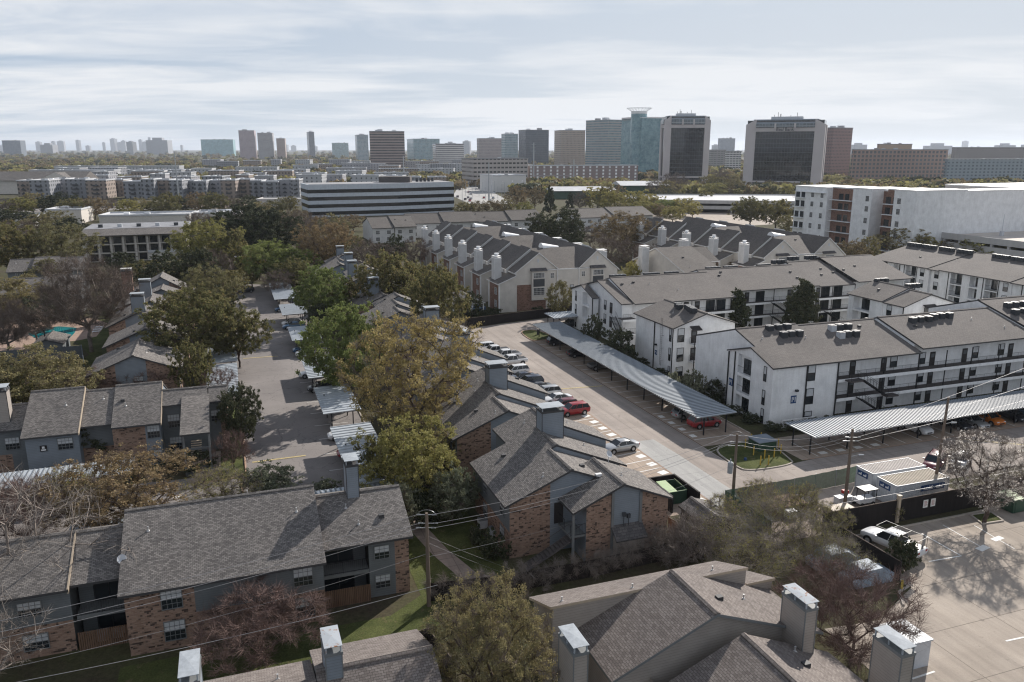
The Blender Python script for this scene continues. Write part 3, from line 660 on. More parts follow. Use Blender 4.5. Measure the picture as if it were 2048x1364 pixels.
# ---- row facing the camera on the left
def left_row():
    th = Th('left_apartment_building', 'long stepped apartment building with siding, brick and a small stair porch, left of the drive', 'apartment building', -14, 99)
    k = 0.42
    roof(th, 'a', -23.9, -18.1, [(97.8, 5.35), (105.6, 8.65), (113, 5.4)], vents=3)
    roof(th, 'a', -18.1, -14.7, [(99.2, 5.55), (105.4, 8.2), (112.6, 5.3)], vents=2)
    roof(th, 'a', -14.7, -9.4, [(98.2, 5.4), (105.5, 8.5), (112.8, 5.4)], vents=3)
    roof(th, 'a', -9.4, -4.1, [(101.1, 6.6), (103.9, 7.8), (110.5, 5.4)], vents=1)
    roof(th, 'a', -7.1, -3.9, [(93.5, 5.2), (102.6, 7.2)], vents=0, cap=False, name='porch_roof')
    roof(th, 'a', -4.0, -1.7, [(101.2, 6.5), (104.0, 7.7), (110.5, 5.4)], vents=0)
    roof(th, 'a', -30.5, -24.0, [(100.9, 5.5), (104.3, 7.6), (111, 5.0)], vents=1)
    rk = MB()
    for x, b0, z0, b1, z1 in ((-18.1, 97.8, 5.35, 105.6, 8.65), (-9.4, 98.2, 5.4, 105.5, 8.5)): rk.prism([(b0, z0 - 0.3), (b0, z0 + 0.03), (b1, z1 + 0.03), (b1, z1 - 0.3)], x, x + 0.1, 'a')
    th.part('rake_board', rk, M['trim_tan'])
    block(th, 'a', -23.6, -18.2, [(98.4, 5.6), (105.6, 8.65), (112.5, 5.6)], GREY, slots={'s0': 2, 'e0': 1, 'e1': 2, 's1': 1}, bands={'s0': [(-23.6, -18.2, 0, 1.0, 0)]})
    block(th, 'a', -18.19, -14.71, [(100.2, 5.9), (105.4, 8.2), (112, 5.5)], GREY, slots={'s0': 1, 's1': 1}, bands={'s0': [(-18.2, -14.7, 0, 2.6, 0)]})
    block(th, 'a', -14.7, -9.5, [(98.8, 5.6), (105.5, 8.5), (112.3, 5.6)], GREY, slots={'s0': 0, 'e0': 0, 'e1': 2, 's1': 1}, bands={'s0': [(-11.2, -9.5, 0, 12, 2)]})
    block(th, 'a', -9.49, -4.01, [(101.6, 6.7), (103.9, 7.8), (110, 5.6)], GREY, slots={'s0': 1, 's1': 1, 'e1': 1})
    block(th, 'a', -4.0, -2.0, [(101.7, 6.6), (104, 7.7), (110, 5.6)], GREY, slots={'s0': 1, 'e1': 0, 's1': 1}, bands={'s0': [(-2.8, -2.0, 0, 12, 0)]})
    block(th, 'a', -30.2, -24.3, [(101.5, 5.7), (104.3, 7.6), (110.5, 5.2)], GREY, slots={'s0': 1}, bands={'s0': [(-30.2, -25.8, 0, 2.4, 0)]})
    # stair porch
    p = MB()
    for x in (-6.9, -4.15): p.box(x, x + 0.22, 93.75, 93.97, 0, 5.2)
    p.box(-6.9, -3.95, 93.75, 99.5, 0.0, 0.25); p.box(-6.9, -3.95, 95.2, 95.4, 2.6, 2.85); th.part('porch_post', p, M['trim_grey'])
    s = MB()
    for i in range(14): t = i / 14; s.box(-6.3, -5.1, 94.4 + 4.2 * t, 94.7 + 4.2 * t, 0.25 + 2.5 * t, 0.31 + 2.5 * t)
    th.part('outside_stair', s, M['trim_tan'])
    for a, z in ((-19.6, 3.4),): win(th, 'grid', '-b', 98.4, a, z, 1.5, 1.3)
    for a, z in ((-10.3, 3.5), (-10.3, 0.4)): win(th, 'grid', '-b', 98.8, a, z, 1.3, 1.5)
    for a, z in ((-8.2, 3.6), (-8.2, 0.7)): win(th, 'grid', '-b', 101.6, a, z, 1.3, 1.6)
    for a, z in ((-3.3, 3.8),): win(th, 'grid', '-b', 101.7, a, z, 1.1, 1.4)
    for a, z in ((-25.6, 3.0),): win(th, 'grid', '-b', 101.5, a, z, 1.4, 1.4)
    sg = MB(); sg.box(-22.2, -21.5, 98.30, 98.38, 3.4, 4.1); sg_ = th.part('building_number_sign', sg, M['door']); sg = MB(); sg.box(-22.1, -21.6, 98.28, 98.30, 3.5, 3.66); sg.box(-21.98, -21.72, 98.28, 98.30, 3.74, 4.0); sg.build('sign_marks', [M['white']], sg_, th.off)
    chimney(th, -27.3, -25.6, 102.0, 103.6, 5, 10.4, 'siding_tan')
left_row()

# ---- big roof in the left foreground
def near_left():
    th = Th('foreground_apartment_building', 'large grey roofed building with brick corners and dark balconies in the left foreground', 'apartment building', 1, 62)
    roof(th, 'a', -9.7, 5.2, [(58.4, 5.35), (66.3, 8.62), (73.5, 5.6)], vents=3)
    roof(th, 'a', 5.21, 12.6, [(60.4, 5.38), (65.9, 7.7), (72.5, 5.0)], vents=3)
    roof(th, 'a', -13.2, -9.71, [(61.0, 5.5), (65.8, 7.55), (72, 5.0)], vents=0)
    roof(th, 'a', -30.0, -13.21, [(60.6, 5.4), (65.8, 7.6), (72, 5.0)], vents=3)
    rk = MB(); rk.prism([(60.6, 5.1), (60.6, 5.46), (65.8, 7.64), (65.8, 7.3)], -13.32, -13.2, 'a'); th.part('rake_board', rk, M['trim_tan'])
    block(th, 'a', -9.4, 5.0, [(59.0, 5.6), (66.3, 8.62), (73, 5.8)], GREY, slots={'s0': 1, 'e0': 0, 'e1': 0, 's1': 1},
          bands={'s0': [(-9.4, -4.6, 0, 12, 0), (-4.6, 5.0, 0, 2.7, 0)]})
    block(th, 'a', 8.9, 12.3, [(61.0, 5.64), (65.9, 7.7), (72, 5.2)], GREY, slots={'s0': 1, 'e0': 3, 'e1': 0, 's1': 1}, bands={'s0': [(11.1, 12.3, 0, 12, 0)]})
    block(th, 'a', 5.01, 8.89, [(62.9, 6.4), (65.9, 7.7), (72, 5.2)], GREY, slots={'s0': 1}, name='balcony_wall')
    block(th, 'a', -13.1, -9.41, [(63.2, 6.4), (65.8, 7.5), (71.5, 5.2)], GREY, slots={'s0': 1}, name='balcony_wall')
    block(th, 'a', -30, -13.3, [(61.2, 5.66), (65.8, 7.6), (71.5, 5.2)], GREY, slots={'s0': 1, 'e1': 1}, bands={'s0': [(-30, -13.3, 0, 2.6, 0)]})
    d = MB(); d.box(5.05, 8.86, 60.9, 62.9, 2.45, 2.75); th.part('balcony_floor', d, M['trim_grey']); d = MB(); d.box(-13.05, -9.45, 61.3, 63.2, 2.45, 2.75); th.part('balcony_floor', d, M['trim_grey'])
    r = MB(); rail(r, (5.1, 60.95), (8.85, 60.95), 2.75, 1.0, 0.16); th.part('railing', r, M['black']); r = MB(); rail(r, (-13.0, 61.35), (-9.5, 61.35), 2.75, 1.0, 0.16); th.part('railing', r, M['black'])
    w = MB()
    for k in range(26): w.box(5.0 + k * 0.15, 5.12 + k * 0.15, 60.55, 60.6, 0, 1.55)
    th.part('patio_fence', w, M['wood']); w = MB()
    for k in range(25): w.box(-13.1 + k * 0.15, -12.98 + k * 0.15, 60.95, 61.0, 0, 1.55)
    th.part('patio_fence', w, M['wood'])
    for z in (0.1, 2.85): win(th, 'patio', '-b', 62.9, 6.6, z, 2.4, 2.1, 'patio_door'); win(th, 'patio', '-b', 63.2, -11.0, z, 2.0, 2.1, 'patio_door')
    for z in (0.75, 3.4):
        win(th, 'grid', '-b', 59.0, -6.2, z, 1.4, 1.55); win(th, 'grid', '-b', 59.0, 3.4, z, 1.4, 1.55)
    win(th, 'grid', '-b', 61.0, 10.0, 0.8, 1.2, 1.15); win(th, 'grid', '-b', 61.0, 10.0, 3.5, 1.2, 1.15)
    win(th, 'grid', '-b', 61.2, -15.9, 0.7, 1.6, 1.2); win(th, 'grid', '-b', 61.2, -16.0, 3.5, 1.5, 1.1)
    chimney(th, 7.9, 8.95, 65.2, 66.9, 6.5, 10.9, 'siding_blue')
    b = MB(); b.box(-12.0, -11.2, 61.8, 62.3, 0.0, 0.8); b.box(-11.0, -10.2, 61.9, 62.5, 0.0, 0.55); th.part('patio_clutter', b, M['ac_light'])
    dish(th, -9.6, 61.6, 5.9, 0.8)
near_left()

# ---- roofs at the bottom edge
TAN = ['siding_tan', 'brick', 'siding_tan', 'dark', 'trim']
def bottom_roofs():
    th = Th('tan_siding_building', 'tan siding building with crossing shingle gables at the bottom right of the photo', 'apartment building', 27, 40)
    k = 0.43
    roof(th, 'b', 38.5, 44.3, [(20.2, 4.85), (27.65, 8.0), (36.3, 4.75)], m='shingle_tan', vents=2, trim='trim_grey')
    roof(th, 'b', 30.0, 37.6, [(22.6, 4.2), (29.0, 6.85), (36.0, 3.9)], m='shingle_tan', vents=2, trim='trim_grey')
    roof(th, 'a', 18.4, 34.1, [(44.2, 7.05), (48.3, 5.45)], m='shingle_tan', vents=3, trim='trim_tan', cap=False)
    roof(th, 'a', 34.1, 36.6, [(44.2, 5.7), (47.6, 4.5)], m='shingle_tan', vents=0, trim='trim_tan', cap=False)
    block(th, 'b', 38.85, 44.2, [(20.7, 5.05), (27.65, 8.0), (35.8, 4.95)], TAN, drop=0.21)
    block(th, 'b', 30.3, 38.84, [(23.1, 4.4), (29.0, 6.85), (35.5, 4.1)], TAN, drop=0.21)
    block(th, 'a', 18.6, 34.0, [(44.3, 7.0), (47.8, 5.6)], TAN, drop=0.2)
    block(th, 'a', 34.0, 36.4, [(44.3, 5.66), (47.2, 4.6)], TAN, drop=0.2)
    chimney(th, 33.1, 34.0, 36.8, 39.1, 3.5, 8.6, 'siding_tan', 'rusty', 0.06, 'trim_grey'); chimney(th, 16.9, 17.8, 37.0, 39.2, 0, 9.0, 'siding_tan', 'rust_cap', 0.06, 'trim_grey')
    chimney(th, 35.2, 36.15, 31.0, 33.2, 0, 8.6, 'siding_tan', 'rust_cap', 0.06, 'trim_grey')
    th = Th('brown_roofed_building', 'low building with a brown shingle roof and two metal chimney caps, bottom left edge', 'apartment building', 2, 42)
    roof(th, 'a', 2.8, 9.9, [(33, 2.8), (42.6, 7.05), (47.3, 5.35)], m='shingle_tan', vents=2, trim='trim_grey')
    roof(th, 'a', -12.0, 2.79, [(33, 2.3), (42.3, 6.55), (46.9, 4.95)], m='shingle_tan', vents=4, trim='trim_grey')
    block(th, 'a', 2.9, 9.5, [(34, 3.2), (42.6, 7.0), (46.8, 5.5)], TAN); block(th, 'a', -12, 2.79, [(34, 3.1), (42.3, 6.5), (46.4, 5.1)], TAN)
    chimney(th, 3.35, 4.3, 41.9, 44.0, 5, 8.9, 'siding_blue', 'rusty', 0.05, 'trim_grey'); chimney(th, -4.5, -3.5, 41.9, 44.3, 4.4, 8.9, 'siding_blue', 'rust_cap', 0.05, 'trim_grey')
bottom_roofs()

# ---------------------------------------------------------------- white painted brick flats
WH = ['brick_white', 'dark', 'trim_white']
def decks(th, a0, a1, b0, b1, levels, posts=(), gap=None):
    for z in levels:
        d = MB(); d.box(a0, a1, b0, b1, z - 0.08, z); th.part('walkway_floor', d, M['deck'])
        f = MB(); f.box(a0, a1, b0 - 0.05, b0, z - 0.42, z + 0.02); th.part('walkway_beam', f, M['white'])
        r = MB(); rail(r, (a0, b0), (a1, b0), z, 1.05, 0.16); th.part('railing', r, M['black'])
    for x in posts:
        p = MB(); p.box(x - 0.06, x + 0.06, b0 + 0.02, b0 + 0.12, 0, levels[-1] + 2.6); th.part('post', p, M['black'])
def stair(th, p0, p1, w=1.1, slotm='black', ax='a'):
    s = MB(); n = 15; p0 = Vector(p0); p1 = Vector(p1)
    sd_ = Vector((0, 1, 0)) if ax == 'a' else Vector((1, 0, 0))
    for i in range(n):
        q = p0.lerp(p1, (i + 0.5) / n); e = (p1 - p0) / n * 0.5
        if ax == 'a': s.box(q.x - abs(e.x) * 0.95, q.x + abs(e.x) * 0.95, q.y, q.y + w, q.z - 0.03, q.z + 0.03)
        else: s.box(q.x, q.x + w, q.y - abs(e.y) * 0.95, q.y + abs(e.y) * 0.95, q.z - 0.03, q.z + 0.03)
    for k in (0, w):
        o = sd_ * k
        s.bar(tuple(p0 + o), tuple(p1 + o), 0.13); s.bar(tuple(p0 + o + Vector((0, 0, 1))), tuple(p1 + o + Vector((0, 0, 1))), 0.035)
        for i in range(9):
            q = p0.lerp(p1, i / 8) + o; s.bar(tuple(q), tuple(q + Vector((0, 0, 1))), 0.018)
    return th.part('stair', s, M[slotm])
def awning(th, a, b, z, w=1.8, face='-b'):
    m = MB(); m.add([(a - w / 2, b, z + 0.5), (a + w / 2, b, z + 0.5), (a + w / 2, b - 1.1, z), (a - w / 2, b - 1.1, z)]); m.add([(a - w / 2, b, z + 0.42), (a + w / 2, b, z + 0.42), (a + w / 2, b - 1.1, z - 0.1), (a - w / 2, b - 1.1, z - 0.1)])
    for x in (-w / 2, w / 2): m.add([(a + x, b, z + 0.5), (a + x, b - 1.1, z), (a + x, b - 1.1, z - 0.1), (a + x, b, z + 0.42)])
    m.add([(a - w / 2, b - 1.1, z), (a + w / 2, b - 1.1, z), (a + w / 2, b - 1.1, z - 0.1), (a - w / 2, b - 1.1, z - 0.1)])
    return th.part('awning', m, M['door'])
def sign(th, face, plane, s, z, w=0.9, h=1.1):
    m = MB(); k = MB()
    if face == '-b': m.box(s - w / 2, s + w / 2, plane - 0.05, plane - 0.01, z, z + h); bars = [(s + x, plane - 0.06) for x in (-0.25, 0, 0.25)]
    else: m.box(plane - 0.05, plane - 0.01, s - w / 2, s + w / 2, z, z + h); bars = [(plane - 0.06, s + x) for x in (-0.25, 0, 0.25)]
    o = th.part('building_sign', m, M['blue_sign'])
    for i, (x, y) in enumerate(bars):
        zz = z + 0.2 + (0.3 if i == 1 else 0); k.box(x - 0.05, x + 0.05, y - 0.012, y + 0.03, zz, z + h - 0.2)
    k.build('sign_lettering', [M['white']], o, th.off)
def pipe(th, a, b, z1, z0=0.0):
    m = MB(); m.box(a - 0.07, a + 0.07, b - 0.07, b + 0.07, z0, z1); th.part('downpipe', m, M['black'])
def floods(th, a, b, z):
    m = MB(); m.box(a - 0.2, a + 0.2, b - 0.35, b, z, z + 0.25); th.part('wall_light', m, M['black'])
LV = (2.85, 5.65)
def white_near():
    th = Th('white_apartment_building', 'nearest white brick building with outside walkways on three storeys, behind the striped carports', 'apartment building', 90, 95)
    k = 0.31
    roof(th, 'a', 68.2, 78.7, [(85.1, 8.4), (95.5, 11.6), (105.9, 8.4)], 'shingle_white', vents=3)
    roof(th, 'b', 85.5, 90.0, [(67.2, 8.0), (68.4, 8.3)], cap=False) if False else None
    roof(th, 'a', 67.2, 68.19, [(85.1, 8.4), (90.3, 10.15), (95.8, 8.5)], 'shingle_white', cap=False)
    roof(th, 'a', 78.71, 93.2, [(85.3, 8.35), (95.2, 11.4), (105.1, 8.35)], 'shingle_white', vents=4)
    roof(th, 'a', 93.21, 116.0, [(85.3, 8.95), (94.5, 11.75), (104.5, 8.7)], 'shingle_white', vents=5)
    roof(th, 'a', 116.01, 140.0, [(85.3, 9.4), (96.5, 12.7), (106.5, 9.6)], 'shingle_white', vents=3)
    block(th, 'a', 68.19, 78.5, [(85.45, 8.5), (95.5, 11.6), (105.5, 8.5)], WH)
    hs = [(90.2, 93.3, 5.75, 8.5, 1.6), (90.2, 93.3, 2.95, 5.55, 1.6), (90.2, 93.3, 0.05, 2.6, 1.6)]
    block(th, 'a', 67.5, 68.18, [(85.45, 8.5), (90.3, 10.15), (95.5, 8.6)], WH, holes={'e0': [(h[0], h[1], h[2], h[3], 0.6) for h in hs]}, name='balcony_wall')
    block(th, 'a', 78.51, 93.1, [(86.9, 8.85), (95.2, 11.4), (104.7, 8.5)], WH); block(th, 'a', 93.11, 115.9, [(86.9, 9.45), (94.5, 11.75), (104.1, 8.8)], WH)
    block(th, 'a', 115.91, 139.5, [(86.9, 9.8), (96.5, 12.7), (106, 9.7)], WH)
    for z in (5.75, 2.95):
        r = MB()
        for i in range(12): r.bar((67.45, 90.25 + i * 0.27, z), (67.45, 90.25 + i * 0.27, z + 1.0), 0.014)
        r.bar((67.45, 90.2, z + 1.0), (67.45, 93.3, z + 1.0), 0.03); th.part('railing', r, M['black'])
        win(th, 'patio', '-a', 68.08, 91.6, z, 1.9, 2.1, 'patio_door')
        f = MB(); f.box(67.4, 67.5, 90.1, 93.4, z - 0.42, z); th.part('walkway_beam', f, M['white'])
    win(th, 'patio', '-a', 68.08, 91.5, 0.1, 1.9, 2.1, 'patio_door')
    for z in (6.1, 2.75, 0.1): win(th, 'slim', '-a', 67.5, 87.05, z, 0.5, 2.0)
    for z in (6.0, 2.65, 0.2): win(th, 'sash', '-b', 85.45, 73.85, z, 1.15, 2.15 if z > 1 else 1.3)
    pipe(th, 73.05, 85.35, 8.2); pipe(th, 78.3, 85.35, 8.2); pipe(th, 67.42, 94.0, 8.6); pipe(th, 67.4, 95.5, 8.3); pipe(th, 92.9, 85.5, 8.5)
    sign(th, '-b', 85.45, 71.2, 3.0); sign(th, '-a', 67.5, 94.7, 3.3); floods(th, 71.5, 85.4, 4.7); 
    decks(th, 78.5, 93.1, 85.35, 86.9, LV, (80.4, 86.5)); decks(th, 93.11, 115.9, 85.35, 86.9, LV, (98, 103, 108.5, 114)); decks(th, 115.91, 139.5, 85.35, 86.9, LV, (120, 127))
    for z in (0.05, 2.85, 5.65):
        for a in (82.2, 87.8, 96.9, 103.2, 112.6, 118.6, 127): win(th, 'door', '-b', 86.9, a, z, 1.0, 2.1)
        for a in (89.6, 94.9, 105.3, 110.6, 121, 129): win(th, 'sash', '-b', 86.9, a, z + 0.45, 1.15, 1.7)
    stair(th, (81.8, 84.1, 5.65), (86.4, 84.1, 2.85)); stair(th, (81.8, 84.1, 2.85), (86.4, 84.1, 0.05))
    m = MB(); m.box(86.4, 88.4, 84.1, 85.35, 2.6, 2.8); m.box(79.6, 81.8, 84.1, 85.35, 5.4, 5.6); th.part('landing', m, M['deck'])
    r = MB()
    for z in (2.85, 5.65): rail(r, (79.6 if z > 3 else 86.4, 84.1), (81.8 if z > 3 else 88.4, 84.1), z)
    th.part('railing', r, M['black'])
    # stair court on the far side, towards the next building
    m = MB(); m.box(69.5, 73.5, 96.5, 98.0, 5.5, 5.7); m.box(69.5, 73.5, 96.5, 98.0, 2.7, 2.9); th.part('landing', m, M['white'])
    w_ = MB()
    for i in range(5): w_.box(68.6 + i * 1.4, 68.7 + i * 1.4, 84.2, 84.3, 0, 1.2)
    w_.box(68.6, 74.3, 84.2, 84.3, 1.1, 1.2); w_.box(68.6, 74.3, 84.2, 84.3, 0.15, 0.25)
    for i in range(38): w_.box(68.62 + i * 0.15, 68.66 + i * 0.15, 84.22, 84.28, 0.2, 1.15)
    return th, w_
thn, yard = white_near()
single('picket_fence', yard, [M['white']], 'low white picket fence at the foot of the nearest white building', 'fence', 71, 84.2)
def white_mid():
    th = Th('white_apartment_building', 'narrow white brick block with a ladder on its side, between the two long white buildings', 'apartment building', 73, 118)
    roof(th, 'b', 111.1, 124.8, [(67.3, 8.35), (73.6, 10.45), (79.9, 8.4)], 'shingle_white', vents=2)
    block(th, 'b', 111.5, 124.4, [(67.7, 8.5), (73.6, 10.45), (79.5, 8.55)], WH)
    for z in (5.9, 2.6, 0.05): win(th, 'sash', '-b', 111.5, 69.1, z, 1.15, 2.2 if z > 1 else 1.5); win(th, 'slim', '-a', 67.7, 112.4, z, 0.55, 2.1 if z > 1 else 1.5)
    for z in (5.5, 2.5): win(th, 'door', '-b', 111.5, 71.6, z, 1.1, 2.2)
    awning(th, 71.6, 111.5, 7.9, 1.8)
    pipe(th, 67.6, 117.6, 8.2); pipe(th, 67.65, 111.6, 8.2); floods(th, 67.5, 117.0, 4.2); sign(th, '-a', 67.7, 116.9, 2.5, 0.7, 0.8)
    L_ = MB()
    for y in (114.6, 115.05): L_.bar((67.35, y, 1.2), (67.35, y, 9.4), 0.035)
    for i in range(24): L_.bar((67.35, 114.6, 1.4 + i * 0.33), (67.35, 115.05, 1.4 + i * 0.33), 0.02)
    for z in (2, 4.2, 6.4, 8.2): L_.bar((67.35, 114.6, z), (67.7, 114.6, z), 0.03)
    th.part('ladder', L_, M['black'])
    # landings and stair between this block and the near one
    for z in (2.5, 5.5):
        m = MB(); m.box(70.8, 73.4, 109.9, 111.45, z - 0.15, z); th.part('landing', m, M['white']); r = MB(); rail(r, (70.8, 109.9), (73.4, 109.9), z); rail(r, (70.8, 109.9), (70.8, 111.4), z); th.part('railing', r, M['black'])
    for z in (2.6, 5.5):
        m = MB(); m.box(69.5, 73.6, 99.0, 101.5, z - 0.15, z); th.part('landing', m, M['white']); r = MB(); rail(r, (69.5, 101.5), (69.5, 99.0), z); rail(r, (69.5, 101.5), (73.6, 101.5), z); th.part('railing', r, M['black'])
    stair(th, (73.5, 105.0, 5.5), (73.5, 109.9, 8.0 - 5.5), 1.0, 'black', 'b'); stair(th, (72.0, 107.5, 2.55), (72.0, 102.5, 0.05), 1.1, 'black', 'b')
    p = MB()
    for x, y in ((70.8, 109.9), (73.4, 109.9), (69.5, 101.5), (73.6, 101.5), (71.9, 105)): p.box(x - 0.06, x + 0.06, y - 0.06, y + 0.06, 0, 6.6)
    for q in ((70.8, 109.9), (69.5, 101.5)): pass
    th.part('post', p, M['black'])
white_mid()
def white_back():
    th = Th('white_apartment_building', 'long white building behind, its roof stepping up to the right behind dark round trees', 'apartment building', 105, 145)
    R_ = lambda a0, a1, pr, v=3: roof(th, 'a', a0, a1, pr, 'shingle_white', vents=v)
    R_(68.9, 71.4, [(132.5, 8.4), (143.4, 11.25), (154.3, 8.4)], 0); R_(67.4, 68.89, [(142.2, 8.0), (148.0, 9.8), (153.2, 8.2)], 0)
    R_(71.41, 94.0, [(131.9, 8.4), (143.0, 11.8), (154.2, 8.4)], 5); R_(94.01, 118.5, [(137.0, 8.5), (146.8, 11.7), (157, 8.5)], 4)
    R_(118.51, 128.0, [(136.8, 8.3), (148.6, 12.0), (160, 8.4)], 3); R_(128.01, 143.0, [(136.0, 8.9), (149, 12.6), (161, 8.9)], 3)
    block(th, 'a', 69.3, 71.4, [(133, 8.5), (143.4, 11.25), (154, 8.5)], WH); block(th, 'a', 71.41, 93.8, [(133.4, 8.8), (143, 11.8), (153.8, 8.5)], WH, holes={})
    block(th, 'a', 94.01, 118.4, [(138.5, 8.9), (146.8, 11.7), (156.6, 8.6)], WH); block(th, 'a', 118.41, 142.6, [(138.3, 8.7), (148.6, 12.0), (159.5, 8.5)], WH)
    block(th, 'a', 67.7, 68.9, [(142.5, 8.1), (148, 9.8), (152.9, 8.3)], WH, holes={'e0': [(144.3, 147.6, 5.75, 8.4, 1.0), (144.3, 147.6, 2.95, 5.5, 1.0)]}, name='balcony_wall')
    decks(th, 78.0, 93.8, 132.1, 133.4, LV, (84, 89.5)); decks(th, 94.01, 118.4, 137.1, 138.5, LV, (100, 107, 113)); decks(th, 118.41, 142.6, 136.9, 138.3, LV, (122, 128))
    decks(th, 68.5, 71.4, 131.0, 133.3, LV, ())
    for z in (0.05, 2.85, 5.65):
        for a in (80, 83.5, 86): win(th, 'door', '-b', 133.4, a, z, 1.1, 2.1)
        for a in (89, 91.5): win(th, 'patio', '-b', 133.4, a, z, 1.9, 2.1, 'patio_door')
        for a in (98.5, 101.2, 112, 116.5): win(th, 'door', '-b', 138.5, a, z, 1.1, 2.1)
        for a in (96, 104.5): win(th, 'patio', '-b', 138.5, a, z, 2.0, 2.1, 'patio_door')
        for a in (121.2, 124.6): win(th, 'patio', '-b', 138.3, a, z, 2.2, 2.1, 'patio_door')
        for a in (119.3,): win(th, 'door', '-b', 138.3, a, z, 1.0, 2.1)
        win(th, 'door', '-a', 69.3, 137.6, z, 1.1, 2.1); win(th, 'sash', '-a', 69.3, 140.2, z + 0.3, 0.9, 1.8); win(th, 'slim', '-a', 67.7, 150.8, z + 0.3, 0.6, 2.0)
    stair(th, (67.6, 134.5, 5.65), (67.6, 131.0, 2.85), 1.1, 'black', 'b'); stair(th, (106.0, 135.6, 2.85), (110.5, 135.6, 0.05)); stair(th, (120.0, 135.6, 2.85), (124.5, 135.6, 0.05)); stair(th, (106.0, 135.6, 5.65), (110.5, 135.6, 2.85))
    pipe(th, 71.35, 133.2, 8.3); pipe(th, 93.7, 133.2, 8.3); pipe(th, 67.6, 142.6, 8.0)
white_back()
def white_small():
    th = Th('white_apartment_building', 'short white brick building with a dark awning, just behind the nearest walkway building', 'apartment building', 124, 119)
    roof(th, 'b', 112.7, 118.0, [(117.2, 8.35), (123.6, 10.4), (130.4, 8.3)], 'shingle_white', vents=0); roof(th, 'b', 118.01, 127.3, [(117.0, 8.5), (123.6, 10.8), (130.4, 8.5)], 'shingle_white', vents=2)
    block(th, 'b', 113.0, 118, [(117.5, 8.5), (123.6, 10.4), (130, 8.4)], WH)
    block(th, 'b', 118.01, 127, [(117.3, 8.6), (123.6, 10.8), (130, 8.6)], WH, holes={'s0': [(121.2, 125.6, 5.7, 8.2, 1.5), (121.2, 125.6, 2.9, 5.4, 1.5)]})
    for z in (5.75, 2.95): win(th, 'patio', '-a', 118.8, 123.4, z, 2.6, 2.1, 'patio_door'); win(th, 'sash', '-a', 117.5, 116.4, z + 0.3, 1.1, 1.9)
    win(th, 'patio', '-b', 113.0, 123.5, 5.6, 2.0, 2.2, 'patio_door'); awning(th, 123.5, 113.0, 7.9, 2.9); win(th, 'sash', '-b', 113.0, 128.0, 5.9, 1.1, 1.9)
    pipe(th, 117.45, 113.0, 8.2)
white_small()
def white_right():
    th = Th('white_apartment_building', 'white building at the right edge with rows of air conditioners along its ridge', 'apartment building', 175, 140)
    segs = [(149.3, 169.0, 0), (146.0, 149.29, -0.15), (126.9, 145.99, 0.05), (104.0, 126.89, -0.1)]
    for b0, b1, dz in segs:
        roof(th, 'b', b0, b1, [(161.2, 8.4 + dz), (176.4, 11.75 + dz), (190, 8.5 + dz)], 'shingle_white', vents=2)
    H_ = []
    for b0, b1, dz in ((149.3, 169, 0), (126.9, 146, 0), (104, 126.8, 0)):
        hs = []
        for s0, w in ((3.0, 3.2), (8.3, 2.2), (12.4, 3.2)):
            for z in ((0.1, 2.5), (2.9, 5.35), (5.7, 8.1)): hs.append((b1 - s0 - w, b1 - s0, z[0], z[1], 1.4))
        block(th, 'b', b0, b1 - 0.02, [(162.0, 8.6), (176.4, 11.7), (189.5, 8.6)], WH, holes={'s0': hs})
        for s0 in (4.6, 14.0):
            for z in (0.1, 2.9, 5.7): win(th, 'patio', '-a', 163.4, b1 - s0, z, 1.9, 2.1, 'patio_door')
        for z in (0.1, 2.9, 5.7): win(th, 'door', '-a', 163.4, b1 - 9.4, z, 1.1, 2.1); win(th, 'sash', '-a', 162.0, b1 - 17.6, z + 0.4, 1.1, 1.8)
        for z in (2.9, 5.7):
            r = MB()
            for s0, w in ((3.0, 3.2), (12.4, 3.2)): r.box(161.93, 161.98, b1 - s0 - w, b1 - s0, z - 0.05, z + 0.05); r.box(161.93, 161.96, b1 - s0 - w, b1 - s0, z + 1.0, z + 1.05); [r.box(161.93, 161.95, b1 - s0 - w + i * 0.3, b1 - s0 - w + i * 0.3 + 0.03, z, z + 1) for i in range(11)]
            th.part('railing', r, M['black'])
        for s in (2.4, 11.9, 15.9): pipe(th, 161.95, b1 - s, 8.3)
    block(th, 'b', 146.0, 149.28, [(162.6, 8.5), (176.4, 11.6), (189.5, 8.5)], WH)
    for z in (2.9, 5.7): win(th, 'sash', '-a', 162.6, 147.6, z + 0.4, 1.1, 1.8)
white_right()

# air conditioners on the roofs: one built, the rest copied
def make_ac():
    b = MB(); w = 0.42
    b.box(-w, w, -w, w, 0.08, 0.85); 
    for i in range(7):
        t = -w + 0.06 + i * (2 * w - 0.12) / 6
        b.box(t - 0.012, t + 0.012, -w - 0.015, -w, 0.12, 0.8); b.box(-w - 0.015, -w, t - 0.012, t + 0.012, 0.12, 0.8)
    b.box(-w, w, -w, -w + 0.08, 0, 0.09); b.box(-w, w, w - 0.08, w, 0, 0.09)
    body = b.build('air_conditioner', [M['ac_dark']]); COL.objects.unlink(body)
    b2 = body.data.copy(); b2.materials[0] = M['ac_light']
    t = MB(); t.box(-w - 0.015, w + 0.015, -w - 0.015, w + 0.015, 0.85, 0.89); t.tube((0, 0, 0.89), (0, 0, 0.93), 0.36, 0.34, 12)
    top = t.build('lid', [M['ac_top']], link=False).data
    f = MB(); f.tube((0, 0, 0.925), (0, 0, 0.94), 0.27, 0.27, 12); fan = f.build('fan_grille', [M['ac_dark']], link=False).data
    return body.data, b2, top, fan
AC = make_ac(); ACN = [0]
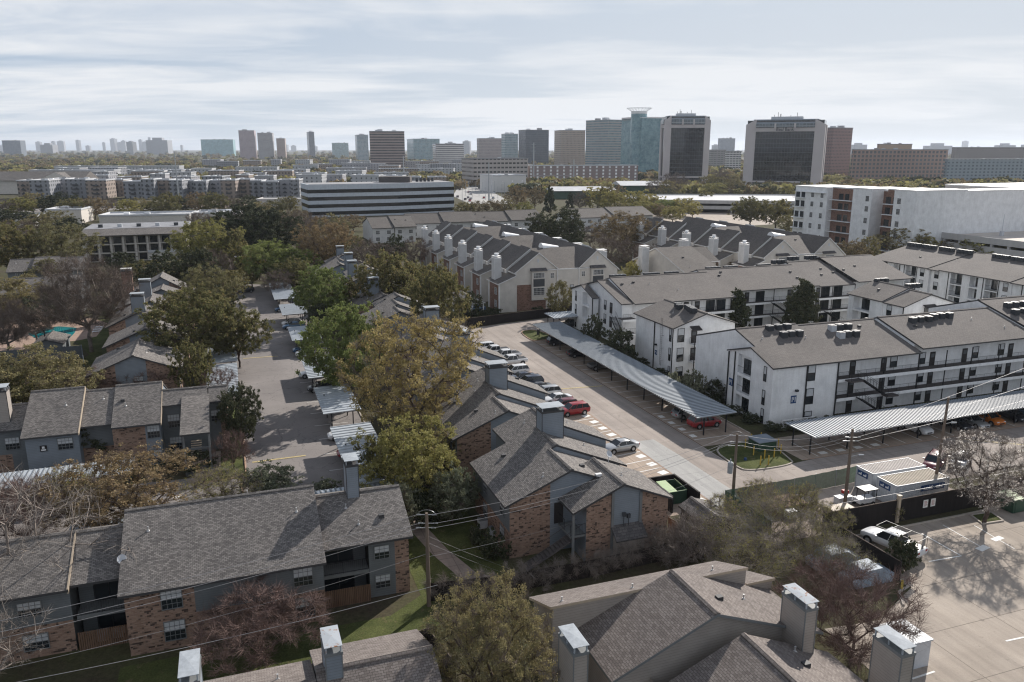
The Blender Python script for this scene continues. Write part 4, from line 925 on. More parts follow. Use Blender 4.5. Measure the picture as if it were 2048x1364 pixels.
def ac(a, b, z, where, light=False, scale=1.0):
    x, y = W(a, b); o = bpy.data.objects.new('air_conditioner', AC[1] if light else AC[0]); COL.objects.link(o); o.location = (x, y, z); o.rotation_euler = (0, 0, GA); o.scale = (scale,) * 3
    tag(o, where, 'air conditioner', 'air conditioning units on the flat and pitched roofs')
    for n, me in (('lid', AC[2]), ('fan_grille', AC[3])):
        c = bpy.data.objects.new(n, me); COL.objects.link(c); c.parent = o
ORD = ['first', 'second', 'third', 'fourth', 'fifth', 'sixth', 'seventh', 'eighth', 'ninth', 'tenth', 'eleventh', 'twelfth', 'thirteenth', 'fourteenth', 'fifteenth', 'sixteenth', 'seventeenth', 'eighteenth', 'nineteenth', 'twentieth']
ROWS = [((73.3, 94.4), (76.4, 94.4), 10.95, 3, 'upper row, left bay of nearest white roof', ()), ((74.2, 92.3), (76.9, 92.3), 10.4, 3, 'lower row, left bay of nearest white roof', ()),
        ((83.4, 93.0), (86.3, 93.0), 10.55, 3, 'upper row, middle bay of nearest white roof', (0,)), ((83.3, 91.0), (86.0, 91.0), 9.95, 3, 'lower row, middle bay of nearest white roof', (0,)),
        ((97.9, 92.2), (101.0, 92.2), 10.85, 3, 'left row, long right bay of nearest white roof', ()), ((102.5, 92.6), (105.6, 92.6), 11.0, 3, 'right row, long right bay of nearest white roof', ()),
        ((118.9, 93.4), (122.4, 93.4), 11.6, 3, 'upper row, right end of nearest white roof', ()), ((118.0, 91.2), (122.0, 91.2), 10.95, 3, 'lower row, right end of nearest white roof', ()),
        ((72.4, 117.8), (72.9, 119.0), 9.85, 2, 'rear pair on the narrow white block', ()), ((72.6, 113.6), (73.2, 116.3), 10.0, 4, 'front row on the narrow white block', ())]
for (p0, p1, z, n, w_, lights) in ROWS:
    for i in range(n):
        t = i / (n - 1); ac(p0[0] + (p1[0] - p0[0]) * t, p0[1] + (p1[1] - p0[1]) * t + 0.15 * (i % 2), z, f'{ORD[i]} condenser from left, {w_}', i in lights, 1.1)
for k, (px0, px1, py, n) in enumerate(((1233, 1261, 549, 4), (1301, 1329, 545, 5), (1356, 1380, 546, 4), (1434, 1460, 535, 4), (1470, 1495, 533, 4), (1541, 1566, 530, 4), (1583, 1607, 524, 3), (1643, 1663, 522, 3), (1668, 1688, 518, 3))):
    zr = (11.6, 11.6, 11.6, 11.5, 11.5, 11.5, 11.9, 12.4, 12.4)[k]
    q0 = G(px0, py, zr + 0.9); q1 = G(px1, py, zr + 0.9)
    bb = (144.0, 144.0, 144.0, 147.6, 147.6, 147.6, 149.6, 150.2, 150.2)[k]
    for i in range(n):
        a = q0[0] + (q1[0] - q0[0]) * i / (n - 1); ac(a, bb, zr - 0.35, f'{ORD[i]} condenser of ridge cluster {("one","two","three","four","five","six","seven","eight","nine")[k]} on the long rear white building')
for k, bc in enumerate((166.5, 161.5, 156.0, 150.6, 140.4, 135.4, 129.2, 123.6)):
    for i in range(4): ac(174.3, bc + 1.1 * i - 1.6, 11.2, f'{ORD[i]} unit of the {ORD[k]} cluster from the left on the right edge building', False, 1.15)
for i in range(3): ac(124.4 + i * 1.1, 119.2, 10.4, f'{ORD[i]} condenser on the front rank behind the dark awning building ridge'); ac(123.6 + i * 1.1, 126.4, 10.4, f'{ORD[i]} condenser on the rear rank behind the dark awning building ridge')

# ---------------------------------------------------------------- pale townhouses with tall chimneys
TW = ['siding_beige', 'brick_red', 'siding_town', 'trim_white']
def town(a0, b0, n, label, group, nfar):
    th = Th('townhouse_terrace', label, 'townhouses', a0 + 12, b0 + 20, group)
    A = lambda x: a0 + x - 61.7; B = lambda y: b0 + y - 172.0; per = 14.4
    end = B(172 + per * n)
    roof(th, 'b', B(171.7), end, [(A(61.4), 9.0), (A(67.5), 13.5), (A(72.6), 9.4)], 'shingle_town', trim='trim_white', cap=False, vents=0)
    roof(th, 'b', B(171.7), end, [(A(77.3), 9.2), (A(82.4), 13.6), (A(88.4), 8.7)], 'shingle_town', trim='trim_white', cap=False, vents=2)
    block(th, 'b', B(172.05), end - 0.3, [(A(61.9), 9.3), (A(67.5), 13.5), (A(72.2), 9.7)], TW, bands={'e0': [(A(61.8), A(69.4), 0, 6.1, 1)]})
    block(th, 'b', B(172.05), end - 0.3, [(A(77.8), 9.6), (A(82.4), 13.6), (A(88.0), 9.0)], TW)
    block(th, 'a', A(72.2), A(77.8), [(B(171.9), 9.5), (B(173), 9.6)], TW, drop=0)
    nb = max(1, n // 2)
    for i in range(nb):
        s = B(172 + 2 * per * i); roof(th, 'a', A(68.5), A(81.5), [(s - 0.15, 9.45), (s + 11.5, 13.1), (s + 2 * per - 0.3, 9.5)], 'shingle_town', trim='trim_white', cap=False, vents=1)
        d = MB(); N = 8
        for j in range(N):
            t0, t1 = math.pi * j / N, math.pi * (j + 1) / N
            for sx in (1,):
                y0, z0, y1, z1 = -math.cos(t0) * 1.6, math.sin(t0) * 1.3, -math.cos(t1) * 1.6, math.sin(t1) * 1.3
                d.add([(A(73), s + 12.6 + y0, 12.9 + z0), (A(73), s + 12.6 + y1, 12.9 + z1), (A(77.6), s + 12.6 + y1 * 0.4, 12.9 + z1 * 0.3), (A(77.6), s + 12.6 + y0 * 0.4, 12.9 + z0 * 0.3)])
                d.add([(A(73), s + 12.6, 12.9), (A(73), s + 12.6 + y0, 12.9 + z0), (A(73), s + 12.6 + y1, 12.9 + z1)])
        th.part('skylight', d, M['white'], smooth=True)
    for i in range(n):
        s = 172 + per * i
        # porch wing, chimney, raised dormer
        roof(th, 'b', B(s - 0.9), B(s + 7.6), [(A(57.1), 6.75), (A(61.6), 8.5)], 'shingle_town', trim='trim_white', cap=False, name='porch_roof')
        block(th, 'b', B(s - 0.6), B(s + 7.3), [(A(57.6), 7.1), (A(61.9), 8.6)], TW, slots={'e0': 0, 's0': 1}, bands={'s0': [(B(s - 0.6), B(s + 0.3), 0, 9, 0), (B(s + 6.4), B(s + 7.3), 0, 9, 0)]})
        for y in (s - 0.65, s + 7.2): tr = MB(); tr.box(A(57.5), A(57.75), B(y), B(y) + 0.25, 0, 6.9); th.part('corner_board', tr, M['trim_white'])
        if i == 0: tr = MB(); tr.box(A(61.75), A(61.95), B(171.95), B(171.95) + 0.15, 0, 9); th.part('corner_board', tr, M['trim_white'])
        chimney(th, A(57.9), A(59.5), B(s + 3.6), B(s + 5.9), 6.5, 12.6, 'siding_town', 'trim_white', 0.05, 'trim_white')
        p = MB(); p.tube((A(58.7), B(s + 4.7), 12.6), (A(58.7), B(s + 4.7), 13.1), 0.45, 0.45, 10); p.tube((A(58.7), B(s + 4.7), 13.1), (A(58.7), B(s + 4.7), 13.2), 0.62, 0.55, 10); th.part('chimney_pot', p, M['white'])
        roof(th, 'b', B(s + 4.4), B(s + 11.0), [(A(60.9), 9.35), (A(67.2), 14.05)], 'shingle_town', trim='trim_white', cap=False, vents=0, name='dormer_roof')
        block(th, 'b', B(s + 4.6), B(s + 10.8), [(A(61.1), 9.45), (A(67.2), 14.0)], ['siding_town'], z0=8.0, name='dormer_wall')
        win(th, 'white', '-a', A(61.1), B(s + 6.2), 8.1, 0.9, 1.0)
        for z in (1.0, 4.0): win(th, 'white', '-a', A(57.6), B(s + 2.0), z, 1.4, 1.5)
        chimney(th, A(86.8), A(89.0), B(s + 8.0), B(s + 10.0), 6, 12.4, 'siding_town', 'trim_white', 0.05, 'trim_white')
        roof(th, 'b', B(s + 5.0), B(s + 9.5), [(A(82.7), 13.9), (A(87.5), 10.6)], 'shingle_town', trim='trim_white', cap=False, name='dormer_roof')
        block(th, 'b', B(s + 5.2), B(s + 9.3), [(A(82.7), 13.85), (A(87.3), 10.6)], ['siding_town'], z0=9.0, name='dormer_wall')
    for c, lo in ((67.4, 2.4), (82.6, 2.4)):
        bx = MB(); bx.box(A(c - 1.75), A(c + 1.75), B(171.4), B(172.05), lo, 9.3); bay = th.part('bay_window', bx, M['siding_beige'])
        pn = MB(); pn.box(A(c - 1.4), A(c + 1.4), B(171.36), B(171.4), 5.6, 7.4); pn.build('bay_panel', [M['ac_dark']], bay, th.off)
        rf = MB(); rf.prism([(B(171.0), 9.3), (B(172.04), 9.9), (B(172.04), 9.3)], A(c - 2), A(c + 2), 'a'); rf.build('bay_roof', [M['shingle_dark']], bay, th.off)
        win(th, 'white', '-b', B(171.4), A(c), 7.7, 2.6, 1.1); win(th, 'white', '-b', B(171.4), A(c), 3.6, 2.7, 1.7)
        v = MB(); v.box(A(c - 0.2), A(c + 0.2), B(171.98), B(172.05), 11.2, 12.0); th.part('gable_vent', v, M['ac_light'])
        win(th, 'white', '-b', B(172.05), A(c + (3.6 if c < 70 else -3.6)), 7.4, 0.8, 1.1)
    t = MB(); t.box(A(72.2), A(77.8), B(171.8), B(171.9), 9.35, 9.5); t.box(A(72.15), A(72.3), B(171.8), B(171.9), 0, 9.4); t.box(A(77.7), A(77.85), B(171.8), B(171.9), 0, 9.4); th.part('wall_trim', t, M['trim_white'])
    win(th, 'sash', '-b', B(171.9), A(76), 4.4, 0.8, 1.1)
    return th
town(61.7, 172.0, 6, 'pale townhouses behind the dark board fence, six tall white chimneys in a line', 'pale townhouse terraces with white chimneys', 5)
town(132.6, 175.3, 5, 'pale townhouse terrace farther right, partly behind the long white building', 'pale townhouse terraces with white chimneys', 5)
def town_side():
    th = Th('townhouse_terrace', 'steep grey townhouse roof between the two chimney terraces, behind the white building', 'townhouses', 108, 175, 'pale townhouse terraces with white chimneys')
    roof(th, 'a', 101.5, 112.0, [(160, 7.2), (178, 12.6), (190, 8)], 'shingle_town', trim='trim_white', cap=False, vents=3)
    roof(th, 'a', 112.01, 119.5, [(176, 8.6), (183, 11.6), (190, 8)], 'shingle_town', trim='trim_white', cap=False)
    block(th, 'a', 101.9, 111.8, [(161, 7.5), (178, 12.6), (189, 8.3)], TW); block(th, 'a', 111.9, 119, [(177, 9), (183, 11.6), (189, 8.3)], TW)
    chimney(th, 98.5, 100.4, 179, 181, 0, 13.0, 'siding_town', 'trim_white', 0.05, 'trim_white'); chimney(th, 118.0, 120.0, 192, 194, 0, 12.6, 'siding_town', 'trim_white', 0.05, 'trim_white')
town_side()
def gable_house(name, label, a0, a1, b0, b1, ze, zr, group=None, steps=1, wall='siding_town', rf='shingle_town', nwin=8, z2=True, trim='trim'):
    th = Th(name, label, 'apartment building', (a0 + a1) / 2, (b0 + b1) / 2, group)
    L = (a1 - a0) / steps
    for i in range(steps):
        s = a0 + L * i; dz = 0.35 * (i % 2); e = s + L - 0.02
        roof(th, 'a', s, e, [(b0 - 0.4 - 0.8 * (i % 2), ze + dz), ((b0 + b1) / 2, zr + dz), (b1 + 0.4, ze + dz)], rf, vents=2, trim=trim)
        block(th, 'a', s + 0.3, e - 0.3 if i == steps - 1 else e, [(b0, ze + 0.2 + dz), ((b0 + b1) / 2, zr + dz), (b1, ze + 0.2 + dz)], [wall])
        k = max(1, nwin // steps)
        for j in range(k):
            for z in ((0.9, 3.6) if z2 else (0.9,)): win(th, 'white', '-b', b0, s + L * (j + 0.5) / k, z, 1.5, 1.4)
    return th
gable_house('grey_roofed_house', 'long grey house row behind the six chimneys, in front of the striped office building', 72, 133, 334, 352, 6, 9.6, 'long grey roofed rows behind the townhouses', 4, nwin=12)
gable_house('grey_roofed_house', 'grey house with a gabled front left of the six white chimneys', 54, 72, 320, 345, 6, 9.4, 'long grey roofed rows behind the townhouses', 2, nwin=4)
gable_house('grey_roofed_house', 'grey roofed row at the centre behind the dark oak, before the pale green trees', 150, 191, 338, 360, 6, 9.4, 'long grey roofed rows behind the townhouses', 2, nwin=8)
gable_house('grey_roofed_house', 'stepped grey roofs among trees at the far left, left of the bare brown tree', -56, -38, 240, 252, 5.4, 8.0, 'grey roofed buildings among the trees on the left', 3, 'siding', 'shingle', 4)
gable_house('grey_roofed_house', 'second set of grey roofs at the far left, just above the pool trees', -50, -33, 205, 218, 5.0, 7.6, 'grey roofed buildings among the trees on the left', 2, 'siding', 'shingle', 4)

# ---------------------------------------------------------------- ground, car parks, lawns
def sheet(name, pts, z, m, world=False, kind='structure'):
    mb = MB(); mb.add([(p[0], p[1], z) for p in pts]); o = mb.build(name, m if not isinstance(m, str) else M[m])
    if not world: o.rotation_euler = (0, 0, GA)
    o['kind'] = kind; return o
def disc(name, R, z, m):
    mb = MB(); N = 64; mb.add([(R * math.cos(2 * math.pi * i / N), R * math.sin(2 * math.pi * i / N), z) for i in range(N)]); o = mb.build(name, M[m]); o['kind'] = 'structure'; return o
disc('ground', 19800, 0.0, 'soil')
sheet('car_park', [(-0.2, 72), (15.6, 72), (15.6, 225), (6, 232), (-6, 236), (-0.2, 232)], 0.02, 'asphalt')
sheet('car_park', [(-46, 76.5), (-0.2, 76.5), (-0.2, 91.2), (-5.2, 91.2), (-5.2, 93.0), (-46, 95.5)], 0.02, 'asphalt')
sheet('car_park', [(-5.5, 120), (-0.2, 120), (-0.2, 160), (-5.5, 160)], 0.02, 'asphalt')
sheet('car_park', [(46.6, 70), (54.9, 70), (54.9, 146), (63, 152), (72, 154), (80, 158), (80, 166), (66, 162.3), (55, 160.2), (46, 158), (40.5, 157.5), (41, 140), (46.6, 136)], 0.02, 'lane')
sheet('car_park', [(46.6, 62), (130, 66.5), (130, 74.0), (65.3, 73.9), (60, 73.3), (54.9, 74), (54.9, 70), (46.6, 70)], 0.03, 'lane')
sheet('parking_stalls', [(40.5, 66), (46.58, 66), (46.58, 140), (40.5, 140)], 0.02, 'stall')
sheet('parking_stalls', [(54.92, 82), (63.5, 82), (63.5, 147), (54.92, 147)], 0.02, 'stall')
sheet('parking_stalls', [(63.8, 74.0), (130, 74.1), (130, 81.5), (63.8, 81.5)], 0.02, 'stall')
sheet('concrete_apron', [(46.7, 60), (50.6, 62), (50.5, 80.7), (50.2, 86.4), (46.7, 86.5)], 0.045, 'slab')
sheet('car_park', [(40, 20), (140, 20), (140, 56.2), (54.2, 56.2), (53.4, 47), (47, 44), (42, 44.5)], 0.02, 'lot')
sheet('storage_yard', [(47, 57.5), (74, 57.5), (74, 66.3), (47, 65.8)], 0.02, 'walk')
sheet('pavement', [(13.6, 79), (15.3, 79), (17.2, 67), (18.5, 62), (22, 58.6), (20.6, 58.2), (17.0, 61.2), (15.6, 66.5)], 0.03, 'walk')
sheet('lawn', [(9.8, 52.4), (17, 58.2), (21.5, 62), (21, 80), (15.8, 84), (13, 84), (13, 60), (10, 57.8), (-10, 57.8), (-10, 50), (4, 50)], 0.015, 'grass')
sheet('lawn', [(-4.9, 91.6), (-0.3, 92.6), (-0.3, 122), (-1.9, 122), (-1.9, 99.5), (-4.2, 98.2)], 0.03, 'grass')
sheet('pavement', [(-5.8, 91.4), (-4.7, 91.9), (-3.1, 96.0), (-3.1, 101), (-4.1, 101), (-4.3, 96.2)], 0.04, 'walk')
sheet('lawn', [(-33, 146), (-21.5, 146), (-22, 200), (-30, 205), (-30, 172), (-26, 160)], 0.012, 'grass')
sheet('pool_deck', [(-52, 168), (-39, 168), (-36, 172), (-29.8, 173.5), (-26.9, 176), (-26.5, 189), (-30, 196), (-44, 198), (-54, 190)], 0.02, 'deck_tan')
sheet('pool_water', [(-40.4, 183), (-38.0, 178.0), (-34.0, 178.4), (-31.8, 175.5), (-31.6, 181), (-32.0, 186.2), (-35.8, 189.0), (-38.6, 187.8)], 0.05, 'water')
sheet('car_park', [(215, 330), (290, 340), (300, 420), (215, 410)], 0.02, 'lot')
def strip(name, p0, p1, w, z, m):
    p0 = Vector(p0); p1 = Vector(p1); d = (p1 - p0).normalized(); n = Vector((-d.y, d.x)) * w / 2
    return sheet(name, [tuple(p0 - n), tuple(p1 - n), tuple(p1 + n), tuple(p0 + n)], z, m)
def markings():
    b = 67.0
    while b < 138:
        strip('painted_line', (42.2, b - 0.55), (46.5, b), 0.13, 0.034, 'stripe')
        strip('painted_line', (45.3, b + 1.1), (46.4, b + 1.4), 0.95, 0.033, 'stripe') if b < 100 else None
        b += 2.7
    b = 84.5
    while b < 146:
        strip('painted_line', (55.2, b), (60.8, b), 0.12, 0.034, 'stripe'); strip('painted_line', (55.4, b + 1.35), (56.2, b + 1.35), 1.0, 0.033, 'stripe') if b < 94 else None
        b += 2.75
    a = 66.5
    while a < 128:
        strip('painted_line', (a, 74.4), (a, 79.5), 0.12, 0.034, 'stripe'); strip('painted_line', (a + 1.35, 74.8), (a + 1.35, 75.6), 1.1, 0.033, 'stripe') if a < 76 else None
        a += 2.75
    for k in range(9): strip('painted_line', (9.0, 84.5 + 2.75 * k * 2), (13.5, 84.5 + 2.75 * k * 2), 0.10, 0.034, 'stripe')
    strip('gutter_line', (46.65, 62), (46.65, 140), 0.14, 0.036, 'kerb_red'); strip('gutter_line', (54.9, 82), (54.9, 146), 0.16, 0.036, 'wood'); strip('gutter_line', (64, 74.0), (130, 74.1), 0.16, 0.046, 'kerb_red')
    strip('speed_hump', (0.5, 95.7), (6.8, 95.8), 0.38, 0.05, 'stripe_y'); strip('speed_hump', (0.7, 147.7), (6.7, 147.4), 0.4, 0.05, 'stripe_y'); strip('speed_hump', (47.2, 111.2), (54.5, 110.5), 0.38, 0.05, 'stripe_y')
    strip('painted_line', (88, 73.2), (97, 66.6), 0.35, 0.05, 'stripe_y')
    for p, q, w in (((62.2, 54.4), (62.1, 49.7), 0.14), ((62.1, 49.7), (58.4, 49.9), 0.14), ((65.7, 55.1), (65.3, 49.8), 0.11), ((68.6, 54.0), (68.0, 49.0), 0.10), ((54.1, 38.5), (55.9, 38.4), 0.16), ((43.7, 37.4), (45.9, 37.5), 0.16), ((55.0, 37.4), (57.5, 37.3), 0.5), ((-10.9, 88.1), (-9.9, 88.1), 0.25), ((-8.0, 88.1), (-7.0, 88.1), 0.25)):
        strip('painted_line', p, q, w, 0.034, 'stripe')
    strip('painted_line', (64.6, 50.0), (66.0, 50.3), 0.7, 0.033, 'stripe'); strip('painted_line', (67.6, 51.0), (69.0, 51.2), 0.6, 0.033, 'stripe')
markings()
def kerb(name, pts, w=0.18, h=0.14, m='kerb', closed=False, z=0.0):
    mb = MB(); P_ = [Vector(p) for p in pts]; n = len(P_)
    for i in range(n if closed else n - 1):
        p, q = P_[i], P_[(i + 1) % n]; d = (q - p).normalized(); e = Vector((-d.y, d.x)) * w / 2; x = d * w * 0.5
        a, b, c, d_ = p - e - x * 0.2, q - e + x * 0.2, q + e + x * 0.2, p + e - x * 0.2
        mb.add([(*v, z + h) for v in (a, b, c, d_)]); mb.add([(*a, z), (*b, z), (*b, z + h), (*a, z + h)]); mb.add([(*c, z), (*d_, z), (*d_, z + h), (*c, z + h)])
        mb.add([(*b, z), (*c, z), (*c, z + h), (*b, z + h)]); mb.add([(*d_, z), (*a, z), (*a, z + h), (*d_, z + h)])
    o = mb.build(name, M[m]); o.rotation_euler = (0, 0, GA); o['kind'] = 'structure'
def smooth_poly(pts, it=2):
    for _ in range(it):
        q = []
        for i in range(len(pts)):
            p, r = pts[i], pts[(i + 1) % len(pts)]
            q += [(p[0] * .75 + r[0] * .25, p[1] * .75 + r[1] * .25), (p[0] * .25 + r[0] * .75, p[1] * .25 + r[1] * .75)]
        pts = q
    return pts
isl1 = smooth_poly([(55.2, 151.0), (54.7, 143.3), (56.0, 142.6), (60.2, 143.2), (59.4, 151.3), (57.0, 152.2)])
isl2 = smooth_poly([(55.5, 81.2), (54.9, 74.9), (55.5, 73.2), (62.0, 73.2), (62.6, 75.0), (63.7, 80.2), (60.8, 81.6)], 2)
sheet('lawn', isl1, 0.09, 'grass'); kerb('kerb', isl1, m='kerb_red', closed=True); sheet('lawn', isl2, 0.09, 'grass'); kerb('kerb', isl2, closed=True)
kerb('kerb', [(-0.25, 76.5), (-0.9, 89.5), (-0.3, 92.3), (-0.25, 120)], m='kerb_red'); kerb('kerb', [(-0.3, 92.5), (-2, 91.2), (-5.2, 91.1)], m='kerb_red')
kerb('kerb', [(15.7, 75), (15.7, 222)]); kerb('kerb', [(40.9, 68), (40.9, 134)])
kerb('kerb', [(63.4, 84), (63.4, 146)]); kerb('kerb', [(66, 80.2), (128, 80.2)])
kerb('kerb', [(54.3, 56.1), (69, 56.1), (78, 56.3), (130, 57)]); kerb('kerb', [(53.4, 56), (53.3, 47.2), (51.7, 46.7), (50.5, 45.0)])
plq = [(70.2, 55.8), (69.6, 53.9), (72.2, 53.7), (72.8, 55.6)]; kerb('kerb', plq, closed=True, m='kerb'); sheet('planter_soil', plq, 0.08, 'grass')
strip('painted_line', (53.4, 48.0), (52.2, 46.9), 0.2, 0.15, 'yellow')

# ---------------------------------------------------------------- carports
def carport(label, a0, a1, b0, b1, z=2.72, ribs='a', group=None, posts=None, tilt=0.12, per=0.42, m='white_metal'):
    th = Th('carport', label, 'carport', (a0 + a1) / 2, (b0 + b1) / 2, group)
    mb = MB(); lo, hi = (b0, b1) if ribs == 'a' else (a0, a1); n = max(2, int((hi - lo) / per)); st = (hi - lo) / n
    za = lambda a: z + tilt * (a - a0) / (a1 - a0)
    prof = []
    for i in range(n):
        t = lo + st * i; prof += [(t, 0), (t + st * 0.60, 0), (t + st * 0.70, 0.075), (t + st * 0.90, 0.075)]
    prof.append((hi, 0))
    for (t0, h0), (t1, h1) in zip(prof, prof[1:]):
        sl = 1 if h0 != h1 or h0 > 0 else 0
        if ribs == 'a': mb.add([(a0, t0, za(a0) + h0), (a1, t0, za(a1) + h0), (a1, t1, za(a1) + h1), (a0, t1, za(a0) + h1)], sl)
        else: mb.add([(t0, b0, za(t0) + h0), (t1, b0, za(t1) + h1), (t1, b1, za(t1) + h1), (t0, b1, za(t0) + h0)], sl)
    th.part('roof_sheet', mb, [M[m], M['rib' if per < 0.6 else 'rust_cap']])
    f = MB()
    for y in (b0, b1): f.add([(a0, y, za(a0) - 0.14), (a1, y, za(a1) - 0.14), (a1, y, za(a1) - 0.004), (a0, y, za(a0) - 0.004)])
    for x in (a0, a1): f.add([(x, b0, za(x) - 0.14), (x, b1, za(x) - 0.14), (x, b1, za(x) - 0.004), (x, b0, za(x) - 0.004)])
    th.part('edge_trim', f, [M['steel']])
    along = ribs == 'a' ; L = (b1 - b0) if along else (a1 - a0); n = max(1, int(round(L / 5.6)))
    for i in range(n + 1):
        t = (b0 if along else a0) + 0.4 + (L - 0.8) * i / n
        bm_ = MB()
        if along: bm_.box(a0 + 0.3, a1 - 0.3, t - 0.05, t + 0.05, z - 0.22, z - 0.02)
        else: bm_.box(t - 0.05, t + 0.05, b0 + 0.3, b1 - 0.3, z - 0.22, z - 0.02)
        th.part('beam', bm_, [M['black']])
        for u in (0.22, 0.78):
            p = MB(); x, y = (a0 + (a1 - a0) * u, t) if along else (t, b0 + (b1 - b0) * u)
            p.box(x - 0.07, x + 0.07, y - 0.07, y + 0.07, 0, z - 0.2); th.part('post', p, M['black'])
    if along and L < 30:
        v = MB(); x, y = a0 + 1.0, b0 + L * 0.62; v.tube((x, y, z), (x, y, z + 0.3), 0.07, n=6); th.part('roof_vent', v, M['black'])
    return th
CG_ = 'carports down the right side of the asphalt drive'
for i, (a0, a1, b0, b1, w) in enumerate([(10.1, 15.2, 78.5, 97.6, 'nearest carport on the drive, tree shadows across its roof'), (9.95, 15.0, 103.2, 115.8, 'second carport from the camera, in front of the yellow tree'),
        (9.75, 15.1, 121.2, 134.0, 'third carport from the camera, ribbed and sunlit beside the green tree'), (9.4, 14.8, 147.6, 159.3, 'fourth carport from the camera with the white wagon in front'),
        (9.3, 14.6, 172.1, 184.0, 'fifth carport from the camera, small and pale'), (8.8, 14.0, 191.2, 216, 'farthest carport at the end of the drive')]):
    carport(w, a0, a1, b0, b1, group=CG_, per=0.9)
carport('pale carport at the left kerb of the drive, under the oak', -5.0, -0.3, 135.5, 149.9, group='carports on the left of the drive', per=0.9)
carport('pale carport at the left kerb of the drive, nearer one by the bare tree', -5.0, -0.4, 116.5, 134.0, group='carports on the left of the drive', per=0.9)
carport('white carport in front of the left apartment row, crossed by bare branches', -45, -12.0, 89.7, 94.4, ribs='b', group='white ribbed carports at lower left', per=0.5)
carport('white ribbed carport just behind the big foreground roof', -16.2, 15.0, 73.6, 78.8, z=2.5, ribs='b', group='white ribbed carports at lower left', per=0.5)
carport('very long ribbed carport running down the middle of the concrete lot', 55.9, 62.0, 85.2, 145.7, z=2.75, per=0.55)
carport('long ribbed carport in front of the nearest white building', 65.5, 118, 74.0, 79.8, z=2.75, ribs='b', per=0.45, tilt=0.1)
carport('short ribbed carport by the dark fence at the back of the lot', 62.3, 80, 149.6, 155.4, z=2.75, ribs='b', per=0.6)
def gazebo():
    th = Th('gabled_carport', 'open gabled carport with white posts among trees near the dark fence', 'carport', 50.5, 175)
    roof(th, 'b', 171.2, 181, [(46.8, 2.7), (50.5, 4.3), (54.2, 2.7)], 'shingle', trim='trim_white')
    t = MB(); t.bar((47, 171.4, 2.55), (54, 171.4, 2.55), 0.09); t.bar((50.5, 171.4, 0), (50.5, 171.4, 4.1), 0.09); th.part('truss', t, M['trim_white'])
    for x in (47.2, 53.8):
        for y in (171.6, 180.5): p = MB(); p.box(x - 0.1, x + 0.1, y - 0.1, y + 0.1, 0, 2.6); th.part('post', p, M['trim_white'])
gazebo()

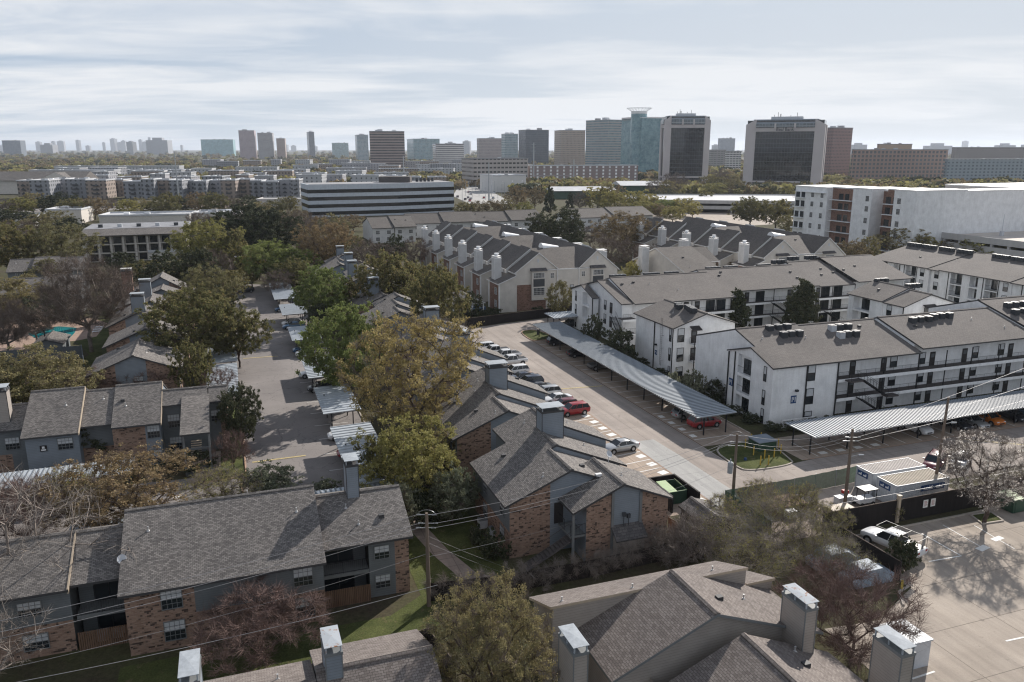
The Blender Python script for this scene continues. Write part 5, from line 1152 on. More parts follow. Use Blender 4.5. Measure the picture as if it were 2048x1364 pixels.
# ---------------------------------------------------------------- vehicles (nose along +x)
def car_meshes(kind):
    if kind in CARC: return CARC[kind]
    L, Wd, H_, dims = {'sedan': (4.75, 1.82, 1.45, (0.95, 0.34, 0.80, 0.78)), 'suv': (4.65, 1.86, 1.68, (1.08, 0.28, 0.92, 0.86)), 'hatch': (4.2, 1.78, 1.52, (0.98, 0.30, 0.84, 0.8)), 'pickup': (5.75, 1.98, 1.88, (1.15, 0.4, 1.0, 0.95)), 'van': (5.0, 1.95, 1.75, (1.1, 0.25, 0.95, 0.88))}[kind]
    w = Wd / 2; belt = dims[0]
    b = MB()
    if kind == 'pickup': st = [(-L / 2, .62, 1.12, .93), (-L / 2 + .08, .5, 1.16, .97), (-1.0, .42, 1.17, 1.0), (-0.9, .42, 1.17, 1.0), (1.0, .42, 1.18, 1.0), (1.15, .42, 1.2, 1.0), (2.4, .45, 1.13, .97), (2.78, .5, 1.02, .9), (L / 2, .55, .85, .82)]
    elif kind == 'sedan': st = [(-L / 2, .42, .82, .80), (-L / 2 + .12, .32, 1.0, .9), (-1.75, .24, 1.04, .99), (-0.8, .2, 1.0, 1.0), (0.6, .2, .98, 1.0), (1.0, .22, .97, 1.0), (1.9, .26, .86, .96), (2.2, .3, .76, .86), (L / 2, .36, .6, .72)]
    else: st = [(-L / 2, .42, .9, .84), (-L / 2 + .1, .34, belt, .93), (-1.5, .26, belt + .04, .99), (0.5, .22, belt, 1.0), (1.0, .24, belt, 1.0), (1.75, .28, belt - .10, .96), (L / 2 - .18, .32, belt - .22, .87), (L / 2, .4, .66, .74)]
    rings = []
    for x, z0, zt, k in st:
        q = w * k; ring = [(0, z0), (q * .86, z0), (q * .97, z0 + .14), (q, (z0 + zt) / 2), (q * .985, zt - .14), (q * .93, zt - .04), (q * .78, zt), (0, zt + .015)]
        rings.append([(x, y, z) for y, z in ring] + [(x, -y, z) for y, z in ring[::-1][1:-1]])
    for r0, r1 in zip(rings, rings[1:]):
        n = len(r0)
        for i in range(n): b.add([r0[i], r0[(i + 1) % n], r1[(i + 1) % n], r1[i]])
    b.add(rings[0]); b.add(rings[-1][::-1])
    # cabin
    if kind == 'pickup': bt, tp, wt = (-0.98, 1.35), (-0.80, 0.62), .80; bx = 1.17
    elif kind == 'sedan': bt, tp, wt = (-1.85, 1.05), (-0.95, 0.30), .74; bx = 1.0
    elif kind == 'hatch': bt, tp, wt = (-2.0, 1.15), (-1.55, 0.35), .74; bx = belt
    else: bt, tp, wt = (-L / 2 + .12, 1.25), (-L / 2 + .5, 0.45), .79; bx = belt
    rz = H_ - .05
    g = MB(); wb = w * .93; ww = w * wt
    B4 = [(bt[0], -wb), (bt[1], -wb), (bt[1], wb), (bt[0], wb)]; T4 = [(tp[0], -ww), (tp[1], -ww), (tp[1], ww), (tp[0], ww)]
    for i in range(4):
        j = (i + 1) % 4; g.add([(*B4[i], bx - .05), (*B4[j], bx - .05), (*T4[j], rz), (*T4[i], rz)])
    for sgn in (-1, 1):   # roof, pillars
        pass
    rfp = [(tp[0] - .04, rz - .03, .97), (tp[0] + .12, H_ - .01, .90), ((tp[0] + tp[1]) / 2, H_ + .02, .88), (tp[1] - .1, H_ - .01, .90), (tp[1] + .05, rz - .03, .97)]
    rr = [[(x, -ww * k - .02, rz - .02), (x, -ww * k * .86, z), (x, ww * k * .86, z), (x, ww * k + .02, rz - .02)] for x, z, k in rfp]
    for r0, r1 in zip(rr, rr[1:]):
        for i in range(3): b.add([r0[i], r0[i + 1], r1[i + 1], r1[i]])
    pil = [(0, 0), (1, 1)]
    ts = {'sedan': (0.0, .48, 1.0), 'hatch': (0.0, .5, 1.0), 'suv': (0.0, .36, .68, 1.0), 'van': (0.0, .33, .66, 1.0), 'pickup': (0.0, .42, 1.0)}[kind]
    for sgn in (-1, 1):
        for t in ts:
            p = Vector((bt[0] + (bt[1] - bt[0]) * t, sgn * (wb + .008), bx - .04)); q = Vector((tp[0] + (tp[1] - tp[0]) * t, sgn * (ww + .012), rz)); b.bar(tuple(p), tuple(q), .045 if 0 < t < 1 else .06)
    for x in (bt[1] - .25,):
        for sgn in (-1, 1): b.box(x - .1, x + .08, sgn * (w + .02), sgn * (w + .19), bx - .02, bx + .13)
    dk = MB(); fx, rx = (L / 2 - .93, -L / 2 + 1.0); R = .39 if kind == 'pickup' else .34
    if kind == 'pickup': dk.box(-L / 2 + .12, -1.12, -w * .78, w * .78, 1.12, 1.185)
    for x in (fx, rx):
        for sgn in (-1, 1): dk.tube((x, sgn * (w * .93), R + .03), (x, sgn * (w + .006), R + .03), R + .07, n=16)
    dk.box(L / 2 - .06, L / 2 + .012, -w * .45, w * .45, .45, .62)
    wh = MB(); wh.tube((0, -.12, 0), (0, .12, 0), R, n=18); rm = MB(); rm.tube((0, -.135, 0), (0, .135, 0), R * .62, n=10)
    hl = MB(); hl.box(-.06, .06, -.2, .2, -.07, .07); tl = MB(); tl.box(-.04, .04, -.16, .16, -.1, .1)
    bd = lambda mb, nm, mt, sm=False: mb.build(nm, [mt], link=False, smooth=sm).data
    CARC[kind] = dict(L=L, w=w, fx=fx, rx=rx, R=R, zt=st[-2][2], zr=st[1][2], body=bd(b, 'car_body', M['white'], True), glass=bd(g, 'car_glass', M['pane']), dark=bd(dk, 'wheel_arch', M['black']), wheel=bd(wh, 'tyre', M['tyre'], True), rim=bd(rm, 'rim', M['rim']), head=bd(hl, 'headlight', M['lamp']), tail=bd(tl, 'taillight', M['tail']))
    return CARC[kind]
CARC = {}
def paint(name, col, metal=0.0):
    def f(nt, b, out):
        b.inputs['Base Color'].default_value = c4(col); b.inputs['Roughness'].default_value = 0.28; b.inputs['Metallic'].default_value = metal
        b.inputs['Coat Weight'].default_value = 0.5; b.inputs['Coat Roughness'].default_value = 0.06
    return mat('paint_' + name, f)
PAINT = dict(white=paint('white', (0.68, 0.69, 0.70)), silver=paint('silver', (0.46, 0.47, 0.48), 0.5), red=paint('red', (0.30, 0.012, 0.018)), dark=paint('dark', (0.02, 0.022, 0.028)), navy=paint('navy', (0.02, 0.03, 0.055)),
             orange=paint('orange', (0.55, 0.16, 0.02)), grey=paint('grey', (0.11, 0.115, 0.12), 0.3), blue=paint('blue', (0.05, 0.12, 0.22), 0.2), maroon=paint('maroon', (0.13, 0.02, 0.03)))
BODYC = {}
def car(kind, col, a, b, ang, label, cat=None, group=None, world=None, full=True):
    c = car_meshes(kind); x, y = world or W(a, b)
    root = bpy.data.objects.new({'pickup': 'pickup_truck', 'suv': 'parked_suv', 'van': 'parked_van'}.get(kind, 'parked_car'), None); COL.objects.link(root)
    root.location = (x, y, 0.03); root.rotation_euler = (0, 0, GA + math.radians(ang)); tag(root, label, cat or {'pickup': 'pickup truck', 'suv': 'suv', 'van': 'van'}.get(kind, 'car'), group)
    if (kind, col) not in BODYC:
        me = c['body'].copy(); me.materials[0] = PAINT[col]; BODYC[(kind, col)] = me
    def add(n, me, loc=(0, 0, 0), par=root, rz=0):
        o = bpy.data.objects.new(n, me); COL.objects.link(o); o.parent = par; o.location = loc; o.rotation_euler = (0, 0, rz); return o
    add('body', BODYC[(kind, col)]); add('windows', c['glass']); add('underbody', c['dark'])
    for fx in (c['fx'], c['rx']):
        for s in (-1, 1):
            wh = add('wheel', c['wheel'], (fx, s * (c['w'] - .11), c['R'])); add('rim', c['rim'], (0, 0, 0), wh)
    for s in (-1, 1):
        add('headlight', c['head'], (c['L'] / 2 - .14, s * c['w'] * .60, c['zt'] - .12)); add('taillight', c['tail'], (-c['L'] / 2 + .03, s * c['w'] * .66, c['zr'] - .2))
    return root
ROWG = 'cars nosed into the stalls along the grey buildings'
car('sedan', 'silver', 44.3, 84.3, 180 + 4, 'silver four door car parked alone among the empty white lined stalls', group=ROWG)
rowcars = [('suv', 'red', 44.2, 99.3, 'bright red suv nearest the empty stalls, beside the tall grey chimney'), ('hatch', 'maroon', 43.9, 102.0, 'dark red car tucked between the red suv and the white car'),
 ('sedan', 'white', 43.9, 105.0, 'white saloon with a dark rear window beside the dark red car'), ('suv', 'silver', 43.6, 108.4, 'light grey suv with a roof window between white and black cars'),
 ('sedan', 'dark', 43.4, 111.3, 'low black saloon in the row, behind the light grey suv'), ('suv', 'navy', 43.2, 114.6, 'dark navy suv with roof rails in the parked row'), ('sedan', 'navy', 43.0, 117.6, 'dark blue car half hidden by the second chimney'),
 ('suv', 'white', 43.3, 121.4, 'white suv with dark rear side windows next to the white pickup'), ('pickup', 'white', 44.6, 127.4, 'white crew cab pickup with an empty bed, nearest of the white trucks'), ('pickup', 'white', 44.9, 131.4, 'white work pickup with cans along its bed'),
 ('pickup', 'white', 44.0, 135.0, 'white pickup third in the truck group'), ('suv', 'white', 43.0, 138.6, 'white van like car farthest up the parked row')]
for k, c_, a, b, l in rowcars: car(k, c_, a + 0.3, b, 180 + 4 + RNG.uniform(-1.5, 1.5), l, group=ROWG)
cans = Th('paint_cans', 'pale cans lined up in the bed of the white work pickup', 'cans', 46.3, 131.2)
for i in range(7): m = MB(); m.tube((45.4 + i * 0.32, 131.9, 1.15), (45.4 + i * 0.32, 131.9, 1.5), 0.13, n=8); cans.part('can', m, M['ac_light'])
for k, c_, a, b, ang, l in [('hatch', 'silver', 59.0, 92.6, 0, 'silver hatchback under the near end of the very long carport'), ('suv', 'red', 59.3, 88.6, 0, 'dark red car at the near end of the very long carport'), ('pickup', 'grey', 59.2, 119.8, 180, 'small grey truck like vehicle under the middle of the long carport'),
   ('sedan', 'dark', 58.8, 129.0, 0, 'black car in shade under the far half of the long carport'), ('suv', 'dark', 58.6, 138.5, 0, 'dark car under the far end of the long carport'),
   ('suv', 'white', 85.0, 77.4, -90, 'white suv facing out under the ribbed carport'), ('sedan', 'dark', 91.4, 77.0, -90, 'black car left of the silver car under the ribbed carport'), ('sedan', 'silver', 94.2, 76.8, -90, 'silver car between the black and the orange cars'),
   ('suv', 'orange', 97.2, 76.9, -90, 'bright orange sports car under the ribbed carport'), ('sedan', 'dark', 101.8, 77.0, -90, 'black car at the right edge under the ribbed carport'), ('sedan', 'blue', 104.9, 77.2, -90, 'blue car at the far right under the ribbed carport'),
   ('sedan', 'white', 12.4, 100.4, 180, 'white saloon between the two nearest drive carports'), ('hatch', 'white', 12.9, 76.9, 180, 'white car mostly hidden behind the foreground chimney'), ('hatch', 'red', 12.5, 93.8, 180, 'red car nose just showing from the nearest carport'),
   ('hatch', 'dark', 11.7, 122.8, 180, 'dark car nose under the third drive carport'), ('sedan', 'white', 11.4, 131.5, 180, 'white car nose beside the third drive carport'), ('suv', 'white', 12.0, 145.6, 180, 'white estate car in front of the fourth drive carport'),
   ('sedan', 'blue', 11.8, 148.9, 180, 'dark blue car under the near edge of the fourth drive carport'), ('sedan', 'blue', 11.4, 170.2, 180, 'dark blue saloon in front of the fifth drive carport'), ('hatch', 'white', 11.2, 173.5, 180, 'white hatchback under the fifth drive carport'), ('sedan', 'blue', 11.0, 190.0, 180, 'blue car before the sixth drive carport'),
   ('suv', 'dark', 2.8, 219.0, 200, 'black suv parked in tree shade at the far end of the drive'), ('sedan', 'white', -2.6, 151.5, 0, 'white car peeping from under the oak at the left kerb'), ('suv', 'silver', 49.6, 174.5, 180, 'silver suv inside the gabled carport'), ('sedan', 'blue', 53.0, 175.2, 180, 'blue car behind the gabled carport post'),
   ('suv', 'maroon', 77.2, 67.0, -150, 'red suv behind the containers by the blossom tree'), ('suv', 'silver', 80.6, 66.4, -150, 'silver car behind the blossom tree, next to the red suv'), ('suv', 'dark', 67.5, 152.4, 180, 'dark car under the short back carport')]:
    car(k, c_, a, b, ang, l)
pk = car('pickup', 'white', 57.0, 52.9, 105, 'white pickup with a black ladder rack beside the black fence')
def rack():
    m = MB(); P4 = [(-2.75, .85), (-2.75, -.85), (1.3, .85), (1.3, -.85)]
    for x, y in P4[:2]: m.bar((x, y, 1.1), (x, y, 2.15), .03)
    for s in (-.85, .85): m.bar((-2.75, s, 2.15), (1.3, s, 2.15), .03); m.bar((-0.9, s, 1.1), (-0.9, s, 2.15), .03)
    for x in (-2.75, -1.2, .1, 1.3): m.bar((x, -.85, 2.15), (x, .85, 2.15), .03)
    o = m.build('ladder_rack', [M['black']]); o.parent = pk
rack()

# ---------------------------------------------------------------- fences, poles, bins, containers
def board_fence(label, pts, h, m='wood_dark', post=2.4, group=None, name='board_fence', cap=True):
    a, b = pts[0]; th = Th(name, label, 'fence', a, b, group)
    for p, q in zip(pts, pts[1:]):
        p = Vector(p); q = Vector(q); L = (q - p).length; d = (q - p) / L; n = Vector((-d.y, d.x)); mb = MB(); t = 0; i = 0
        while t < L - 0.02:
            w = min(0.145, L - t); o = 0.018 * (i % 2); A0 = p + d * t + n * o; A1 = p + d * (t + w) + n * o; hh = h - 0.03 * ((i * 7) % 3) / 2
            mb.add([(*A0, 0), (*A1, 0), (*A1, hh), (*A0, hh)]); mb.add([(*(A0 + n * .025), 0), (*(A1 + n * .025), 0), (*(A1 + n * .025), hh), (*(A0 + n * .025), hh)]); mb.add([(*A0, hh), (*A1, hh), (*(A1 + n * .025), hh), (*(A0 + n * .025), hh)])
            t += 0.15; i += 1
        th.part('fence_boards', mb, M[m])
        if cap:
            c = MB(); c.bar((*p, h + 0.02), (*q, h + 0.02), 0.05); th.part('top_rail', c, M['wood_grey'])
        k = max(1, int(L / post))
        for j in range(k + 1):
            c = p + d * (L * j / k) + n * 0.09; pm = MB(); pm.box(c.x - .06, c.x + .06, c.y - .06, c.y + .06, 0, h + 0.08); th.part('post', pm, M[m])
    return th
board_fence('tall black board fence between the storage yard and the lower car park', [(52.6, 57.2), (61.6, 57.2)], 2.45, post=3)
board_fence('tall black board fence right of the pale post, carrying two small white notices', [(61.9, 57.2), (74.2, 57.2), (90, 57.8)], 2.45, post=3)
bp = MB(); bp.box(61.6, 61.9, 57.0, 57.3, 0, 2.9); bp.box(61.54, 61.96, 56.94, 57.36, 2.9, 3.0); single('fence_post', bp, [M['trim_tan']], 'thick tan post between the two black board fences', 'post', 61.75, 57.15)
for a in (65.3, 66.3):
    n = MB(); n.box(a - .3, a + .3, 57.08, 57.12, 1.1, 1.95); o = single('paper_notice', n, [M['stripe']], ('left' if a < 66 else 'right') + ' one of two small white notices on the black fence', 'notice', a, 57.1, 'notices on the black fence')
    t = MB()
    for i in range(5): t.box(a - .22, a + (.22 if i % 2 else .12), 57.065, 57.078, 1.28 + i * .12, 1.31 + i * .12)
    q = t.build('printed_lines', [M['tail']], o, (a, 57.1, 0))
board_fence('black board fence running beside the white pickup down to the corner post', [(52.8, 57.2), (53.1, 48.2)], 1.9, post=3)
board_fence('dark board fence along the back of the lot, below the pale townhouses', [(46.2, 158.8), (55.1, 160.8), (65.5, 162.9), (78, 166)], 2.0)
board_fence('dark fence around the bin corner at the far left of the lot', [(40.8, 157), (41.3, 152), (46.0, 158.6)], 1.9)
board_fence('brown wooden fence between the stair building and the small shed', [(38.4, 62.6), (39.3, 57.4)], 1.9, 'wood')
board_fence('dark wooden fence behind the low brown roof in the left foreground', [(-12, 50.2), (4, 51.0), (11.8, 52.4), (12.6, 48)], 1.8, 'wood_dark')
board_fence('grey blue board fence around the pool', [(-48, 158.6), (-27.0, 158.2)], 2.3, 'door_grey', cap=False)
board_fence('pale end of the pool fence beside the bare tree', [(-26.9, 158.2), (-25.4, 149.5)], 2.3, 'siding_blue', cap=False)
def net_fence():
    th = Th('netting_fence', 'green netting fence round the storage yard, beside the concrete lane', 'fence', 47.2, 65.8)
    pts = [(47.2, 58.2), (47.2, 65.9), (56.1, 66.0), (65.3, 66.6)]
    for p, q in zip(pts, pts[1:]):
        m = MB(); p = Vector(p); q = Vector(q); n = int((q - p).length / 0.6) + 1; d = (q - p); nn = Vector((-d.y, d.x)).normalized()
        for i in range(n):
            A0, A1 = p + d * i / n + nn * 0.05 * math.sin(i * 2.1), p + d * (i + 1) / n + nn * 0.05 * math.sin((i + 1) * 2.1)
            m.add([(*A0, 0.05), (*A1, 0.05), (*A1, 2.0), (*A0, 2.0)])
        th.part('netting', m, M['net'])
        for i in range(int(d.length / 3) + 1):
            c = p + d * min(1, i * 3 / d.length); pm = MB(); pm.tube((*c, 0), (*c, 2.1), 0.04, n=6); th.part('post', pm, M['steel'])
net_fence()
def container(label, a0, a1, b0, b1, z=2.6, sgn_face='-a', roofm='flat_roof'):
    th = Th('storage_container', label, 'container', (a0 + a1) / 2, (b0 + b1) / 2, 'white storage containers in the yard')
    m = MB(); per = 0.28
    def wall(p, q):
        p = Vector(p); q = Vector(q); L = (q - p).length; d = (q - p) / L; n = Vector((d.y, -d.x)); k = int(L / per)
        for i in range(k):
            t = [L * (i + f) / k for f in (0, .35, .5, .85, 1)]; o = [0, 0, .04, .04, 0]
            for j in range(4):
                u, v = p + d * t[j] - n * o[j], p + d * t[j + 1] - n * o[j + 1]; m.add([(*u, 0.1), (*v, 0.1), (*v, z), (*u, z)])
    wall((a0, b0), (a1, b0)); wall((a1, b0), (a1, b1)); wall((a1, b1), (a0, b1)); wall((a0, b1), (a0, b0))
    th.part('container_shell', m, plain('container_white', (0.60, 0.62, 0.64), .5, .1, .8))
    r = MB(); k = int((a1 - a0) / 0.3)
    for i in range(k):
        x = a0 + (a1 - a0) * i / k; w = (a1 - a0) / k
        r.add([(x, b0, z), (x + w * .6, b0, z), (x + w * .6, b1, z), (x, b1, z)]); r.add([(x + w * .6, b0, z), (x + w * .75, b0, z + .05), (x + w * .75, b1, z + .05), (x + w * .6, b1, z)]); r.add([(x + w * .75, b0, z + .05), (x + w, b0, z), (x + w, b1, z), (x + w * .75, b1, z + .05)])
    th.part('container_roof', r, M[roofm])
    f = MB()
    for x in (a0, a1):
        for y in (b0, b1): f.box(x - .06, x + .06, y - .06, y + .06, 0, z + .06)
    for y in (b0, b1): f.box(a0, a1, y - .05, y + .05, z - .1, z + .03); f.box(a0, a1, y - .05, y + .05, 0.02, 0.18)
    for x in (a0, a1): f.box(x - .05, x + .05, b0, b1, z - .1, z + .03)
    th.part('container_frame', f, M['ac_light'])
    return th
def sign_text(txt, th, loc, rot, size, m, name='lettering', bold=0.02):
    cu = bpy.data.curves.new(name, 'FONT'); cu.body = txt; cu.size = size; cu.align_x = 'CENTER'; cu.align_y = 'CENTER'; cu.extrude = 0.01; cu.offset = bold
    tmp = bpy.data.objects.new(name, cu); me = bpy.data.meshes.new_from_object(tmp); bpy.data.objects.remove(tmp); o = bpy.data.objects.new(name, me); COL.objects.link(o); o.data.materials.clear(); o.data.materials.append(m); o.parent = th.e if isinstance(th, Th) else th
    off = th.off if isinstance(th, Th) else (0, 0, 0); o.location = (loc[0] - off[0], loc[1] - off[1], loc[2] - off[2]); o.rotation_euler = rot; return o
c1 = container('white storage container behind, its roof in full sun', 64.0, 71.2, 63.0, 65.4, roofm='roof_cream'); c2 = container('white storage container in front, long blue sign on its side', 63.9, 71.0, 59.6, 62.3, roofm='roof_tan')
for c_, bb in ((c1, 64.5), (c2, 61.2)):
    s = MB(); s.box(63.86 if c_ is c2 else 63.96, 63.9 if c_ is c2 else 64.0, bb - .75, bb + .75, 1.7, 2.3); sg = c_.part('sign_board', s, M['blue_sign']); s.f
    w_ = MB()
    for k in (-.35, .35): w_.box(63.84 if c_ is c2 else 63.94, 63.858 if c_ is c2 else 63.958, bb + k - .22, bb + k + .22, 1.85, 2.02); w_.box(63.84 if c_ is c2 else 63.94, 63.858 if c_ is c2 else 63.958, bb + k - .22, bb + k - .1, 2.02, 2.16)
    w_.build('sign_marks', [M['white']], sg, c_.off)
s = MB(); s.box(67.2, 70.4, 59.50, 59.55, 1.55, 2.2); sg = c2.part('sign_board', s, M['blue_sign']); sign_text('mobile mini', c2, (68.8, 59.49, 1.86), (math.pi / 2, 0, 0), 0.55, M['white'])
def dumpster(label, a, b, w=2.0, d=1.6, h=1.3, ang=0, col='green_tin', lid='green_lid', zw=None):
    th = Th('dumpster', label, 'dumpster', a, b); x0, x1, y0, y1 = a - w / 2, a + w / 2, b - d / 2, b + d / 2
    m = MB(); t = .06
    m.box(x0, x1, y0, y0 + t, .1, h); m.box(x0, x1, y1 - t, y1, .1, h + .2); m.box(x0, x0 + t, y0 + t, y1 - t, .1, h + .1); m.box(x1 - t, x1, y0 + t, y1 - t, .1, h + .1); m.box(x0, x1, y0, y1, .08, .12)
    for x in (x0 + .3, x1 - .3): m.box(x - .05, x + .05, y0 - .04, y0, .1, h)
    th.part('bin_body', m, M[col])
    l = MB(); l.add([(x0, y0, h + .02), (a, y0, h + .02), (a, y1, h + .22), (x0, y1, h + .22)]); l.add([(x0, y0, h - .02), (a, y0, h - .02), (a, y1, h + .18), (x0, y1, h + .18)]); th.part('lid', l, M[lid])
    r = MB(); r.bar((a, y0, h + .05), (x1, y0, h + .05), .03); r.bar((x1, y0, h + .05), (x1, y1, h + .25), .03); th.part('rim_bar', r, M[lid]); return th
dumpster('open green dumpster with a pale green lid in the dark walled pen', 42.9, 69.6, 2.3, 2.6, 1.5); dumpster('pale lidded bin in the dark fence corner at the back of the lot', 43.2, 154.2, 2.0, 1.6, 1.2, lid='white')
dumpster('big green skip beyond the blossom tree', 76.2, 55.6, 3.2, 2.0, 1.5)
pen = Th('dumpster_pen', 'dark walled pen around the green dumpster at the end of the stalls', 'wall', 43, 70)
for x0, x1, y0, y1 in ((41.2, 44.6, 71.6, 71.8), (44.4, 44.6, 66.6, 71.6), (41.2, 41.4, 66.6, 71.6)): m = MB(); m.box(x0, x1, y0, y1, 0, 1.9); pen.part('pen_wall', m, M['wood_dark'])
sh = Th('garden_shed', 'small shed with a dark shingle roof beside the dumpster pen', 'shed', 42.4, 62); roof(sh, 'b', 60.0, 64.4, [(40.6, 2.0), (42.0, 2.7), (44.4, 1.9)], 'shingle'); block(sh, 'b', 60.2, 64.2, [(40.8, 2.1), (42, 2.7), (44.2, 2.0)], ['wood_dark'])
hut = Th('pool_house', 'small gabled pool hut in front of the blue pool', 'hut', -32.5, 165); roof(hut, 'b', 161.0, 168.8, [(-35.4, 2.3), (-33.0, 3.2), (-30.1, 2.3)], 'shingle'); block(hut, 'b', 161.3, 168.5, [(-35.1, 2.4), (-33, 3.2), (-30.4, 2.4)], ['siding'])
v = MB(); v.tube((-34, 166, 2.8), (-34, 166, 3.9), .12, n=7); v.tube((-34, 166, 3.9), (-34, 166, 4.1), .2, n=7); hut.part('flue', v, M['black'])
for i in range(3):
    ch = Th('sun_lounger', f'{ORD[i]} white lounger on the pool deck beside the bare tree', 'sun lounger', -27.6, 180 + i * 2.2, 'white loungers by the pool'); m = MB(); m.box(-28.3, -26.9, 179.7 + i * 2.2, 180.3 + i * 2.2, .25, .32); ch.part('seat', m, M['white']); m = MB(); m.prism([(-26.9, .3), (-26.3, .75), (-26.25, .7), (-26.85, .25)], 179.7 + i * 2.2, 180.3 + i * 2.2, 'b'); ch.part('backrest', m, M['white'])
    for x in (-28.2, -27.0): m = MB(); m.box(x, x + .06, 179.75 + i * 2.2, 180.25 + i * 2.2, 0, .25); ch.part('leg', m, M['white'])
tr = Th('transformer_box', 'green transformer box on the grass island inside yellow bollards', 'transformer', 61.6, 78.8); m = MB(); m.box(60.4, 63.0, 78.0, 80.2, .1, 1.2); tr.part('transformer_case', m, M['green_tin']); m = MB(); m.prism([(77.9, 1.2), (77.9, 1.26), (80.3, 1.38), (80.3, 1.2)], 60.3, 63.1, 'a'); tr.part('lid', m, M['siding_blue'])
for i, (a, b) in enumerate([(59.6, 79.7), (61.4, 81.0), (62.9, 81.0), (59.1, 77.3), (59.6, 75.8), (61.0, 75.8), (62.6, 76.6), (63.6, 78.4), (57.9, 74.3), (58.9, 74.1)]):
    m = MB(); m.tube((a, b, .05), (a, b, 1.25), .075, n=10); m.tube((a, b, 1.25), (a, b, 1.31), .075, .02, n=10); single('bollard', m, [M['yellow']], f'{ORD[i]} yellow bollard around the green transformer box, counting from the back left', 'bollard', a, b, 'yellow bollards on the grass island')
m = MB(); m.tube((57.2, 76.3, .08), (57.2, 76.3, .35), .22, .16, n=10); m.tube((57.2, 76.3, .35), (57.2, 76.3, .42), .16, .03, n=10); single('utility_marker', m, [M['blue_sign']], 'small blue cap on the grass island left of the bollards', 'utility cap', 57.2, 76.3)
m = MB(); m.box(43.4 + .2, 46.0, 38.2, 40.8, 0, 2.15); o_ = single('wrapped_crate', m, [M['ac_light']], 'tall pale crate with a bright metal lid, by the bottom right chimney', 'crate', 44.6, 39.5); m = MB(); m.box(43.5, 46.1, 38.1, 40.9, 2.15, 2.25); q = m.build('lid', [M['white_metal']], o_, (44.6, 39.5, 0))
for i, (px, py) in enumerate(((965, 1043), (988, 1060))):
    a, b = G(px, py, .6); x, y = W(a, b); o = bpy.data.objects.new('air_conditioner', AC[1]); COL.objects.link(o); o.location = (x, y, 0.02); o.rotation_euler = (0, 0, GA); tag(o, ('far' if i == 0 else 'near') + ' ground condenser on the grass by the brick wall of the stair building', 'air conditioner')
    for n, me in (('lid', AC[2]), ('fan_grille', AC[3])): c = bpy.data.objects.new(n, me); COL.objects.link(c); c.parent = o
# things stored in the yard
def crate(label, a, b, w, d, h, m, nm='storage_crate', z=0.02):
    mb = MB(); mb.box(a - w / 2, a + w / 2, b - d / 2, b + d / 2, z, z + h)
    for i in range(int(w / .25)): x = a - w / 2 + i * .25 + .05; mb.box(x, x + .15, b - d / 2 - .02, b - d / 2, z + .05, z + h - .05)
    mb.box(a - w / 2 - .03, a + w / 2 + .03, b - d / 2 - .03, b + d / 2 + .03, z + h, z + h + .04); return single(nm, mb, [M[m]], label, 'crate' if nm == 'storage_crate' else nm.replace('_', ' '), a, b)
crate('pale timber topped crate in the yard left of the wooden pole', 57.4, 60.3, 2.6, 1.4, .9, 'trim_tan'); crate('grey bench like box beside the utility cart', 59.8, 62.6, 1.8, .8, .8, 'ac_light'); crate('small white box at the yard edge behind the thicket', 52.4, 61.8, 1.0, .8, .7, 'white')
cart = Th('utility_cart', 'small utility cart with a black roof beside the containers', 'cart', 61.6, 61.6); m = MB(); m.box(60.6, 62.6, 61.0, 62.1, .45, .9); cart.part('cart_body', m, M['white']); m = MB(); m.box(61.0, 62.8, 60.9, 62.2, 1.85, 1.93); cart.part('cart_roof', m, M['black'])
for x in (61.1, 62.7):
    for y in (61.0, 62.1): m = MB(); m.box(x - .03, x + .03, y - .03, y + .03, .9, 1.85); cart.part('post', m, M['black'])
for x in (60.9, 62.3):
    for y in (60.98, 62.12): m = MB(); m.tube((x, y - .08, .28), (x, y + .08, .28), .26, n=12); cart.part('wheel', m, M['tyre'])
m = MB(); m.box(60.2, 60.8, 62.9, 63.4, .85, 1.2); single('fuel_can', m, [M['tail']], 'small red can on the box behind the utility cart', 'can', 60.5, 63.1, z=0.0)
crate('open timber framed compost bin full of dry plants, behind the thicket', 52.8, 63.6, 4.2, 2.6, .9, 'wood', 'compost_bin')
mv = Th('covered_car', 'car like shape under a blue tarpaulin behind the tangled thicket', 'covered car', 49.5, 52.5)
m = MB(); m.prism([(47.4, 0.1), (47.2, .8), (48.0, 1.0), (48.6, 1.6), (50.4, 1.65), (51.3, 1.0), (51.9, .9), (51.8, .1)], 51.5, 53.3, 'b'); mv.part('tarpaulin', m, M['pale_tarp'], smooth=True)
mv = Th('covered_car', 'second tarpaulin covered car nearer the corner post', 'covered car', 50.2, 49.2)
m = MB(); m.prism([(48.2, 0.1), (48.0, .8), (48.8, 1.0), (49.4, 1.6), (51.2, 1.65), (52.1, 1.0), (52.6, .9), (52.5, .1)], 48.2, 50.0, 'b'); mv.part('tarpaulin', m, M['pale_tarp'], smooth=True)
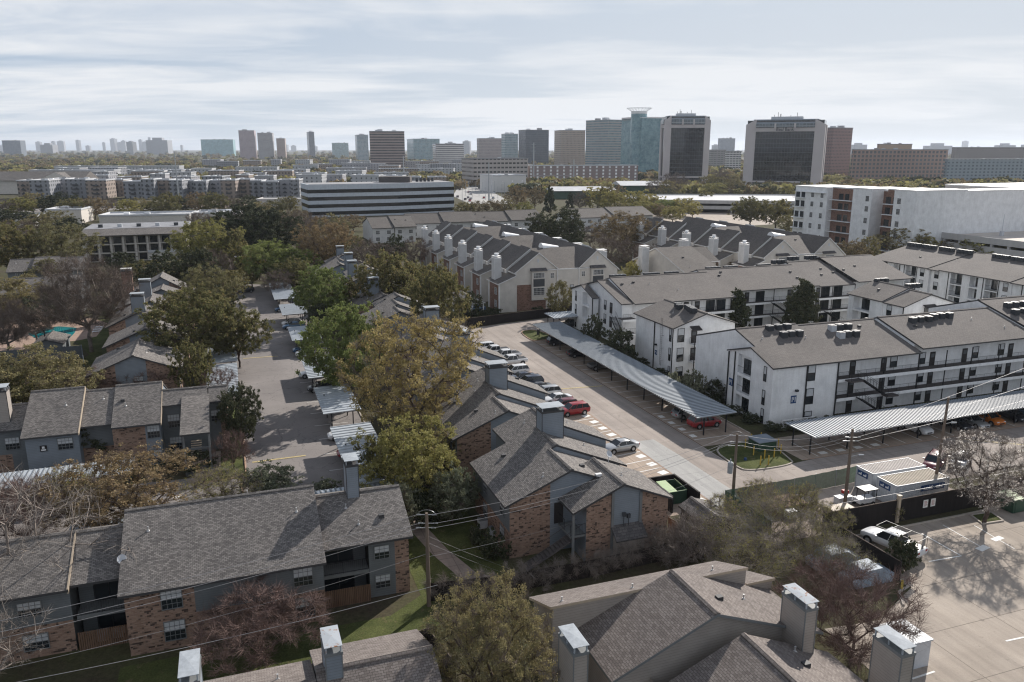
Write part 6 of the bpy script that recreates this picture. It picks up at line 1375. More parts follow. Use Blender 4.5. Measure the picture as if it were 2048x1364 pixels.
def pole(label, px, py, H_, kit=True, trans=False, lean=(0, 0), light=False):
    x, y = P(px, py, 0) if not isinstance(px, tuple) else px
    th = Th('utility_pole', label, 'utility pole', group='wooden utility poles', world=(x, y), ang=math.radians(0))
    m = MB(); m.tube((0, 0, 0), (lean[0], lean[1], H_), .19, .12, 10); th.part('pole_shaft', m, M['wood_grey'], smooth=True)
    k = MB()
    if kit:
        for z, dx in ((H_ - .15, 0), (H_ - .9, .35), (H_ - 1.3, -.3)):
            k.bar((lean[0] - .45 + dx * .3, 0, z), (lean[0] + .45 + dx * .3, 0, z), .04)
            for s in (-.45, .45):
                for j in range(4): k.tube((lean[0] + s + dx * .3 + s * .22 * j, 0, z), (lean[0] + s + dx * .3 + s * (.22 * j + .1), 0, z), .065, n=7)
        N = 10
        for i in range(N):
            t0, t1 = math.pi * i / N, math.pi * (i + 1) / N
            k.bar((lean[0] - .75 * math.cos(t0), .05, H_ - .25 + .5 * math.sin(t0)), (lean[0] - .75 * math.cos(t1), .05, H_ - .25 + .5 * math.sin(t1)), .015)
        th.part('insulators', k, M['steel'])
    if trans:
        t = MB(); t.tube((-.5, 0, H_ - 4.4), (-.5, 0, H_ - 3.2), .28, n=14); t.tube((-.5, 0, H_ - 3.2), (-.5, 0, H_ - 3.1), .28, .1, 14); t.tube((-.5, 0, H_ - 3.1), (-.5, 0, H_ - 2.8), .06, n=8); th.part('transformer', t, M['rust_cap'], smooth=True)
    if light:
        t = MB(); t.bar((.1, 0, H_ - 3.0), (.9, -.2, H_ - 2.7), .035); t.tube((.8, -.2, H_ - 2.75), (1.3, -.3, H_ - 2.7), .12, .08, 8); th.part('street_light', t, M['steel'])
    return Vector((x + lean[0], y + lean[1], H_))
pA = pole('wooden power pole standing on the lawn behind the stair building, bottom centre', 858, 1212, hgt(1026, P(858, 1212)[1]))
pB = pole('wooden power pole carrying a grey transformer can by the green netting', 1465, 1003, hgt(868, P(1465, 1003)[1]), trans=True)
pC = pole('wooden power pole in the storage yard left of the containers', 1688, 1022, hgt(858, P(1688, 1022)[1]), light=True)
pD = pole('tallest wooden pole, right of the containers before the black fence', 1866, 992, hgt(795, P(1866, 992)[1]), kit=False, light=True, lean=(.25, 0))
def pt(px, py, z): x, y = P(px, py, z); return Vector((x, y, z))
def wire(label, p, q, sag, r=0.016, n=20):
    m = MB(); pts = []
    for i in range(n + 1):
        t = i / n; v = p.lerp(q, t); v.z -= sag * 4 * t * (1 - t); pts.append(v)
    for u, v in zip(pts, pts[1:]): m.tube(tuple(u), tuple(v), r, n=4, cap=False)
    o = m.build('power_line', M['wire']); tag(o, label, 'power line', 'overhead power lines')
def hof(p, dz, dx=0): return Vector((p.x + dx, p.y, p.z + dz))
for i, (dz, dx) in enumerate(((-.1, .6), (-.9, .7), (-1.3, .6))): wire(f'{["top","middle","lowest"][i]} of three wires from the bottom centre pole to the transformer pole', hof(pA, dz, dx), hof(pB, dz * .8, -.5), .9)
for i, (dz, dx) in enumerate(((-.1, .6), (-.9, .7), (-1.3, .6))): wire(f'{["top","middle","lowest"][i]} of three wires sagging between the transformer pole and the yard pole', hof(pB, dz, dx), hof(pC, dz, -.5), .8)
wire('thin low cable from the bottom centre pole towards the transformer pole', hof(pA, -3.9), hof(pB, -3.4), 1.0, .012)
lf = [pt(-160, 1275, 8.2), pt(-160, 1298, 7.6), pt(-160, 1312, 7.4)]
for i, (q, dz) in enumerate(zip(lf, (-.1, -.9, -1.3))): wire(f'{["top","middle","lowest"][i]} of three wires crossing the large foreground roof to the left', hof(pA, dz, -.6), q, .5)
wire('thick cable crossing low over the foreground lawn to the lower left corner', pt(875, 1170, 4.9), pt(-160, 1400, 4.6), .5, .02)
wire('thin cable below the foreground wires', hof(pA, -3.6), pt(-160, 1375, 5.6), .6, .012)
wire('guy wire from the bottom centre pole towards the sidewalk', hof(pA, -2.0), pt(1040, 1145, .2), .1, .007); wire('second guy wire from the bottom centre pole', hof(pA, -2.6), pt(1020, 1150, .2), .1, .007)
far = [pt(2250, 655, 10.5), pt(2250, 705, 9.8), pt(2250, 745, 9.4)]
for i, (q, dz) in enumerate(zip(far, (-.1, -.9, -1.3))): wire(f'{["top","middle","lowest"][i]} of three wires from the yard pole rising to the right edge', hof(pC, dz, .5), q, -.1 + .4)
wire('cable along the top of the yard from pole to pole', Vector((*W(52.8, 57.3), 3.2)), Vector((*W(92, 57.6), 3.6)), .25, .015)
def street_lamp(label, px, py, H_, arm=True, group='street lamps', r=.06):
    x, y = P(px, py, 0); th = Th('street_lamp', label, 'street lamp', group=group, world=(x, y)); m = MB(); m.tube((0, 0, 0), (0, 0, H_), r, r * .7, 7); th.part('lamp_post', m, M['steel'])
    if arm: m = MB(); m.bar((0, 0, H_), (1.1, 0, H_ + .1), .04); m.tube((.9, 0, H_ + .05), (1.4, 0, H_ + .1), .1, n=6); th.part('lamp_head', m, M['white'])
sp = MB(); sp.box(-.4, -.3, -.03, .03, 0, 1.6)
m = MB(); a, b = G(487, 930); m.box(a - .05, a + .05, b - .05, b + .05, 0, 2.2); m.box(a - .25, a + .25, b - .07, b - .05, 1.5, 2.1); single('parking_sign', m, [M['door_grey']], 'thin dark signpost on the strip of lawn beside the drive', 'sign', a, b)
m = MB(); a, b = G(1076, 670); m.tube((a, b, 0), (a, b, 1.1), .25, n=10); m.tube((a, b, 1.1), (a, b, 1.25), .28, .1, n=10); single('litter_bin', m, [M['ac_dark']], 'dark bin on the small grass island at the far end of the long carport', 'bin', a, b)
m = MB(); a, b = G(983, 645); m.tube((a, b, 0), (a, b, .9), .09, n=8); single('bollard', m, [M['black']], 'thin dark bollard before the back fence', 'bollard', a, b)
# overgrown fence
# tall transmission masts and lamps far off
for i, (px, py, yt, l) in enumerate(((360, 424, 302, 'tall grey steel transmission mast left of the striped office building'), (978, 405, 325, 'steel mast beside the wide road right of the striped office'), (808, 360, 312, 'distant steel mast before the brown office tower'), (1067, 375, 285, 'distant latticed mast by the substation'), (1147, 372, 318, 'thin distant mast left of the teal tower'), (1245, 345, 296, 'thin mast in front of the teal tower'))):
    x, y = P(px, py, 0); H_ = hgt(yt, y); th = Th('transmission_mast', l, 'mast', group='steel transmission masts', world=(x, y)); m = MB(); m.tube((0, 0, 0), (0, 0, H_), max(.5, y * .0011), y * .0005, 8); th.part('mast_shaft', m, M['steel'])
    m = MB(); [m.bar((-2.2, 0, H_ - 2 - 3 * j), (2.2, 0, H_ - 2 - 3 * j), .16) for j in range(3)]; th.part('cross_arm', m, M['steel'])

# ---------------------------------------------------------------- trees
def raw_mesh(name, V, Fc, mats, midx=None, smooth=False):
    """V (n,3) and faces as an (m,k) array"""
    me = bpy.data.meshes.new(name); V = np.asarray(V, dtype=np.float32)
    groups = Fc if isinstance(Fc, list) else [Fc]
    idx = np.concatenate([g.ravel() for g in groups]).astype(np.int32); tot = np.concatenate([np.full(len(g), g.shape[1]) for g in groups]).astype(np.int32)
    st = np.concatenate([[0], np.cumsum(tot)[:-1]]).astype(np.int32)
    me.vertices.add(len(V)); me.vertices.foreach_set('co', V.ravel()); me.loops.add(len(idx)); me.loops.foreach_set('vertex_index', idx)
    me.polygons.add(len(tot)); me.polygons.foreach_set('loop_start', st); me.polygons.foreach_set('loop_total', tot)
    for m in mats: me.materials.append(m)
    if midx is not None: me.polygons.foreach_set('material_index', midx)
    if smooth: me.polygons.foreach_set('use_smooth', np.ones(len(tot), dtype=bool))
    me.update(calc_edges=True); return me
def skeleton(rg, H, R, cb, n, top=0.85, flat=1.0, jit=0.35, lean=0.0, cone=False):
    pts = []
    while len(pts) < n:
        p = rg.uniform(-1, 1, 3); r = np.linalg.norm(p)
        if r > 1 or r < 0.15: continue
        if rg.random() > 0.35 + 0.65 * r: continue
        z = cb + (H - cb) * (p[2] * 0.5 + 0.5)
        k = 1.0
        if cone: k = max(0.15, 1.15 - 0.95 * (p[2] * 0.5 + 0.5)) / max(0.2, math.sqrt(max(0.05, 1 - p[2] ** 2)))
        # uneven outline
        ang = math.atan2(p[1], p[0]); k *= 1 + jit * 0.5 * math.sin(ang * 3 + 1.7 + z * 0.5) + jit * 0.3 * math.sin(ang * 5 + z)
        pts.append((p[0] * R * k + lean * (z / H) * R, p[1] * R * k, z))
    pts = np.array(pts)
    tr = [np.array([0, 0, 0.0])]; nt = 5
    for i in range(1, nt + 1):
        t = i / nt; tr.append(np.array([lean * R * 0.5 * t + rg.normal(0, .05) * R * .3, rg.normal(0, .05) * R * .3, cb * t * 1.05]))
    nodes = list(tr); par = [-1] + list(range(nt)); dist0 = [np.linalg.norm(q) for q in tr]; depth = list(np.cumsum([0] + [cb / nt] * nt))
    order = np.argsort(np.linalg.norm(pts - tr[-1], axis=1))
    N = np.array(nodes); Dp = np.array(depth)
    for i in order:
        p = pts[i]; d = np.linalg.norm(N[nt - 1:] - p, axis=1) + 0.30 * Dp[nt - 1:]
        # prefer parents below
        d = d + 0.6 * np.maximum(0, N[nt - 1:, 2] - p[2])
        j = int(np.argmin(d)) + nt - 1
        q = N[j]; L = np.linalg.norm(p - q)
        if L > R * 0.35:   # bend
            mid = q + (p - q) * 0.5 + rg.normal(0, 0.06, 3) * L + np.array([0, 0, 0.05 * L])
            N = np.vstack([N, mid]); Dp = np.append(Dp, Dp[j] + L / 2); par.append(j); j = len(N) - 1
        N = np.vstack([N, p]); Dp = np.append(Dp, Dp[j] + np.linalg.norm(p - N[j])); par.append(j)
    return N, par, nt
def tubes(N, par, tip, tr0, sides=5, expo=2.1):
    n = len(N); w = np.zeros(n); kids = [[] for _ in range(n)]
    for i in range(1, n): kids[par[i]].append(i)
    for i in range(n - 1, -1, -1): w[i] = sum(w[k] for k in kids[i]) if kids[i] else 1.0
    rad = tip * w ** (1 / expo); rad = np.minimum(rad, tr0); V = []; Fq = []
    for i in range(1, n):
        a, b = N[par[i]], N[i]; d = b - a; L = np.linalg.norm(d)
        if L < 1e-5: continue
        d = d / L; u = np.cross(d, [0.3, 0.1, 1.0]); u /= max(1e-6, np.linalg.norm(u)); v = np.cross(d, u)
        k = sides if rad[i] > 0.05 else 3; ra = min(rad[par[i]], rad[i] * 1.5) if par[i] > 4 else rad[par[i]]; b0 = len(V)
        for r, c in ((ra, a), (rad[i], b)):
            for s_ in range(k): t = 2 * math.pi * s_ / k; V.append(c + (u * math.cos(t) + v * math.sin(t)) * r)
        for s_ in range(k): Fq.append((b0 + s_, b0 + (s_ + 1) % k, b0 + k + (s_ + 1) % k, b0 + k + s_))
    leafy = [i for i in range(n) if not kids[i] and i > 5]
    return np.array(V), np.array(Fq), rad, leafy, kids
def leaves(rg, C, count, spread, size, squash=0.8, cut=None, aspect=0.55, clump=0.72):
    """count leaf faces round the points C"""
    k = rg.integers(0, len(C), count); sub = rg.normal(0, 1, (len(C) * 4, 3)) * spread * clump
    c = C[k] + sub[k * 4 + rg.integers(0, 4, count)] + rg.normal(0, 1, (count, 3)) * spread * (1 - clump) * np.array([1, 1, squash])
    a = rg.normal(0, 1, (count, 3)); a /= np.linalg.norm(a, axis=1)[:, None]; b = rg.normal(0, 1, (count, 3)); b -= (b * a).sum(1)[:, None] * a; b /= np.linalg.norm(b, axis=1)[:, None]
    s = size * rg.uniform(0.6, 1.35, count)[:, None]
    V = np.stack([c - a * s, c + b * s * aspect, c + a * s, c - b * s * aspect], 1).reshape(-1, 3)
    Fq = np.arange(count * 4).reshape(-1, 4); return V, Fq
def twigs(rg, C, D, count, length, width, up=0.3, fan=0.7):
    k = rg.integers(0, len(C), count); d = D[k] * 0.9 + rg.normal(0, fan, (count, 3)) + np.array([0, 0, up]); d /= np.linalg.norm(d, axis=1)[:, None]
    L = length * rg.uniform(0.35, 1.2, count)[:, None]; c = C[k] + rg.normal(0, 0.12, (count, 3)) * length
    s = np.cross(d, rg.normal(0, 1, (count, 3))); s /= np.linalg.norm(s, axis=1)[:, None]; mid = c + d * L * 0.5 + rg.normal(0, .06, (count, 3)) * L
    V = np.stack([c - s * width, c + s * width, mid + s * width * .7, c + d * L, mid - s * width * .7], 1).reshape(-1, 3)
    B = np.arange(count)[:, None] * 5; Fq = np.concatenate([B + np.array([0, 1, 2, 4])], 0); Ft = np.concatenate([B + np.array([4, 2, 3])], 0)
    return V, [Fq, Ft]
def leafmat(name, c0, c1, c2=None, trans=0.45, var=0.18):
    def f(nt, b, out):
        oi = nnode(nt, 'ShaderNodeObjectInfo'); v = texc(nt, 'Object'); n = noise(nt, 0.55, 3, 0.6, v); n2 = noise(nt, 2.8, 2, 0.6, v)
        c = ramp(nt, n, 0.32, 0.68, c0, c1)
        if c2: c = mixc(nt, ramp(nt, n2, 0.56, 0.66), c, c2)
        c = mixc(nt, 1.0, c, ramp(nt, n2, 0.25, 0.75, (0.72, 0.72, 0.72), (1.3, 1.3, 1.3)), 'MULTIPLY')
        c = mixc(nt, 1.0, c, ramp(nt, oi.outputs['Random'], 0, 1, (1 - var, 1 - var * .8, 1 - var), (1 + var, 1 + var * .7, 1 + var * .5)), 'MULTIPLY')
        c = mixc(nt, 1.0, c, (1.28, 1.25, 1.22), 'MULTIPLY')
        nt.links.new(c, b.inputs['Base Color']); b.inputs['Roughness'].default_value = 0.75; b.inputs['Specular IOR Level'].default_value = 0.15
        tl = nt.nodes.new('ShaderNodeBsdfTranslucent'); nt.links.new(c, tl.inputs[0]); mx = nt.nodes.new('ShaderNodeMixShader'); mx.inputs[0].default_value = trans
        nt.links.new(b.outputs[0], mx.inputs[1]); nt.links.new(tl.outputs[0], mx.inputs[2]); nt.links.new(mx.outputs[0], out.inputs[0])
    return mat(name, f)
LM = dict(oak=leafmat('leaf_oak', (0.085, 0.092, 0.042), (0.15, 0.145, 0.068), (0.19, 0.145, 0.075)), dark=leafmat('leaf_dark', (0.032, 0.042, 0.024), (0.068, 0.078, 0.046), (0.09, 0.085, 0.05), 0.12),
          green=leafmat('leaf_green', (0.11, 0.145, 0.050), (0.185, 0.22, 0.082), (0.12, 0.12, 0.055), 0.35), lime=leafmat('leaf_lime', (0.19, 0.185, 0.068), (0.28, 0.265, 0.105), (0.15, 0.13, 0.06), 0.35),
          gold=leafmat('leaf_gold', (0.235, 0.19, 0.082), (0.345, 0.285, 0.135), (0.17, 0.14, 0.065), 0.35), tan=leafmat('leaf_tan', (0.14, 0.112, 0.068), (0.21, 0.165, 0.098), (0.11, 0.10, 0.052), 0.3),
          olive=leafmat('leaf_olive', (0.15, 0.14, 0.072), (0.23, 0.205, 0.11), (0.10, 0.105, 0.055), 0.3), grey=leafmat('leaf_grey', (0.115, 0.13, 0.09), (0.18, 0.19, 0.14), None, 0.25),
          blossom=leafmat('blossom', (0.62, 0.56, 0.55), (0.80, 0.76, 0.75), None, 0.5), buds=leafmat('bud', (0.17, 0.165, 0.06), (0.25, 0.235, 0.095), None, 0.3))
TWM = dict(brown=plain('twig_brown', (0.15, 0.118, 0.098), 0.95, 0.25, 3), red=plain('twig_red', (0.165, 0.112, 0.098), 0.95, 0.25, 3), pale=plain('twig_pale', (0.24, 0.21, 0.185), 0.95, 0.25, 3), grey=plain('twig_grey', (0.20, 0.17, 0.15), 0.95, 0.25, 3))
# kind: (height, radius, crown base, nodes, leaf material, leaf count, spread, leaf size, bark, twig material, twig count, twig length, cone, trunk radius)
SPEC = dict(
    oak=(9, 5.0, 2.0, 200, 'oak', 38000, .50, .105, 'bark', 'brown', 1500, .9, False, .30), oak2=(9, 4.6, 1.9, 190, 'olive', 28000, .50, .10, 'bark', 'brown', 2600, .9, False, .28),
    dark=(9, 4.4, 1.6, 180, 'dark', 38000, .50, .105, 'bark', 'grey', 600, .7, False, .28), magnolia=(9, 3.6, 1.0, 170, 'dark', 42000, .50, .13, 'bark', 'grey', 200, .5, True, .22),
    green=(9, 4.6, 1.8, 180, 'green', 42000, .50, .10, 'bark', 'brown', 600, .8, False, .27), lime=(9, 4.4, 1.7, 190, 'lime', 30000, .48, .10, 'bark', 'brown', 1400, .8, False, .25),
    gold=(10, 4.8, 2.1, 260, 'gold', 30000, .42, .08, 'bark', 'grey', 5000, .9, False, .30), tan=(9, 4.4, 1.9, 200, 'tan', 20000, .46, .095, 'bark', 'brown', 4500, .9, False, .26),
    bare=(9, 4.4, 2.4, 260, None, 0, 0, 0, 'bark_pale', 'brown', 20000, 1.15, False, .26), barered=(5, 3.4, .7, 200, None, 0, 0, 0, 'bark', 'red', 11000, .85, False, .09), barepale=(9, 5.0, 2.6, 190, None, 0, 0, 0, 'bark_pale', 'pale', 2600, 1.3, False, .26),
    sparse=(6, 3.7, 1.2, 210, 'buds', 7500, .42, .065, 'bark', 'grey', 6500, .8, False, .16), foreground=(9, 4.6, 1.2, 330, 'olive', 62000, .46, .058, 'bark', 'brown', 12000, .8, False, .22), blossom=(9, 4.6, 2.4, 320, 'blossom', 11000, .34, .055, 'bark', 'grey', 12000, .9, False, .20),
    bush=(2.6, 1.6, .3, 70, 'grey', 9000, .3, .07, 'bark', 'grey', 500, .4, False, .06), bushdark=(2.6, 1.7, .2, 70, 'dark', 10000, .3, .08, 'bark', 'grey', 300, .4, False, .06), thicket=(4.2, 3.0, .2, 110, 'buds', 4200, .5, .05, 'bark', 'pale', 2600, 1.2, False, .06), vine=(2.4, 2.0, .1, 90, None, 0, 0, 0, 'bark', 'grey', 3500, .8, False, .04))
PROTO = {}
def tree_mesh(kind, lod, var):
    key = (kind, lod, var)
    if key in PROTO: return PROTO[key]
    H, R, cb, n, lm, lc, sp, ls, bk, tw, tc_, tl, cone, trr = SPEC[kind]
    rg = np.random.default_rng(abs(hash_(kind)) % 1000 + var * 17)
    f = (1.0, 0.30, 0.075)[lod]; nn = max(24, int(n * (1.0, 0.6, 0.28)[lod])); sc = (1.0, 1.65, 3.0)[lod]
    multi = kind in ('barered', 'thicket', 'vine', 'bush', 'bushdark')
    N, par, nt = skeleton(rg, H, R, cb, nn, jit=0.4, cone=cone)
    V, Fq, rad, leafy, kids = tubes(N, par, (0.022, 0.03, 0.045)[lod] * (0.6 if multi else 1), trr, 6 if lod == 0 else 4)
    if multi:
        pass
    trunk = raw_mesh('trunk', V, [Fq], [M[bk]], smooth=True)
    C = N[nt + 1:]; D = C - N[[par[i] for i in range(nt + 1, len(N))]]; D = D / np.maximum(1e-6, np.linalg.norm(D, axis=1))[:, None]
    out = []
    Vs = []; Gs = []; mi = []; mats = []; off = 0
    if lm:
        v, q = leaves(rg, C, max(120, int(lc * f)), sp, ls * sc); Vs.append(v); Gs.append(q + off); off += len(v); mats.append(LM[lm]); mi.append(np.full(len(q), 0))
    if tw and tc_:
        cnt = max(60, int(tc_ * f)); v, qs = twigs(rg, C, D, cnt, tl, (0.009, 0.019, 0.045)[lod]); Vs.append(v)
        mats.append(TWM[tw]); ix = len(mats) - 1
        for q in qs: Gs.append(q + off); mi.append(np.full(len(q), ix))
        off += len(v)
    crown = raw_mesh('crown', np.concatenate(Vs), Gs, mats, np.concatenate(mi).astype(np.int32))
    PROTO[key] = (trunk, crown, H, R); return PROTO[key]
def hash_(s_): return sum((i + 3) * ord(c) for i, c in enumerate(s_))
KIND_NAME = dict(oak=('oak_tree', 'tree'), oak2=('oak_tree', 'tree'), dark=('dark_tree', 'tree'), magnolia=('magnolia_tree', 'tree'), green=('green_tree', 'tree'), lime=('pale_green_tree', 'tree'), gold=('yellow_tree', 'tree'), tan=('tan_tree', 'tree'), bare=('bare_tree', 'tree'),
    barered=('bare_shrub', 'shrub'), barepale=('bare_tree', 'tree'), sparse=('sparse_tree', 'tree'), foreground=('olive_tree', 'tree'), blossom=('blossom_tree', 'tree'), bush=('bush', 'bush'), bushdark=('bush', 'bush'), thicket=('tangled_shrub', 'shrub'), vine=('vine_clump', 'vine'))
TCOUNT = [0]
def tree(kind, px, pyb, pyt, wpx, label, group=None, lod=None, H=None, R=None, world=None, trunk=True):
    x, y = world or P(px, pyb, 0); H = H or hgt(pyt, y); D = math.hypot(y, CAMH); R = R or wpx / 2 * math.hypot(y, 0.0) / F * 1.02
    if lod is None: lod = 0 if wpx > 100 else (1 if wpx > 42 else 2)
    TCOUNT[0] += 1; var = TCOUNT[0] % (2 if lod == 0 else 3); tm, cm, H0, R0 = tree_mesh(kind, lod, var)
    nm, cat = KIND_NAME[kind]; e = bpy.data.objects.new(nm, None); COL.objects.link(e); e.location = (x, y, 0); e.rotation_euler = (0, 0, (TCOUNT[0] * 2.399) % 6.283); tag(e, label, cat, group)
    e.scale = (R / R0, R / R0, H / H0)
    for n, me in (('trunk', tm), ('crown', cm)):
        o = bpy.data.objects.new(n, me); COL.objects.link(o); o.parent = e
    return e
T = tree
# foreground
T('foreground', 985, 1452, 1172, 285, 'large olive leaved tree at the bottom edge, left of the tan siding building')
T('barered', 520, 1318, 1168, 280, 'wide reddish bare shrub against the brick wall, bottom left', H=5.2)
T('barered', 1700, 1322, 1145, 300, 'wide reddish bare tree beside the metal capped chimney, bottom right')
T('barepale', 20, 1262, 985, 480, 'pale leafless tree leaning over the roofs at the left edge', H=12)
T('barepale', -20, 1400, 1230, 240, 'pale bare branches in the bottom left corner')
T('barered', 60, 1085, 962, 190, 'reddish bare shrub behind the left foreground roof', lod=0)
T('tan', 262, 1078, 905, 270, 'sparse brown leaved tree over the ribbed carport, left foreground', lod=0)
T('sparse', 150, 1060, 935, 130, 'thin bare tree between the reddish shrub and the brown leaved tree', lod=0)
T('sparse', 440, 1022, 935, 150, 'small green budding tree behind the big foreground roof', lod=0)
T('bush', 535, 992, 935, 110, 'round green bush beyond the foreground roof, left of the drive end', lod=0); T('bush', 655, 1000, 958, 60, 'small bush showing over the foreground roof beside the tall chimney')
T('magnolia', 188, 925, 825, 115, 'dark green tree standing against the left apartment row', lod=0); T('dark', 485, 902, 768, 86, 'round dark green tree at the corner of the drive', lod=0)
T('barered', 468, 938, 865, 80, 'small bare pale shrub on the lawn strip'); T('bushdark', 395, 944, 910, 70, 'clipped dark hedge by the stair porch'); T('bushdark', 360, 932, 905, 60, 'dark bush left of the clipped hedge')
T('oak2', 75, 850, 700, 215, 'wide olive tree behind the left apartment row', lod=0); T('oak', 20, 870, 745, 120, 'olive tree cut by the left photo edge, above the left row'); T('barered', 210, 815, 735, 110, 'reddish bare shrub before the nearest pool row gable'); T('barered', 300, 812, 742, 100, 'grey bare shrub in front of the nearest pool row roof')
T('oak', 392, 808, 682, 80, 'greyish tree at the corner of the nearest pool row roof'); T('barered', 440, 805, 735, 80, 'bare pale shrub beside the left kerb carports')
T('oak', 395, 745, 582, 190, 'large olive oak beside the pool row and the drive', lod=0); T('oak', 480, 735, 612, 115, 'grey green oak leaning over the drive', lod=0); T('oak2', 420, 650, 535, 110, 'brownish green tree behind the large oak', lod=0)
T('oak', 350, 700, 590, 90, 'smaller oak hugging the second pool row roof')
T('bare', 183, 704, 516, 175, 'tall bare brown tree by the swimming pool', lod=0)
T('oak2', 35, 640, 560, 110, 'brown olive tree left of the bare pool tree'); T('bare', 20, 720, 600, 110, 'bare grey tree at the left edge above the pool', lod=0); T('dark', 100, 655, 585, 100, 'dark tree behind the pool'); T('bare', 75, 690, 610, 90, 'thin bare tree between the dark tree and the pool')
T('oak', 30, 560, 445, 115, 'tall olive tree at the left edge above the grey roofs', lod=0); T('oak2', 130, 555, 448, 120, 'tall brown green tree left of the long balcony building', lod=0); T('bare', 30, 520, 440, 90, 'bare crowned tree behind the left edge oak'); T('dark', 245, 555, 505, 60, 'olive tree before the balcony building'); 
T('dark', 335, 600, 505, 100, 'dark oak above the pool row chimneys'); T('oak', 300, 590, 520, 80, 'oak beside the far pool row chimney'); T('dark', 400, 600, 500, 90, 'dark tree below the pale yellow green one'); T('bare', 430, 590, 500, 80, 'bare tree among the dark oaks left of the drive end')
T('lime', 420, 560, 440, 130, 'pale yellow green tree left of the drive end', lod=0); T('dark', 500, 520, 405, 130, 'tall dark tree behind the pale yellow green one', lod=0); T('dark', 560, 515, 425, 110, 'dark wood edge tree right of the tall dark one', lod=0); T('bare', 600, 500, 420, 80, 'bare tree between dark trees at the back'); T('oak', 470, 560, 460, 90, 'grey oak behind the bright green tree')
T('green', 545, 575, 482, 115, 'bright green tree at the far end of the drive', lod=0); T('green', 600, 570, 495, 80, 'bright green tree right of the first bright one'); T('lime', 505, 575, 508, 60, 'lighter green tree at the drive end'); T('green', 650, 655, 535, 120, 'round green tree beside the far carports', lod=0); T('oak', 590, 590, 515, 70, 'olive tree between the bright green trees'); T('oak', 690, 650, 560, 80, 'olive tree behind the round green one')
T('tan', 655, 560, 435, 115, 'autumn tan tree behind the far grey roofs', lod=0); T('bare', 640, 545, 470, 80, 'dark bare tree left of the tan tree'); T('bare', 740, 570, 480, 90, 'bare tree right of the autumn tan tree'); T('dark', 790, 540, 470, 60, 'dark round tree near the gabled house'); T('bare', 830, 545, 475, 60, 'small bare tree below the gabled house')
T('oak', 785, 650, 505, 135, 'large olive tree right of the stepped roofs', lod=0); T('oak', 875, 705, 532, 115, 'willow like olive tree beside the gabled carport', lod=0); T('oak', 830, 640, 525, 90, 'olive tree between the two large olive trees'); T('dark', 640, 672, 610, 60, 'grey green low tree by the fifth carport')
T('green', 695, 802, 612, 175, 'big bright green tree in front of the grey building row', lod=0)
T('gold', 825, 905, 628, 275, 'big golden yellow tree in the middle of the grey buildings', lod=0)
T('lime', 820, 1010, 838, 200, 'yellow olive tree beside the nearest drive carport', lod=0); T('oak', 765, 990, 880, 100, 'darker olive tree at the left of the yellow olive one'); T('oak2', 880, 960, 860, 100, 'olive tree against the brick gable')
T('bush', 905, 1045, 940, 100, 'grey green bushy tree beside the stair building', lod=0); T('bush', 798, 1075, 972, 95, 'grey green bush at the corner of the foreground roof', lod=0); T('bushdark', 850, 1050, 985, 90, 'dark bush between the two grey green bushes'); T('dark', 860, 1000, 930, 80, 'dark tree under the yellow olive one')
T('bushdark', 985, 1120, 1068, 60, 'dark bush at the brick corner of the stair building'); T('bushdark', 955, 1090, 1050, 40, 'small dark bush by the ground condensers')
T('blossom', 1968, 1046, 868, 205, 'tree with pale blossom and a web of bare branches in the car park', lod=0); T('bushdark', 1800, 1142, 1080, 66, 'small leafy bush beside the white pickup with the rack', lod=0); T('sparse', 1795, 1045, 1010, 30, 'weeds under the black fence')
# thicket
for i, (px, py, h_, r_, k, l) in enumerate([(1450, 1110, 4.3, 3.3, 'thicket', 'tangled shrub mass left of centre in the thicket'), (1540, 1090, 5.0, 3.2, 'thicket', 'tallest tangled shrub with pale green buds in the thicket'), (1620, 1120, 4.3, 2.8, 'thicket', 'tangled shrub beside the tarpaulin covered cars'), (1500, 1165, 4.2, 3.4, 'thicket', 'low tangled shrub behind the tan building parapet'),
        (1380, 1110, 3.6, 3.0, 'vine', 'dense brown vines behind the garden shed'), (1330, 1120, 3.0, 2.6, 'vine', 'brown vines between fence and tan building'), (1600, 1050, 4.4, 2.0, 'sparse', 'upright stems with tiny leaves before the netting fence'), (1520, 1040, 4.4, 1.9, 'sparse', 'upright stems left of the yard pole'), (1670, 1150, 4.0, 2.4, 'thicket', 'shrub at the right end of the thicket'), (1440, 1060, 3.4, 2.4, 'sparse', 'spindly shrub near the transformer pole'), (1650, 1080, 3.8, 2.2, 'sparse', 'budding shrub by the black fence corner')]):
    T(k, px, py, 0, 100, l, 'shrubs of the overgrown thicket', 0, h_, r_)
VF = Th('overgrown_fence', 'long fence buried in bare grey vines between lawn and tan building', 'fence', 20, 58)
m = MB(); pts = [(13.4, 58.8), (20, 57.9), (28, 57.8), (36.0, 58.3), (39.4, 57.4)]
for p, q in zip(pts, pts[1:]): m.add([(*p, 0), (*q, 0), (*q, 1.7), (*p, 1.7)])
VF.part('fence_boards', m, M['wood_dark'])
def vines():
    rg = np.random.default_rng(5); C = []; 
    for p, q in zip(pts, pts[1:]):
        n = int(math.dist(p, q) * 9)
        for i in range(n): t = rg.random(); C.append((p[0] + (q[0] - p[0]) * t, p[1] + (q[1] - p[1]) * t + rg.normal(0, .35), abs(rg.normal(1.3, .55))))
    C = np.array(C) - np.array([20, 58, 0]); D = rg.normal(0, 1, C.shape); v, q = twigs(rg, C, D, 16000, .9, .009, up=-.1, fan=1.0)
    me = raw_mesh('vines', v, q, [TWM['grey']]); o = bpy.data.objects.new('vines', me); COL.objects.link(o); o.parent = VF.e
vines()
